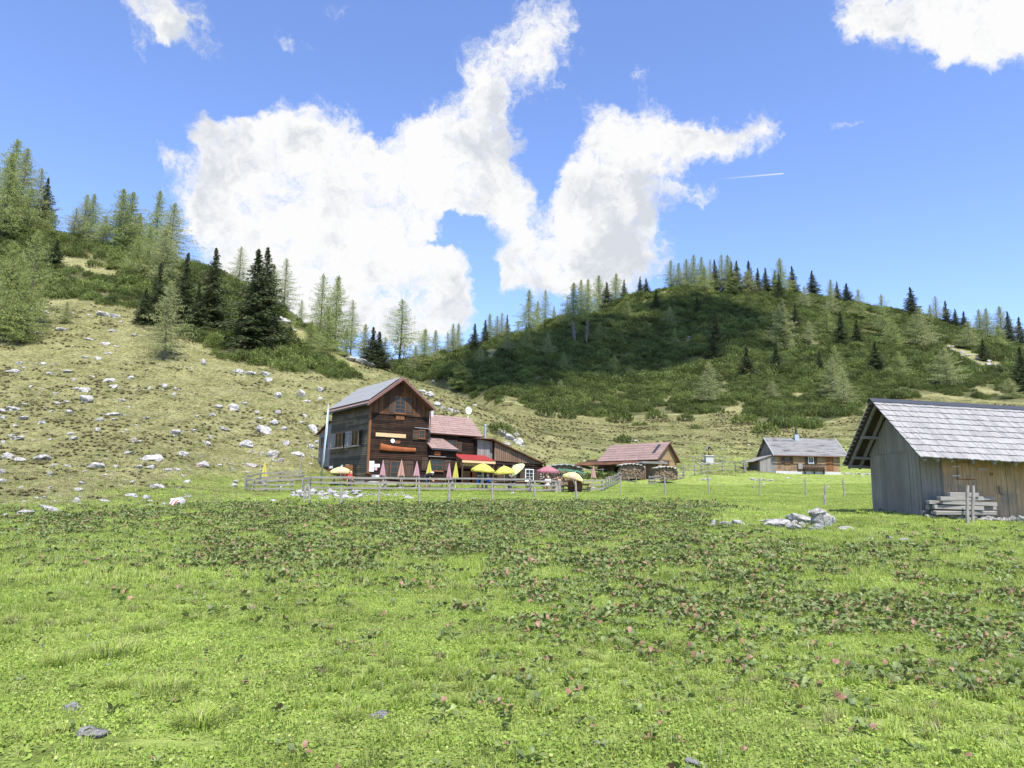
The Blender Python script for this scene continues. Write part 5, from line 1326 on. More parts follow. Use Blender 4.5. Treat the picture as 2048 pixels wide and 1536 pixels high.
# barge boards and soffit rafters
mb = MB()
for (xa, za, xb, zb) in ((e0, ez, es, pz), (e1, e1z, es, pz)):
    mb.hexa([(xa, f_-.04, za-.24), (xb, f_-.04, zb-.24), (xb, f_-.003, zb-.24), (xa, f_-.003, za-.24), (xa, f_-.04, za+.02), (xb, f_-.04, zb+.02), (xb, f_-.003, zb+.02), (xa, f_-.003, za+.02)] if xa < xb else
            [(xb, f_-.04, zb-.24), (xa, f_-.04, za-.24), (xa, f_-.003, za-.24), (xb, f_-.003, zb-.24), (xb, f_-.04, zb+.02), (xa, f_-.04, za+.02), (xa, f_-.003, za+.02), (xb, f_-.003, zb+.02)])
mb.build('barge_board', M_REDTRIM, HR)
mb = MB()
sl_ = Vector((es-e0, 0, pz-ez)).normalized(); nrm = Vector((-sl_.z, 0, sl_.x))
a = Vector((e0, 0, ez)) + sl_*.42; b = Vector((es, 0, pz)) - sl_*.10
sp = MB(); spf = MB(); y0 = f_+.25; y1 = tb-.3; nc = 6
for r_ in range(3):
    for k in range(nc):
        u0, u1 = r_/3, (r_+1)/3; v0 = y0+(y1-y0)*k/nc; v1 = y0+(y1-y0)*(k+1)/nc
        p0 = a.lerp(b, u0) + sl_*.012; p1 = a.lerp(b, u1) - sl_*.012
        q = [Vector((p0.x, v0+.012, p0.z)), Vector((p1.x, v0+.012, p1.z)), Vector((p1.x, v1-.012, p1.z)), Vector((p0.x, v1-.012, p0.z))]
        pn = MB(); pn.slab([v + nrm*.16 for v in q][::-1] if False else [v + nrm*.16 for v in q], .035)
        o = pn.build('solar_panel', None or M_DMETAL, rf)
        o.data.materials.clear(); o.data.materials.append(MATS.get('solar_cells') or plain('solar_cells', (.24, .24, .235), .5, 0, .05, .6, spec=.5))
for r_ in range(2):
    pa = a.lerp(b, .02+.94*r_); sp.tube([Vector((pa.x, y0, pa.z))+nrm*.09, Vector((pa.x, y1, pa.z))+nrm*.09], .025, 4)
sp.build('panel_rail', M_METAL, rf)
# gutters
mb = MB(); mb.tube([(e0-.06, f_, ez-.1), (e0-.06, tb, ez-.12)], .07, 8); mb.build('gutter', M_DMETAL, HR)
mb = MB(); mb.tube([(W+.1, -.06, zroof(W)-.1), (W+.1, -.06, .1)], .04, 8); mb.build('downpipe', M_DMETAL, HR)
# gable windows
def wT(x0, x1, r0, r1, t=-.05, **k): a0, a1, z0, z1 = H.rT(x0, x1, r0, r1, t); return window(HR, 't', t, a0, a1, z0, z1, **k)
def sT(x0, x1, r0, r1, t=-.05, ang=0, hinge='l', mat=None, label=None): a0, a1, z0, z1 = H.rT(x0, x1, r0, r1, t); return shutter(HR, 't', t, a0, a1, z0, z1, mat, ang, hinge, label)
wT(789, 811, 793, 827, -.08, cols=2, rows=4); sT(778, 788, 793, 828, -.08); sT(812, 823, 795, 830, -.08)
wT(837, 850, 860, 877); sT(825, 836, 860, 880)
wT(780, 808, 922, 957, cols=2, rows=3); sT(763, 779, 920, 956); sT(809, 826, 922, 957)
def plank(x0, x1, r0, r1, mat, nm, d0=.05, d1=.09, t=0, skew=0, label=None):
    a0, z1 = H.T(x0, r0, t); a1, z1b = H.T(x1, r0+skew, t); _, z0 = H.T(x0, r1, t); _, z0b = H.T(x1, r1+skew, t)
    m = MB(); m.hexa([(a0, t-d1, z0), (a1, t-d1, z0b), (a1, t-d0, z0b), (a0, t-d0, z0), (a0, t-d1, z1), (a1, t-d1, z1b), (a1, t-d0, z1b), (a0, t-d0, z1)])
    return m.build(nm, mat, HR, label)
plank(751, 811, 865, 872.5, M_PALEW, 'name_board', skew=4)
plank(789, 800, 881, 887, M_TRIM, 'plaque', skew=.5); plank(791, 808, 831, 839, M_TRIM, 'plaque', skew=1)
# carved half log with an upturned end
mb = MB(); pts = []; rr_ = []
for k in range(9):
    f = k/8; px_ = 761 + 71*f; row_ = 897.5 - 4.2*(1-f)**3 + 2.5*f; x, z = H.T(px_, row_, -.18); pts.append((x, -.18, z)); rr_.append(.27 - .10*f + .05*(1-f)**4)
mb.tube(pts, rr_, 8); o = mb.build('carved_log', M_ORW, HR, smooth=False)
for v in o.data.vertices: v.co.y = -.12 + (v.co.y+.18)*.45
cx, cz = H.T(784.6, 882, 0); mb = MB()
mb.tube([(cx, -.05, cz), (cx, -.10, cz)], .19, 20); ck = mb.build('clock', M_PAPER, HR)
mb = MB(); pb(mb, 't', 0, cx-.01, cx+.01, cz, cz+.14, .102, .108); pb(mb, 't', 0, cx, cx+.09, cz-.01, cz+.01, .109, .114); mb.build('clock_hand', M_BLACK, ck)
for q in ((734.5, 748, 922, 943, M_PAPER), (748.6, 759, 928, 934.5, M_PAPER), (748.6, 754, 935, 940.5, M_PINKP), (743, 750, 949.5, 955.5, M_INK), (750.6, 758, 950, 956.5, M_PAPER)):
    o = plank(*q[:4], q[4], 'notice', .05, .062)
a0, a1, z0, z1 = H.rT(736, 746.5, 924.5, 941, 0); mb = MB()
for k in range(9):
    zz = z1-(z1-z0)*(k+.5)/9; pb(mb, 't', 0, a0, a0+(a1-a0)*random.uniform(.6, 1), zz-.015, zz+.012, .063, .066)
mb.build('notice_print', M_INK, HR)
mb = MB(); x0, z_ = H.T(733, 946, -.4); x1, _ = H.T(742, 946, -.4); mb.box(((x0+x1)/2, -.2, z_), (x1-x0, .45, .05)); mb.build('ledge', M_TRIM, HR)
mb = MB(); x0, z_ = H.T(831, 855, -.25); mb.tube([(x0, -.12, z_), (W+.1, -.12, z_-.02)], .035, 6); mb.build('pole', M_METAL, HR)
# side wall windows with open shutters
def wS(x0, x1, r0, r1, **k): a0, a1, z0, z1 = H.rS(x0, x1, r0, r1, -.05); return window(HR, 's', -.05, a0, a1, z0, z1, **k)
def sS(x0, x1, r0, r1, ang=0, hinge='l'): a0, a1, z0, z1 = H.rS(x0, x1, r0, r1, -.05); return shutter(HR, 's', -.05, a0, a1, z0, z1, M_GREYV, ang, hinge)
for x0, x1, r0, r1 in ((672, 679, 867, 895), (680, 687, 866, 894), (705, 711, 862, 892), (712, 718.5, 861, 891)): wS(x0, x1, r0, r1, cols=1, rows=3)
for x0, x1, r0, r1, hg in ((662.5, 666, 869, 899, 'l'), (667, 671.5, 868, 898, 'l'), (687.5, 691.5, 865, 896, 'r'), (695, 699, 864, 896, 'l'), (700, 704.5, 863, 895, 'l'), (719, 725.5, 859, 891, 'r')): sS(x0, x1, r0, r1, .5, hg)
for x0, x1 in ((667, 690), (699, 722)):
    a0, a1, z0, z1 = H.rS(x0, x1, 895-(x0-667)*.12, 898-(x0-667)*.12, -.05); mb = MB(); pb(mb, 's', -.05, a0, a1, z0, z1, .02, .3); mb.build('flower_shelf', M_GREYV, HR)
wS(661, 672, 936, 958, cols=1, rows=2); wS(673, 683, 935, 958, cols=1, rows=2); wS(687, 699, 934, 958, cols=2, rows=2)
a0, a1, z0, z1 = H.rS(699.5, 706, 930, 962, -.05); shutter(HR, 's', -.05, a0, a1, z0, z1, M_TRIM, .9, 'l')
a0, a1, z0, z1 = H.rS(706.5, 712, 930, 962, -.05); shutter(HR, 's', -.05, a0, a1, z0, z1, M_SHUT, .15, 'r')
for x0, x1, r0, r1 in ((660, 667, 932, 937), (684, 687, 930, 935), (692, 699, 929, 934)):
    a0, a1, z0, z1 = H.rS(x0, x1, r0, r1, -.05); mb = MB(); pb(mb, 's', -.05, a0, a1, z0, z1, .06, .075); mb.build('notice', M_PAPER, HR)
# lean-to at the back left
L2, _ = H.S(638, 900, 0); yA, zA = H.S(664, 839, -.15); yB, zB = H.S(635.5, 868, -.15)
print('leanto', D, L2, yA, zA, yB, zB)
lr = lambda y: zA + (zB-zA)*(y-yA)/(yB-yA)
mb = MB(); mb.add([(0, D, BZ), (0, L2, BZ), (0, L2, lr(L2)-.1), (0, D, lr(D)-.1), (W, D, BZ), (W, L2, BZ), (W, L2, lr(L2)-.1), (W, D, lr(D)-.1)], [(3,2,1,0), (4,5,6,7), (1,2,6,5), (0,4,7,3), (2,3,7,6)])
mb.build('lean_to_wall', M_GREYB, HR)
mb = MB(); vboards(mb, 's', 0, D+.02, L2, lambda a: -.2, lambda a: lr(a)-.1, .2, .03); mb.build('lean_to_boards', M_GREYV, HR)
mb = MB(); mb.slab([(-.35, D+.01, lr(D)), (W, D+.01, lr(D)), (W, yB, zB), (-.35, yB, zB)], .1); mb.build('lean_to_roof', M_DARKV, HR)
a0, a1, z0, z1 = H.rS(643, 654, 874, 893, -.05); window(HR, 's', -.05, a0, a1, z0, z1, cols=2, rows=2)
a0, a1, z0, z1 = H.rS(645.5, 655, 934, 968, -.04); d_ = MB(); pb(d_, 's', -.04, a0, a1, z0, z1, 0, .02); dk = d_.build('doorway', M_BLACK, HR)
a0, a1, z0, z1 = H.rS(655.5, 660, 936, 968, -.05); mb = MB(); vboards(mb, 's', -.05, a0, a1, lambda a: z0, lambda a: z1, .14, .03); mb.build('door', M_ORW, HR)
p = H.rS(638, 646, 932, 970, -.05); shutter(HR, 's', -.05, p[0], p[1]+1.0, p[2], p[3], M_SHUT, 1.0, 'l', 'brown plank door leaf standing open')
# ---- upper wing behind (red tiled roof)
F2 = 1.0
xw, _ = H.T(956, 890, F2); xe, ze2 = H.T(965, 873.5, F2-.4); xr, zr2 = H.T(938, 836, F2+2.1)
print('wing', xw, xe, ze2, xr, zr2)
xe = max(xe, xw+.3)
mb = MB(); mb.box(((W+xw)/2, F2+2.1, (ze2-.25+BZ)/2), (xw-W, 4.2, ze2-.25-BZ)); mb.build('wing_wall', M_DARK, HR)
mb = MB(); clap(mb, 't', F2, W, xw, .2, ze2-.3, .16); mb.build('wing_weatherboards', M_DARK, HR)
mb = MB(); mb.add([(xw-.001, F2, ze2-.25), (xw-.001, F2+4.2, ze2-.25), (xw-.001, F2+2.1, zr2-.15), (xw-.1, F2, ze2-.25), (xw-.1, F2+4.2, ze2-.25), (xw-.1, F2+2.1, zr2-.15)], [(0,1,2), (5,4,3), (0,2,5,3), (1,4,5,2)]); mb.build('wing_gable', M_DARKV, HR)
mb = MB(); mb.slab([(W, F2-.4, ze2), (xe, F2-.4, ze2), (xe, F2+2.1, zr2), (W, F2+2.1, zr2)], .12); mb.slab([(W, F2+2.1, zr2), (xe, F2+2.1, zr2), (xe, F2+4.6, ze2), (W, F2+4.6, ze2)], .12)
wr = mb.build('wing_roof', M_REDTRIM, HR); mb = MB(); courses(mb, (W, F2-.4, ze2), (xe, F2-.4, ze2), (xe, F2+2.1, zr2), (W, F2+2.1, zr2), 9, 1.0); mb.build('tiles', M_TILE, wr)
a0, a1, z0, z1 = H.rT(884, 914, 880, 897, F2-.05); window(HR, 't', F2-.05, a0, a1, z0, z1, cols=3, rows=1)
a0, a1, z0, z1 = H.rT(915, 923, 884, 905, F2-.05); shutter(HR, 't', F2-.05, a0, a1, z0, z1)
cx, cz = H.T(861.5, 835, F2+2); mb = MB(); mb.box((cx, F2+2, cz+.1), (.4, .4, 1.6)); mb.build('chimney', M_PLASTER, HR)
# dish and flue
cx, cz = H.T(937, 821, F2+2.0); mb = MB(); n_ = 20; vs = [(cx, F2+2.07, cz)]; 
for r_ in (.5, 1):
    for k in range(n_): an = k*2*math.pi/n_; vs.append((cx+math.cos(an)*.35*r_, F2+2.0-.06*(r_**2)+.03, cz+math.sin(an)*.38*r_))
fs = [(0, 1+k, 1+(k+1) % n_) for k in range(n_)] + [(1+k, 1+n_+k, 1+n_+(k+1) % n_, 1+(k+1) % n_) for k in range(n_)]
mb.add(vs, fs); mb.tube([(cx, F2+2.1, cz-.1), (cx, F2+2.1, zr2-.1)], .03, 6); o = mb.build('satellite_dish', M_PAPER, HR); so_ = o.modifiers.new('t', 'SOLIDIFY'); so_.thickness = .015
cx, cz0 = H.T(970, 874, 1.6); _, cz1 = H.T(970, 851, 1.6); mb = MB(); mb.tube([(cx, 1.6, cz0-.6), (cx, 1.6, cz1)], .11, 12); mb.tube([(cx, 1.6, cz1), (cx, 1.6, cz1+.12)], [.17, .06], 12); mb.build('flue_pipe', M_METAL, HR)
# ---- front annex with hipped tile roof
A1, _ = H.T(912, 920, -.55)
E1 = H.T(855, 894.5, -.95); E2 = H.T(918, 901, -.95); Tt1 = H.T(862, 875, F2); Tt2 = H.T(884, 884, F2)
zE = (E1[1]+E2[1])/2; zT = Tt1[1]
mb = MB(); mb.box(((W+A1)/2, (-.55+F2)/2, (zE-.15+BZ)/2), (A1-W-.01, F2+.55, zE-.15-BZ)); mb.build('annex_wall', M_DARK, HR)
mb = MB(); clap(mb, 't', -.55, W, A1, .1, zE-.2, .16); mb.build('annex_weatherboards', M_DARK, HR)
xl = W-.15; x2 = Tt2[0]
mb = MB(); mb.slab([(xl, -.95, zE), (E2[0], -.95, zE), (x2, F2, zT), (xl, F2, zT)], .1); mb.slab([(E2[0], -.95, zE), (E2[0], F2, zE), (x2, F2, zT)], .1)
ar = mb.build('annex_roof', M_REDTRIM, HR); mb = MB(); courses(mb, (xl, -.95, zE), (E2[0], -.95, zE), (x2, F2, zT), (xl, F2, zT), 7, .8); mb.build('tiles', M_TILE, ar)
mb = MB(); mb.tube([(xl, -1.0, zE-.1), (E2[0], -1.0, zE-.12)], .06, 8); mb.build('gutter', M_DMETAL, HR)
def rTt(x0, x1, r0, r1, t): return H.rT(x0, x1, r0, r1, t)
a0, a1, z0, z1 = rTt(860, 886, 918, 942, -.6); window(HR, 't', -.6, a0, a1, z0, z1, cols=2, rows=2)
a0, a1, z0, z1 = rTt(887, 901, 920, 942, -.6); shutter(HR, 't', -.6, a0, a1, z0, z1)
a0, a1, z0, z1 = rTt(843, 856, 915, 941, -.05); shutter(HR, 't', -.05, a0, a1, z0, z1)
a0, a1, z0, z1 = rTt(868, 880, 903, 911, -.6); mb = MB(); pb(mb, 't', -.6, a0, a1, z0, z1, .04, .08); mb.build('house_sign', M_ORW, HR)
a0, a1, z0, z1 = rTt(856, 890, 912.5, 914, -.6); mb = MB(); pb(mb, 't', -.6, a0, a1, z0, z1, .04, .2); mb.build('ledge', M_GREYV, HR)
# ---- board-clad wing at right
B0, _ = H.T(988, 900, 0); B1, _ = H.T(1084, 940, 0); xT0, zT0 = H.T(989, 877, -.4); xT1, zT1 = H.T(1092, 927, -.4)
zt = lambda a: zT0 + (zT1-zT0)*(a-xT0)/(xT1-xT0) - .12
_, zb0 = H.T(988, 921, 0); _, zb1 = H.T(1085, 929, 0); zb = lambda a: zb0 + (zb1-zb0)*(a-B0)/(B1-B0)
print('wing3', B0, B1, zT0, zT1, zb0, zb1)
mb = MB(); mb.add([(B0, 0, BZ), (B1, 0, BZ), (B1, 0, zt(B1)), (B0, 0, zt(B0)), (B0, 5, BZ), (B1, 5, BZ), (B1, 5, zt(B1)), (B0, 5, zt(B0))], [(0,1,2,3), (7,6,5,4), (1,5,6,2), (4,0,3,7)]); mb.build('side_wing_wall', M_DARK, HR)
mb = MB(); vboards(mb, 't', -.03, B0, B1, lambda a: min(zb(a), zt(a)), zt, .26, .05, .05, .03); mb.build('side_wing_boards', M_BROWNV, HR)
mb = MB(); zlo = .2
k = 0; z = zlo
while z < min(zb0, zb1)-.1: mb.tube([(B0-.1, -.05, z+.11), (B1+.05, -.05, z+.11)], .12, 8); z += .23
mb.build('log_wall', M_DARK, HR)
mb = MB(); mb.slab([(xT0-.2, -.4, zT0), (xT1, -.4, zT1), (xT1, 5.4, zT1), (xT0-.2, 5.4, zT0)], .12); sw = mb.build('side_wing_roof', M_DARKV, HR)
G0, zg = H.T(955, 876, .3); mb = MB(); zg2 = zT0-.15
zgt = lambda a: zg + (zg2-zg)*(a-G0)/(B0-G0)
mb.box(((G0+B0)/2, 2.3, (BZ+zg-.1)/2), (B0-G0-.01, 3.9, zg-.1-BZ)); mb.build('porch_wall', M_DARK, HR)
_, zab = H.T(960, 912, .3)
mb = MB(); vboards(mb, 't', .33, G0, B0, lambda a: zab-.4, lambda a: zgt(a)-.12, .2, .04, .03, .02); mb.build('grey_boards', M_GREYV, HR)
mb = MB(); mb.slab([(G0-.1, -.25, zg), (B0+.1, -.25, zg2+.15), (B0+.1, 4.3, zg2+.15), (G0-.1, 4.3, zg)], .08); mb.build('porch_roof', M_REDTRIM, HR)
# red awning
w0, wz1 = H.T(911, 907, -.2); _, wz0 = H.T(911, 918, -1.5); w1, _ = H.T(989, 912, -1.3)
mb = MB(); mb.slab([(w0, -1.5, wz0), (w1, -1.5, wz0), (w1, .28, wz1), (w0, .28, wz1)], .05)
aw = mb.build('awning_roof', M_REDSHEET, HR); mb = MB()
for k in range(22): x = w0+(w1-w0)*(k+.5)/22; mb.tube([(x, -1.5, wz0+.01), (x, .28, wz1+.01)], .018, 4)
mb.build('sheet_rib', M_REDSHEET, aw)
mb = MB(); pb(mb, 't', -1.4, w0, w1, wz0-.28, wz0-.06, 0, .1); mb.build('fascia_beam', M_PALEW, HR)
for x in (w0+.1, w1-.15): mb = MB(); mb.tube([(x, -1.35, BZ), (x, -1.35, wz0-.06)], .09, 8); mb.build('porch_post', M_SHUT, HR)
a0, a1, z0, z1 = H.rT(921, 957, 926, 932, -.6); mb = MB(); vboards(mb, 't', -.6, a0, a1, lambda a: z0, lambda a: z1, .12, .03); mb.build('carved_board', M_PALEW, HR)
a0, a1, z0, z1 = H.rT(922, 940, 942, 972, .3); mb = MB(); vboards(mb, 't', .3, a0, a1, lambda a: z0, lambda a: z1, .16, .03); mb.build('door', M_TRIM, HR)
a0, a1, z0, z1 = H.rT(944, 958, 942, 972, .3); mb = MB(); vboards(mb, 't', .3, a0, a1, lambda a: z0, lambda a: z1, .16, .03); mb.build('door', M_ORW, HR)
a0, a1, z0, z1 = H.rT(1050, 1067, 938, 962, -.17); window(HR, 't', -.17, a0, a1, z0, z1, (M_WHITE, M_WHITE), 2, 3, fw=.09)
for x0, x1 in ((1040, 1049.5), (1068, 1078), (994, 1004), (1024, 1032)):
    a0, a1, z0, z1 = H.rT(x0, x1, 938-(1060-x0)*.07, 963, -.17); shutter(HR, 't', -.17, a0, a1, z0, z1)
a0, a1, z0, z1 = H.rT(1005, 1023, 936, 960, -.17); window(HR, 't', -.17, a0, a1, z0, z1, cols=2, rows=2)
a0, a1, z0, z1 = H.rT(1080.5, 1084, 938, 966, -.17); window(HR, 't', -.1, a0, a1, z0, z1, (M_WHITE, M_WHITE), 1, 3, fw=.05)
mb = MB(); x_, z_ = H.T(1086, 925, -.6); mb.tube([(B1+.15, -.3, BZ), (B1+.15, -.3, zt(B1)-.02)], .1, 8); mb.build('corner_post', M_SHUT, HR)

# flag pole leaning in front of the side wall
b_ = gat(641, 61.5); tp = at(657, 808, 61.8)
FP = empty('flagpole', b_, 0, 'leaning white flagpole with a limp light blue and white flag before the hut', 'flagpole')
mb = MB(); d = tp-b_; mb.tube([(0, 0, -.2), d*.5, d], [.07, .055, .04], 8); mb.build('pole', M_METAL, FP, smooth=True)
M_FLAG = plain('flag_cloth', (.42, .58, .70), .8, var=.15, scale=8)
mb = MB(); V = []; F = []
for i in range(16):
    f = .93 - i*.045; c = d*f
    for j in range(4):
        V.append((c.x+.07+j*.028*(1-abs(i-6)/14), c.y-.06+.05*math.sin(j*2+i*.5), c.z-.05*j))
for i in range(15):
    for j in range(3): a = i*4+j; F.append((a, a+1, a+5, a+4))
mb.add(V, F); o = mb.build('flag', M_FLAG, FP, smooth=True); o.modifiers.new('t', 'SOLIDIFY').thickness = .01
# ------------------------------------------------------------------ shingled barn at right
M_SHING = wood('weathered_shingles', (.155, .152, .148), (.37, .362, .352), (.23, .21, .185), 1, streak=20, stain=.3)
M_BARNG = wood('barn_grey_boards', (.15, .135, .11), (.36, .33, .28), (.20, .165, .125), 2, streak=20, stain=.4)
M_BARNB = wood('barn_brown_boards', (.33, .21, .115), (.62, .45, .28), (.22, .19, .16), 2, streak=18, stain=.75)
M_BEAM = wood('grey_beams', (.12, .11, .10), (.33, .31, .28), None, 0, streak=14)
M_POST = wood('post_wood', (.17, .155, .135), (.38, .355, .32), (.24, .18, .12), 2, streak=30, stain=.4)
M_RAIL = wood('rail_wood', (.14, .13, .115), (.34, .32, .29), (.20, .14, .10), 0, streak=10, stain=.35)
B = Fr(1847, 29.6, R(3), 1023)
BR = B.root('shingled_barn', 'weathered grey barn with a pale shingle roof at the right edge', 'barn')
OV = -1.0
y0_, z0_ = B.S(1840, 912.5, OV); yp_, zp_ = B.S(1742, 800, OV); y1_, z1_ = B.S(1686, 930, OV)
yc_, _ = B.S(1745, 980, 0)
print('barn', y0_, z0_, yp_, zp_, y1_, z1_, yc_)
KD = -.030; XL = 13.0
dz = lambda x: KD*(x-OV)
zrb = lambda y: (z0_ + (zp_-z0_)*(y-y0_)/(yp_-y0_)) if y < yp_ else (zp_ + (z1_-zp_)*(y-yp_)/(y1_-yp_))
TH = .10
mb = MB()
P = [(0, 0), (0, zrb(0)-TH-.06), (yp_, zp_-TH-.06), (yc_, zrb(yc_)-TH-.06), (yc_, 0)]
vs = []
for x in (.03, XL): vs += [(x, y, (z if i in (1, 2, 3) else -1.2) + (dz(x) if i in (1, 2, 3) else 0)) for i, (y, z) in enumerate(P)]
mb.add(vs, [(4,3,2,1,0), (5,6,7,8,9), (0,1,6,5), (1,2,7,6), (2,3,8,7), (3,4,9,8), (4,0,5,9)])
mb.build('wall', M_DARK, BR)
jy0, jz0 = B.S(1825, 898.5, 0); jy1, jz1 = B.S(1741, 910, 0)
jz = lambda y: jz0 + (jz1-jz0)*(y-jy0)/(jy1-jy0)
mb = MB(); vboards(mb, 's', 0, 0, yc_, lambda y: -.5 + .12*random.random(), lambda y: jz(y)-.01, .16, .03, .01); mb.build('gable_boards', M_BARNG, BR)
mb = MB(); vboards(mb, 's', -.035, 0, yc_, lambda y: jz(y)-.05, lambda y: zrb(y)-TH-.04, .17, .03, .01); mb.build('gable_top_boards', M_BARNG, BR)
zs = lambda x: zrb(0) - .22 + dz(x)
mb = MB(); vboards(mb, 't', 0, 0.0, 2.1-1.2, lambda x: -.5, zs, .22, .04, .01); mb.build('side_boards', M_BARNG, BR)
mb = MB(); vboards(mb, 't', 0, .9, XL, lambda x: -.45-.03*x+random.uniform(-.05, .02), zs, .2, .03, .01, .02); mb.build('side_boards', M_BARNB, BR)
# roof: deck, shingles in courses, ridge cap
mb = MB(); xe_ = XL+.4
def RP(x, y, z): return (x, y, z+dz(x))
mb.slab([RP(OV, y0_, z0_), RP(xe_, y0_, z0_), RP(xe_, yp_, zp_), RP(OV, yp_, zp_)], .05)
r1 = mb.build('roof', M_SHUT, BR)
mb = MB(); courses(mb, RP(OV-.03, y0_-.06, z0_-.05), RP(xe_, y0_-.06, z0_-.05), RP(xe_, yp_, zp_), RP(OV-.03, yp_, zp_), 10, .105, .045, .022); mb.build('shingles', M_SHING, r1)
mb = MB(); mb.slab([RP(OV, yp_, zp_), RP(xe_, yp_, zp_), RP(xe_, y1_, z1_), RP(OV, y1_, z1_)], .05); r2 = mb.build('roof', M_SHUT, BR)
mb = MB(); courses(mb, RP(OV-.03, y1_, z1_), RP(xe_, y1_, z1_), RP(xe_, yp_, zp_), RP(OV-.03, yp_, zp_), 11, .4, .045, .02); mb.build('shingles', M_SHING, r2)
mb = MB()
mb.slab([RP(OV-.08, yp_-.22, zp_-.10), RP(xe_, yp_-.22, zp_-.10), RP(xe_, yp_, zp_+.09), RP(OV-.08, yp_, zp_+.09)], .012)
mb.slab([RP(OV-.08, yp_, zp_+.09), RP(xe_, yp_, zp_+.09), RP(xe_, yp_+.2, zp_-.13), RP(OV-.08, yp_+.2, zp_-.13)], .012)
mb.build('ridge_cap', M_DMETAL, BR)
# rafters and purlins under the overhang
mb = MB()
def beam(a, b, w, h): 
    a = Vector(a); b = Vector(b); t = (b-a).normalized(); s = t.cross(Vector((0, 0, 1))).normalized(); u = s.cross(t).normalized(); P = []
    for p in (a, b): P.append([p - s*w/2 - u*h/2, p + s*w/2 - u*h/2, p + s*w/2 + u*h/2, p - s*w/2 + u*h/2])
    mb.hexa([P[0][0], P[0][1], P[1][1], P[1][0], P[0][3], P[0][2], P[1][2], P[1][3]])
for x in (OV+.25, OV+.75):
    for (ya, za, yb, zb_) in ((y0_+.05, z0_, yp_, zp_), (y1_-.05, z1_, yp_, zp_)): beam((x, ya, za-.13+dz(x)), (x, yb, zb_-.13+dz(x)), .09, .12)
mb.build('rafter', M_BEAM, BR); mb = MB()
for y in (yc_+.02, (yc_+y1_)/2+.1, (yp_+yc_)/2+.2): beam((OV+.15, y, zrb(y)-.27), (.4, y, zrb(y)-.30), .11, .13)
mb.build('purlin', M_BEAM, BR); mb = MB()
x = .3
while x < XL: beam((x, y0_+.03, z0_-.12+dz(x)), (x, .1, zrb(.1)-.14+dz(x)), .09, .12); x += .85
mb.build('rafter_end', M_BEAM, BR)
mb = MB(); x = OV
for k in range(16):
    f = (k+.5)/16; y = y1_+(yp_-y1_)*f; z = z1_+(zp_-z1_)*f; mb.box((OV+.02, y, z-.07), (.1, .05, .05))
mb.build('batten_end', M_SHING, BR)
# hatch, hinges, horseshoe
a0, a1, z0, z1 = B.rT(1915, 1951, 926, 959, -.06); mb = MB(); vboards(mb, 't', -.055, a0, a1, lambda a: z0, lambda a: z1, .17, .035, .008); ht = mb.build('hatch', M_BARNB, BR)
mb = MB()
for r_ in (933, 951.5): b0, b1, q0, q1 = B.rT(1903, 1920, r_-.8, r_+.8, -.11); pb(mb, 't', -.10, b0, b1, q0, q1, 0, .02)
for r_ in (937, 940): b0, b1, q0, q1 = B.rT(1956, 1976, r_-.5, r_+.5, -.11); pb(mb, 't', -.06, b0, b1, q0, q1, .0, .03)
mb.build('hinge', M_METAL, ht)
b0, b1, q0, q1 = B.rT(1914, 1951, 958, 959.4, -.06); mb = MB(); pb(mb, 't', -.05, b0, b1, q0, q1, 0, .05); mb.build('hatch_ledge', M_ORW, ht)
cx, cz = B.T(1982.5, 948, -.07); mb = MB(); mb.tube([(cx+.055*math.sin(a), -.075, cz-.065*math.cos(a)) for a in [(-2.5+5.0*k/11) for k in range(12)]], .012, 5); mb.build('horseshoe', plain('rusty_iron', (.16, .05, .03), .8), BR)
b0, b1, q0, q1 = B.rT(1998, 2004, 972, 987, -.06); mb = MB(); mb.tube([(b0, -.08, q1), (b0+.03, -.08, q0), (b1+.05, -.08, q0-.05)], .03, 5); mb.build('wooden_latch', M_BARNG, BR)
# post standing in front of the gable and the pair holding the beam pile
def post(px, top, base, label, r=.055, lean=0, Y=None, group='grey posts of the pasture fence line'):
    p = hit(px, base) if Y is None else gat(px, Y)
    tp = at(px+lean, top, p.y); d = tp-p
    o_ = MB(); n = 6; pts = [Vector((0, 0, -.25))] + [d*(k/n) + Vector((random.uniform(-.012, .012), random.uniform(-.012, .012), 0)) for k in range(1, n+1)]
    o_.tube(pts, [r*random.uniform(.9, 1.12) for _ in pts[:-1]]+[r*.8], 8, irr=.05)
    o = o_.build('fence_post', M_POST, None, smooth=False, loc=p); return tag(o, label, 'fence post', group)
post(1756, 970, 1016, 'stout pale post in front of the grey barn gable', .06)
post(1935, 971, 1030, 'left of two posts in front of the beam pile by the barn', .06, 0, 27.6)
post(1945, 971, 1026, 'right of two posts in front of the beam pile by the barn', .06, 2, 27.9)
for q in [(607,972,1002,4,'steep short post at the left end of the rubble bank, leftmost of the line'),(619,969,1006,-1,'strongly leaning post beside the leftmost one'),(682,974,1011,0,'post in front of the umbrella by the side wall'),(757,969,1008,2,'pasture post in front of the notices on the hut'),(839,969,1008,-1,'pasture post below the right window shutter of the hut'),
    (898,968,1007,1,'pasture post in front of the pink closed umbrella beside the annex'),(985,966,1003,-1,'pasture post right of the standing guests'),(1070,961,996,-1,'thin pasture post right of the lime umbrella'),(1153,962,998,-2,'dark pasture post under the beige and yellow umbrella'),
    (1241,953,988,0,'pasture post before the sloping fence'),(1331,953,990,-2,'pasture post in front of the wood shed fence'),(1418,950,988,-2,'pasture post below the wayside cross'),(1519,958,993,1,'pasture post left of the cabin lean-to'),(1612,956,992,-2,'thin pasture post in front of the cabin'),
    (1649,968,1011,2,'thick pasture post beside the tall outcrop'),(1689,958,994,-3,'crooked pasture post left of the barn')]:
    post(q[0], q[1], q[2], q[4], .062 if q[0] in (1649,) else .07 if q[0] < 1200 else .06, q[3])
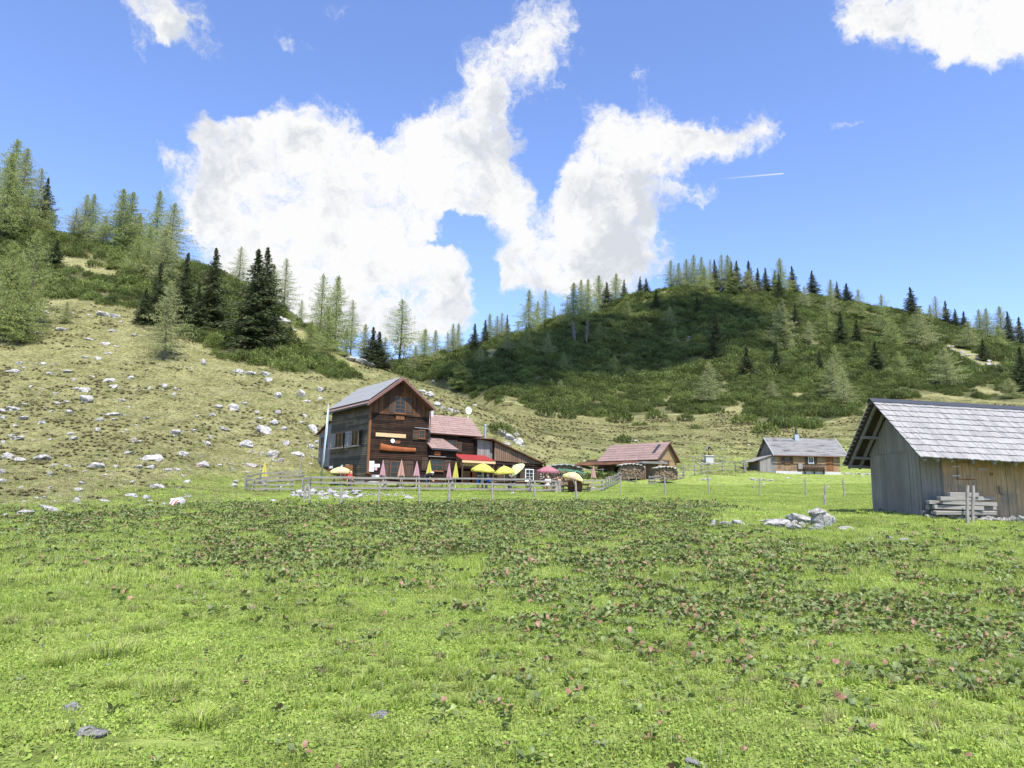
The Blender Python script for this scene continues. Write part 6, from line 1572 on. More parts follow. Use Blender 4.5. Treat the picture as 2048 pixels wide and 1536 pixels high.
BP = Fr(1868, 28.6, R(5), 1028); PR = BP.root('beam_pile', 'stack of squared grey beams leaning on the barn wall', 'timber pile')
rows_ = [(0, 4, 2.4), (.18, 4, 2.45), (.36, 4, 2.3), (.53, 3, 1.9), (.68, 2, 1.4)]
for z, n, L in rows_:
    for k in range(n):
        mb = MB(); h = random.uniform(.12, .19); l = L*random.uniform(.72, 1.08); x0 = random.uniform(-.25, .4) + (2.5-L)*.4
        mb.box((x0+l/2, k*.24-.2, z+h/2), (l, random.uniform(.16, .21), h), rz=random.uniform(-.10, .10), ry=random.uniform(-.04, .04), rx=random.uniform(-.15, .15)); mb.build('beam', M_BEAM, PR, bevel=.012)
# stones along the foot of the barn
for k in range(26):
    px = 1868+k*7.3; w = random.uniform(12, 26)
    rock(px, 0, w*1.1, w*random.uniform(.5, .75), ('pale foundation stone along the barn foot, right of the posts' if px > 1950 else 'pale foundation stone under the beam pile'), 'foundation stones at the barn foot', .2, 'foundation_stone', 28.75-k*.012+random.uniform(-.12, .12))

# ------------------------------------------------------------------ red-roofed barn
M_BARN2 = wood('light_barn_boards', (.22, .14, .07), (.42, .29, .155), (.20, .16, .12), 2, streak=16, stain=.6)
C = Fr(1317, 83, R(42), 957)
CRt = C.root('red_roofed_barn', 'long plank barn with a faded red roof beside the woodpiles', 'barn')
x0, zc0 = C.T(1312, 919, -.35); xp, zcp = C.T(1338, 884, -.35); x1, zc1 = C.T(1360, 925, -.35); yb_, _ = C.S(1194, 905, x0); yw_, _ = C.S(1172, 935, 0); XW, _ = C.T(1352, 925, 0)
print('redbarn', x0, zc0, xp, zcp, x1, zc1, yb_, yw_, XW)
XW = max(2.4, min(XW, x1-.3)); zc1 = min(zc1, zc0+.3)
zg_ = lambda x: (zc0+(zcp-zc0)*(x-x0)/(xp-x0) if x < xp else zcp+(zc1-zcp)*(x-xp)/(x1-xp)) - .13
mb = MB(); mb.add([(0,0,-1),(XW,0,-1),(XW,0,zg_(XW)),(xp,0,zg_(xp)),(0,0,zg_(0)),(0,yb_,-1),(XW,yb_,-1),(XW,yb_,zg_(XW)),(xp,yb_,zg_(xp)),(0,yb_,zg_(0))], [(0,1,2,3,4),(9,8,7,6,5),(1,6,7,2),(4,9,5,0)]); mb.build('wall', M_DARK, CRt)
_, zj = C.T(1340, 921, 0)
mb = MB(); vboards(mb, 't', -.04, 0, XW, lambda a: zj, zg_, .2, .03); mb.build('gable_top_boards', M_BARN2, CRt)
mb = MB(); vboards(mb, 't', 0, 0, XW, lambda a: -.6, lambda a: min(zj, zg_(a)), .2, .03); mb.build('gable_boards', M_BARN2, CRt)
d0, d1, q0, q1 = C.rS(1229, 1241, 921, 940, 0)
mb = MB(); vboards(mb, 's', 0, 0, d0, lambda a: -.6, lambda a: zg_(0), .22, .03); vboards(mb, 's', 0, d0, d1, lambda a: q1, lambda a: zg_(0), .22, .03); vboards(mb, 's', 0, d1, yb_+2.5, lambda a: -.6, lambda a: zg_(0)-.3, .22, .03); mb.build('side_boards', M_BROWNV, CRt)
mb = MB(); pb(mb, 's', 0, d0, d1, -.6, q1, -.02, .008); mb.build('doorway', M_BLACK, CRt)
mb = MB(); mb.slab([(x0, yb_, zc0), (x0, -.5, zc0), (xp, -.5, zcp), (xp, yb_, zcp)], .1); rr = mb.build('roof', M_REDTRIM, CRt)
mb = MB(); courses(mb, (x0, yb_, zc0), (x0, -.5, zc0), (xp, -.5, zcp), (xp, yb_, zcp), 7, 1.3); mb.build('tiles', M_TILE, rr)
mb = MB(); mb.slab([(xp, yb_, zcp), (xp, -.5, zcp), (x1, -.5, zc1), (x1, yb_, zc1)], .1); mb.build('roof', M_REDTRIM, CRt)
mb = MB(); mb.slab([(x0-1.0, yb_+3.2, zc0-.45), (x0-1.0, 2.0, zc0-.45), (x0+.25, 2.0, zc0+.0), (x0+.25, yb_+3.2, zc0+.0)], .08); mb.build('lean_to_roof', M_DARKV, CRt)
mb = MB(); a, _ = C.S(1324, 897, xp-.8)
v0, v1, z0, z1 = C.rS(1314, 1324, 889, 905, xp-.7)
mb.slab([(x0+.35*(xp-x0), .9, zc0+.35*(zcp-zc0)+.08), (x0+.35*(xp-x0), .5, zc0+.35*(zcp-zc0)+.08), (x0+.85*(xp-x0), .5, zc0+.85*(zcp-zc0)+.08), (x0+.85*(xp-x0), .9, zc0+.85*(zcp-zc0)+.08)], .05); mb.build('solar_panel', M_DMETAL, CRt)
d0, d1, q0, q1 = C.rT(1328, 1338, 921, 928, -.05); window(CRt, 't', -.05, d0, d1, q0, q1, cols=1, rows=1)
# wood shed porch in front: posts and flat lattice roof
SH = Fr(1290, 80, R(12), 957); SR = SH.root('woodshed', 'small open wood shed with a flat pole roof before the red-roofed barn', 'shed')
mb = MB()
sh1, shz = SH.T(1326, 928, 0)
for x in (0, sh1): 
    for y in (0, 1.6): mb = MB(); mb.tube([(x, y, -.5), (x, y, shz)], .09, 7); mb.build('post', M_BROWNV, SR)
mb = MB(); mb.box((sh1/2, .8, shz+.06), (sh1+.8, 2.2, .1)); mb.build('roof', M_GREYV, SR); mb = MB()
for k in range(6): mb.tube([(-.3, -.2+k*.4, shz+.17), (sh1+.4, -.2+k*.4, shz+.17)], .05, 5)
mb.build('roof_pole', M_BEAM, SR); mb = MB(); mb.box((sh1/2, 1.65, shz/2-.1), (sh1, .06, shz)); mb.build('back_wall', M_BROWNV, SR)

# woodpiles --------------------------------------------------------
M_LOG = wood('split_firewood', (.16, .11, .07), (.36, .275, .185), (.13, .095, .07), 1, streak=8, stain=.3)
M_TARPG = plain('grey_tarpaulin', (.25, .265, .265), .55, var=.25, scale=4, bump=.6)
M_TARPW = plain('pale_tarpaulin', (.36, .355, .31), .6, var=.25, scale=3, bump=.6)
M_NET = plain('green_net', (.05, .15, .095), .7, var=.3, scale=6)
M_STRAP = plain('black_strap', (.03, .03, .03), .6)
def woodpile(px, Y, ang, wpx, h, depth, label, tarp, net=False, seed=1, zrow=None, hump=.5):
    F = Fr(px, Y, R(ang), zrow); rs = random.Random(seed)
    root = F.root('woodpile', label, 'woodpile'); L = wpx/FPX*Y
    prof = lambda x: h*(.80+.20*math.sin(min(max((x/L)*1.0+.02, 0), 1)*math.pi)**hump)
    mb = MB(); k = 0; x = .08
    while x < L:
        z = .08
        while z < prof(x)-.08:
            r = rs.uniform(.05, .095); yy = rs.uniform(-.10, .06)
            mb.tube([(x+rs.uniform(-.03, .03), yy, z), (x+rs.uniform(-.05, .05), yy+.5, z+rs.uniform(-.02, .02))], r, 6); z += r*1.7
        x += .155
    mb.box((L/2, depth/2+.1, h*.3), (L*.97, depth-.1, h*.58))
    lo = mb.build('logs', M_LOG, root); lo['kind'] = 'stuff'
    t = MB(); nx, ny = 26, 9; V = []
    for i in range(nx+1):
        x = -.12 + (L+.24)*i/nx; zt_ = prof(min(max(x, .05), L-.05))
        for j in range(ny+1):
            f = j/ny; y = -.28 + (depth+.5)*f; edge = abs(f-.45)/.5
            z = zt_ + .10 - .10*max(0, edge-.72)*4*rs.uniform(.5, 1.2) + rs.uniform(-.02, .02) + .05*math.sin(i*1.7)
            V.append((x, y, z))
    t.add(V, [(i*(ny+1)+j, (i+1)*(ny+1)+j, (i+1)*(ny+1)+j+1, i*(ny+1)+j+1) for i in range(nx) for j in range(ny)])
    o = t.build('tarpaulin', tarp, root); o.modifiers.new('t', 'SOLIDIFY').thickness = .03
    if net:
        t = MB(); V = []
        for i in range(nx+1):
            x = -.1+(L+.2)*i/nx; b_ = prof(min(max(x, .05), L-.05))*rs.uniform(.70, .76)
            V += [(x, -.34+rs.uniform(-.03, .03), b_), (x, -.30, b_+rs.uniform(.16, .22))]
        t.add(V, [(2*i, 2*i+2, 2*i+3, 2*i+1) for i in range(nx)]); o = t.build('net', M_NET, root); o.modifiers.new('t', 'SOLIDIFY').thickness = .03
        t = MB()
        for i in range(5):
            x = L*(.12+.16*i); t.tube([(x, -.3, prof(x)-.1), (x+.1, .1, prof(x)+.17), (x+.3, depth*.6, prof(x)+.16)], .04, 5)
        t.build('strap', M_STRAP, root)
    return root
woodpile(1092, 70.5, 8, 76, 2.15, 2.2, 'big woodpile under a grey tarpaulin with green netting beside the hut', M_TARPG, True, 2, 974, .7)
woodpile(1240, 79, 6, 48, 1.55, 1.2, 'tall firewood stack under a pale tarpaulin left of the wood shed', M_TARPW, False, 3, 957, .4)
woodpile(1310, 76.5, 4, 46, 1.25, 1.1, 'lower firewood stack with grey covering in front of the wood shed', M_TARPW, False, 4, 958, .6)
for px, row, w in ((1176, 958, 30), (1200, 958, 34), (1222, 957, 34)):
    bush(px, row, w, {1176: 'mugo bush behind the closed umbrella, leftmost of the row by the woodpile', 1200: 'mugo bush in the middle of the row by the woodpile', 1222: 'mugo bush touching the tall firewood stack'}[px])

# ------------------------------------------------------------------ grey-roofed cabin
M_CAB = wood('cabin_boards', (.19, .115, .06), (.40, .26, .145), (.12, .09, .07), 2, streak=18, stain=.85)
def slate():
    m, N, b = newmat('patched_felt_roof', .8, .2); co = N.n('ShaderNodeTexCoord').outputs['Object']
    v = N.n('ShaderNodeVectorMath', operation='MULTIPLY', ins={0: co, 1: (.45, 2.4, 2.4)}).outputs[0]
    n = N.noise(v, .9, 5, .7); col = N.ramp(n, [(.40, (.07, .07, .068)), (.44, (.15, .148, .142)), (.60, (.19, .188, .18)), (.64, (.12, .118, .114))])
    m.node_tree.links.new(col, b.inputs['Base Color']); return m
M_SLATE = slate()
K = Fr(1552, 92, R(2), 946)
KR = K.root('grey_roofed_cabin', 'small plank cabin with a patched grey roof and white base course', 'cabin')
KX, _ = K.T(1680, 930, 0); kx0, kz0 = K.T(1548, 909.5, -.5); kx1, _ = K.T(1684.5, 912, -.5); 
kxr, kzr = K.T(1537.5, 875, 2.6); kxr1, _ = K.T(1670, 878, 2.6)
KD_ = 5.2; kx0 = min(kx0, kxr, -.3); kx1 = max(kx1, kxr1, KX+.3)
print('cabin', KX, kx0, kz0, kx1, kxr, kzr, kxr1)
zk = lambda y: (kz0+(kzr-kz0)*(y+.5)/3.1 if y < 2.6 else kzr-(kzr-kz0)*(y-2.6)/3.1) - .14
mb = MB(); mb.add([(0,0,-1),(0,KD_,-1),(0,KD_,zk(KD_)),(0,2.6,zk(2.6)),(0,0,zk(0)),(KX,0,-1),(KX,KD_,-1),(KX,KD_,zk(KD_)),(KX,2.6,zk(2.6)),(KX,0,zk(0))], [(0,4,3,2,1),(5,6,7,8,9),(0,5,9,4),(1,2,7,6)]); mb.build('wall', M_DARK, KR)
mb = MB(); vboards(mb, 't', 0, 0, KX, lambda a: .28, lambda a: zk(0), .2, .03, .008); mb.build('front_boards', M_CAB, KR)
mb = MB(); vboards(mb, 's', 0, 0, KD_, lambda a: -.2, lambda a: zk(a), .2, .03, .01); mb.build('gable_boards', M_BARNG, KR)
mb = MB(); pb(mb, 't', 0, -.05, KX+.05, -1, .27, 0, .1); pb(mb, 's', 0, -.0, KD_, -1, .27, 0, .05); mb.build('base_course', M_PLASTER, KR)
mb = MB(); mb.slab([(kx0, -.5, kz0), (kx1, -.5, kz0), (kx1, 2.6, kzr), (kx0, 2.6, kzr)], .1); mb.slab([(kx0, 2.6, kzr), (kx1, 2.6, kzr), (kx1, 5.7, kz0), (kx0, 5.7, kz0)], .1); kro = mb.build('roof', M_SLATE, KR)
mb = MB()
for xx in (kx0-.05, kx1+.05): mb.hexa([(xx-.05, -.52, kz0-.12), (xx+.05, -.52, kz0-.12), (xx+.05, 2.6, kzr-.12), (xx-.05, 2.6, kzr-.12), (xx-.05, -.52, kz0+.05), (xx+.05, -.52, kz0+.05), (xx+.05, 2.6, kzr+.05), (xx-.05, 2.6, kzr+.05)])
mb.build('verge_trim', M_METAL, kro); mb = MB(); mb.tube([(kx0, -.58, kz0-.08), (kx1, -.58, kz0-.1)], .06, 6); mb.build('gutter', M_REDTRIM, kro)
cx, cz = K.T(1593, 875, 2.2); mb = MB(); mb.box((cx, 2.3, cz), (.55, .5, .9)); mb.build('chimney', M_METAL, KR); mb = MB(); mb.box((cx, 2.3, cz+.47), (.72, .62, .05)); mb.tube([(cx, 2.3, cz+.5), (cx, 2.3, cz+.85)], .13, 8); mb.tube([(cx, 2.3, cz+.85), (cx, 2.3, cz+1.25)], [.16, .09], 8); mb.build('chimney_pot', M_STRAP, KR)
for (a, b, s1, s2, wh) in ((1569, 1579, 1563, 1586, 0), (1616.5, 1627, 1610, 1634, 1)):
    d0, d1, q0, q1 = K.rT(a, b, 913.5, 926.5, -.04); window(KR, 't', -.04, d0, d1, q0, q1, ((M_WHITE, M_WHITE) if wh else (M_TRIM, M_TRIM)), 1 if not wh else 2, 1)
    d0, d1, q0, q1 = K.rT(s1, a-.5, 914, 927, -.04); shutter(KR, 't', -.04, d0, d1, q0, q1); d0, d1, q0, q1 = K.rT(b+.5, s2, 914, 927, -.04); shutter(KR, 't', -.04, d0, d1, q0, q1)
d0, d1, q0, q1 = K.rT(1653, 1666.5, 914.5, 940.5, -.04); mb = MB(); vboards(mb, 't', -.04, d0, d1, lambda a: q0, lambda a: q1, .2, .04); dr = mb.build('door', M_TRIM, KR); mb = MB(); mb.tube([(d0+.1, -.1, (q0+q1)/2), (d0+.1, -.14, (q0+q1)/2), (d0+.2, -.14, (q0+q1)/2)], .015, 5); mb.build('handle', M_METAL, dr)
d0, d1, q0, q1 = K.rT(1595, 1603.5, 927, 938, -.04); mb = MB(); pb(mb, 't', -.05, d0, d1, q0, q1, 0, .25); fr_ = mb.build('wall_box', M_GREYV, KR)
d0, d1, q0, q1 = K.rT(1586, 1601, 937, 939, -.2); e0_, e1_, _, _ = K.rT(1606, 1650, 937, 939, -.2)
bn = empty('bench', KR.matrix_world @ Vector((0, 0, 0)) if False else K.o, K.a, 'low grey bench along the cabin front wall', 'bench')
mb = MB(); mb.box(((e0_+e1_)/2, -.33, .55), (e1_-e0_, .38, .06)); mb.build('seat', M_SHUT, bn); mb = MB(); mb.box(((e0_+e1_)/2, -.16, .78), (e1_-e0_, .05, .25)); mb.build('backrest', M_SHUT, bn)
for x in (e0_+.2, (e0_+e1_)/2, e1_-.2): mb = MB(); mb.box((x, -.33, .24), (.08, .3, .55)); mb.build('leg', M_SHUT, bn)
lx0, _ = K.T(1519.5, 935, 0); lx1, lz1 = K.T(1503.5, 923, -.2); _, lz0 = K.T(1548, 908, -.2); lxa, _ = K.T(1548, 915, -.2)
lxl = lx0-1.0
zl_ = lambda a: lz0+(lz1-lz0)*(a-lxa)/(lx1-lxa)-.1
mb = MB(); vboards(mb, 't', 0, lx0, 0, lambda a: -.4, zl_, .2, .03, .01); mb.build('lean_to_boards', M_GREYV, KR)
mb = MB(); mb.add([(lx0, 0, -.8), (0, 0, -.8), (0, 0, zl_(0)), (lx0, 0, zl_(lx0)), (lx0, 4, -.8), (0, 4, -.8), (0, 4, zl_(0)), (lx0, 4, zl_(lx0))], [(0,1,2,3), (4,0,3,7)]); mb.build('lean_to_wall', M_BARNG, KR)
mb = MB(); mb.slab([(lx1, -.2, lz1), (lxa-.02, -.2, lz0), (lxa-.02, 4.3, lz0), (lx1, 4.3, lz1)], .08); mb.build('lean_to_roof', M_GREYV, KR)
# ------------------------------------------------------------------ wayside cross
p = hit(1418, 926); WX = empty('wayside_cross', p, 0, 'roofed wayside crucifix on a white stone pedestal', 'shrine')
s_ = p.y/FPX
mb = MB(); mb.box((0, 0, .35), (1.05, .9, 1.1)); mb.box((0, 0, .93), (1.25, 1.1, .12)); mb.build('pedestal', M_PLASTER, WX, bevel=.02)
mb = MB(); mb.box((0, 0, 1.55), (.16, .14, 1.25)); mb.box((0, -.01, 1.75), (.62, .12, .12)); mb.build('cross', M_DARKV, WX)
mb = MB(); mb.slab([(-.55, -.4, 1.65), (0, -.4, 2.25), (0, .3, 2.25), (-.55, .3, 1.65)][::-1], .05); mb.slab([(0, -.4, 2.25), (.55, -.4, 1.65), (.55, .3, 1.65), (0, .3, 2.25)][::-1], .05); mb.build('gable_roof', M_GREYV, WX)
mb = MB(); mb.tube([(0, -.12, 1.35), (0, -.13, 1.6), (0, -.12, 1.78), (0, -.14, 1.9)], [.03, .05, .06, .045], 8); mb.tube([(-.28, -.12, 1.8), (0, -.12, 1.74), (.28, -.12, 1.8)], .022, 6); mb.build('figure', M_PALEW, WX)
for k in range(9): rock(1395+k*5.5, 928+random.uniform(-1, 2), random.uniform(5, 9), 4, 'white stone in the ring around the wayside cross', 'stones around the wayside cross')

# ------------------------------------------------------------------ rail fences
def fence(path, label, h=1.05, rails=3, every=2.6, pw=.06, rw=.13, thick=.035, name='rail_fence', group=None, tall=.12, over=.15):
    P = [hit(a, b) for a, b in path]
    if any(p is None for p in P): print('fence miss', label); return
    root = empty(name, P[0], 0, label, 'fence', group)
    o_ = P[0]
    pts = []
    for i in range(len(P)-1):
        d = (P[i+1]-P[i]); L = math.hypot(d.x, d.y); n = max(1, round(L/every))
        for k in range(n): q = P[i]+d*(k/n); pts.append(Vector((q.x, q.y, gz(q.x, q.y))))
    pts.append(P[-1])
    for q in pts:
        mb = MB(); b = q-o_; t = b + Vector((random.uniform(-.05, .05), random.uniform(-.05, .05), h+random.uniform(0, tall)))
        mb.tube([b-Vector((0, 0, .25)), b.lerp(t, .5), t], [pw, pw*.95, pw*.8], 7, irr=.08); mb.build('post', M_POST, root)
    for i in range(len(pts)-1):
        for r_ in range(rails):
            z = h*(.22+.72*r_/(max(1, rails-1))) + random.uniform(-.03, .03); z2 = h*(.22+.72*r_/(max(1, rails-1))) + random.uniform(-.03, .03)
            a = pts[i]-o_+Vector((0, 0, z)); b = pts[i+1]-o_+Vector((0, 0, z2)); t = (b-a); t2 = t.normalized(); s = Vector((t2.y, -t2.x, 0)).normalized()*(pw+.01)
            if s.y > 0: s = -s
            a = a - t2*over + s*random.uniform(.95, 1.3); b = b + t2*over + s*random.uniform(.95, 1.3); mid = a.lerp(b, .5)+Vector((0, 0, random.uniform(-.03, .01)))
            mb = MB(); w2 = Vector((0, 0, rw*random.uniform(.42, .55))); d2 = s.normalized()*thick
            A_ = [(a, 1), (mid, 1), (b, .9)]; vs = []
            for q, f in A_: vs += [q-w2*f, q-w2*f+d2, q+w2*f+d2, q+w2*f]
            mb.add(vs, [(0,1,5,4),(1,2,6,5),(2,3,7,6),(3,0,4,7),(4,5,9,8),(5,6,10,9),(6,7,11,10),(7,4,8,11),(0,3,2,1),(8,9,10,11)])
            mb.build('rail', M_RAIL, root)
    return root
fence([(584,984),(558,984),(530,984),(507,984),(492,981)], 'curved weathered rail fence round the left terrace corner, front side', .95, 3, 1.1)
fence([(490,976),(520,968),(560,965),(604,963)], 'weathered rail fence round the left terrace corner, back side', .9, 3, 2.2)
fence([(604,984),(620,981),(700,982),(771,982),(838,983),(905,983),(985,984),(1058,985)], 'long weathered three-rail fence along the front of the hut terrace', 1.1, 3, 3.1, .085, .16)
fence([(1063,985),(1105,985),(1150,984),(1203,983)], 'darker three-rail fence in front of the woodpile and seated guests', 1.0, 3, 2.2)
fence([(1206,982),(1238,964)], 'short rail fence climbing from the terrace towards the woodpile', 1.0, 3, 2.0)
fence([(1243,962),(1273,967)], 'short broken rail fence before the tall firewood stack', .75, 2, 1.8)
fence([(1298,970),(1332,963),(1366,957)], 'rail fence in front of the wood shed', .85, 3, 2.2)
fence([(1368,953),(1389,952),(1417,946),(1445,943.5),(1471,943.5),(1489,946)], 'thin pole fence across the pasture below the wayside cross', 1.25, 3, 2.4, .07, .07, .05)
fence([(1487,935),(1492,941),(1489,946)], 'short steep pole fence at the corner left of the cabin', 1.1, 3, 1.2, .05, .07)
fence([(1385,925),(1397,923),(1410,922)], 'small fence left of the wayside cross', .8, 2, 1.1, .06, .07)
fence([(1428,922),(1440,923),(1452,926)], 'small fence right of the wayside cross', .8, 2, 1.1, .06, .07)
fence([(1160,958),(1205,957)], 'thin railing behind the beige and yellow umbrella', 1.1, 2, 1.4, .04, .06)
# leaning pole frame on the slope
mb = MB(); p = hit(596, 955); q = at(604, 912, p.y)-p; mb.tube([(0, 0, -.2), q], .06, 7); o = mb.build('pole', M_POST, None, loc=p); tag(o, 'leaning grey pole on the path left of the hut', 'pole')
# rubble bank below the terrace
rs = random.Random(9)
def near_rubble(px): 
    return 'under the leaning posts' if px < 640 else 'below the hut side wall' if px < 700 else 'below the hut front'
for k in range(64):
    px = 586 + k*3.6 + rs.uniform(-3, 3); big = px < 720
    rock(px, 990 + rs.uniform(-4, 9)*(1 if big else .35), rs.uniform(9, 22) if big else rs.uniform(4, 10), rs.uniform(5, 12) if big else rs.uniform(3, 5), 'broken limestone block of the rubble bank '+near_rubble(px), 'blocks of the rubble bank '+near_rubble(px), .25, 'rubble_block')
for (px, row, n) in ((1685, 949, 16), (1500, 961, 9), (1402, 960, 4)):
    for k in range(n):
        x = px + k*5.5; rock(x, row+rs.uniform(-1.5, 2), rs.uniform(5, 12), rs.uniform(2.5, 5), {1685: 'small stone in the broken wall right of the cabin', 1500: 'small stone of the low line in the pasture before the cabin', 1402: 'small stone beside the pasture post below the wayside cross'}[px], {1685: 'stones right of the cabin', 1500: 'stones before the cabin', 1402: 'stones below the wayside cross'}[px])
# ------------------------------------------------------------------ umbrellas
def cloth(name, c): return MATS.get(name) or leafmat(name, c, [x*.93 for x in c], None, 0, .35, .8)
M_CY = cloth('yellow_canvas', (.68, .62, .14)); M_CP = cloth('pink_canvas', (.60, .37, .41)); M_CS = cloth('salmon_canvas', (.58, .37, .30)); M_CB = cloth('beige_canvas', (.62, .45, .32))
M_CL = cloth('lime_canvas', (.72, .78, .38)); M_CR = cloth('rose_canvas', (.46, .19, .23)); M_CPY = cloth('pale_yellow_canvas', (.78, .74, .32))
M_POLE = plain('umbrella_pole', (.60, .56, .48), .5)
def closed_umbrella(px, Y, top, bot, mat, label, wpx=7):
    g = gat(px, Y); zt_ = zat(g.x, g.y, top)-g.z; zb_ = zat(g.x, g.y, bot)-g.z; r = wpx/FPX*Y/2*1.35
    root = empty('closed_umbrella', g, random.uniform(0, 3), label, 'umbrella', 'closed umbrellas on the terrace')
    mb = MB(); mb.tube([(0, 0, 0), (0, 0, zt_+.05)], .025, 6); mb.build('pole', M_POLE, root)
    mb = MB(); mb.tube([(0, 0, -.02), (0, 0, .12)], [.25, .2], 12); mb.build('base', M_STONE, root)
    n = 16; V = []; F = []; lv = 7
    for i in range(lv):
        f = i/(lv-1)
        for k in range(n):
            a = k*2*math.pi/n; rr = r*(f**.85)*(1 if k % 2 else .55) + .02; sag = (-.10 if k % 2 else .02)*(i == lv-1)*random.uniform(.3, 1.6)
            V.append((math.cos(a)*rr, math.sin(a)*rr, zt_+(zb_-zt_)*f+sag))
    for i in range(lv-1):
        for k in range(n): F.append((i*n+k, (i+1)*n+k, (i+1)*n+(k+1) % n, i*n+(k+1) % n))
    mb = MB(); mb.add(V, F); mb.build('canopy', mat, root); return root
def open_umbrella(px, Y, top, rim, wpx, mats, label, tilt=0, az=0, base_px=None, valance=True):
    g = gat(px if base_px is None else base_px, Y); c = at(px, top, Y); R_ = wpx/FPX*Y/2; hgt = (rim-top)/FPX*Y
    root = empty('open_umbrella', g, 0, label, 'umbrella', 'open umbrellas on the terrace')
    loc = c-g; mt = Matrix.Rotation(az, 3, 'Z') @ Matrix.Rotation(tilt, 3, 'Y')
    mb = MB(); dn = mt @ Vector((0, 0, -1)); j = loc + dn*.55
    mb.tube([(0, 0, 0), (j.x, j.y, max(.5, j.z-.1)), tuple(loc+dn*.02)], .028, 7); mb.build('pole', M_POLE, root)
    mb = MB(); mb.tube([(0, 0, -.02), (0, 0, .12)], [.28, .22], 12); mb.build('base', M_STONE, root)
    mb = MB(); n = 8; sub = 4; lv = 6
    for k in range(n):
        mb.cur = k % len(mats); V = []
        for i in range(lv):
            f = i/(lv-1)
            for s in range(sub+1):
                a0 = (k+s/sub)*2*math.pi/n; sag = 1-.06*math.sin(math.pi*s/sub)*f
                V.append(loc + mt @ Vector((math.cos(a0)*R_*f*sag, math.sin(a0)*R_*f*sag, -hgt*(f**1.7) - (.03*math.sin(math.pi*s/sub)*f))))
        if valance:
            for s in range(sub+1):
                a0 = (k+s/sub)*2*math.pi/n; sag = 1-.06*math.sin(math.pi*s/sub); V.append(loc + mt @ Vector((math.cos(a0)*R_*sag, math.sin(a0)*R_*sag, -hgt-.16)))
        L_ = lv + (1 if valance else 0)
        mb.add(V, [(i*(sub+1)+s, (i+1)*(sub+1)+s, (i+1)*(sub+1)+s+1, i*(sub+1)+s+1) for i in range(L_-1) for s in range(sub)])
    mb.cur = 0
    mb.build('canopy', list(mats), root)
    mb = MB()
    for k in range(n): a0 = k*2*math.pi/n; mb.tube([loc+dn*.03, loc + mt @ Vector((math.cos(a0)*R_*.97, math.sin(a0)*R_*.97, -hgt-.02))], .01, 4); 
    mb.build('rib', M_METAL, root); mb = MB(); mb.tube([loc-dn*.0, loc-dn*.1], [.03, .01], 6); mb.build('finial', M_WHITE, root)
closed_umbrella(527, 61.5, 925, 956, M_CY, 'closed yellow umbrella alone at the curved fence corner', 9)
closed_umbrella(764, 61, 922, 950, M_CP, 'closed pink umbrella left of the hut ground-floor window', 8)
closed_umbrella(801, 61, 921, 951, M_CS, 'closed salmon umbrella in front of the hut ground-floor window', 10)
closed_umbrella(832, 61.2, 924, 951, M_CP, 'closed pink umbrella in the middle of the hut front', 9)
closed_umbrella(857, 61.2, 922, 950, M_CY, 'closed yellow umbrella behind the bending guest in the white hat', 9)
closed_umbrella(897, 61.5, 928, 955, M_CP, 'small closed pink umbrella before the annex', 7)
closed_umbrella(910.5, 61.5, 925, 956, M_CY, 'closed yellow umbrella left of the entrance', 9)
closed_umbrella(1187, 67, 933, 955, M_CS, 'closed pale pink umbrella at the right end before the mugo bushes', 8)
open_umbrella(682, 61.5, 933.5, 943, 46, (M_CB, M_CPY), 'open beige and yellow umbrella by the hut side wall')
open_umbrella(967, 62, 927, 940, 48, (M_CY,), 'open yellow umbrella over the standing guests', .06)
open_umbrella(1008, 61.5, 932, 944, 40, (M_CY,), 'open yellow umbrella left of the lime one', .10, math.pi)
open_umbrella(1027, 63.5, 932, 943, 40, (M_CL,), 'steeply tilted lime umbrella behind the yellow one', .75, 3.6, 1018, False)
open_umbrella(1096, 62.5, 932.5, 942, 45, (M_CR,), 'open rose umbrella by the big woodpile')
open_umbrella(1150, 60.5, 945, 956, 45, (M_CPY, M_CB), 'open beige and yellow umbrella right of the seated group', .28, .2, 1152)
# ------------------------------------------------------------------ tables
M_TAB = wood('table_planks', (.25, .17, .10), (.42, .31, .20), None, 0, streak=10)
def table_set(px, Y, ang, label, L=2.0):
    g = gat(px, Y); root = empty('picnic_table', g, R(ang), label, 'table', 'picnic tables on the terrace')
    mb = MB()
    for k in range(4): mb.box((0, -.27+k*.18, .74), (L, .165, .04))
    mb.build('tabletop', M_TAB, root)
    for s in (-1, 1):
        mb = MB(); 
        for k in range(2): mb.box((0, s*.62+(k-.5)*.15, .44), (L, .14, .035))
        mb.build('seat', M_TAB, root)
        mb = MB(); mb.box((s*L*.38, 0, .40), (.07, 1.35, .07)); mb.tube([(s*L*.38, -.6, 0), (s*L*.38, -.22, .72)], .04, 6); mb.tube([(s*L*.38, .6, 0), (s*L*.38, .22, .72)], .04, 6); mb.build('leg', M_TAB, root)
for q in ((686,62,10,'picnic table under the beige umbrella by the side wall'),(781,61.6,30,'picnic table before the hut notices'),(818,61.8,32,'picnic table between the salmon and pink closed umbrellas'),(872,61.8,30,'picnic table before the annex window'),
          (1003,61.6,8,'picnic table under the yellow umbrella left of the lime one'),(1036,61.8,8,'picnic table behind the seated guest in black'),(1107,61.8,6,'picnic table with the seated group under the rose umbrella'),(1160,61.8,6,'picnic table right of the beige umbrella pole')): table_set(*q)
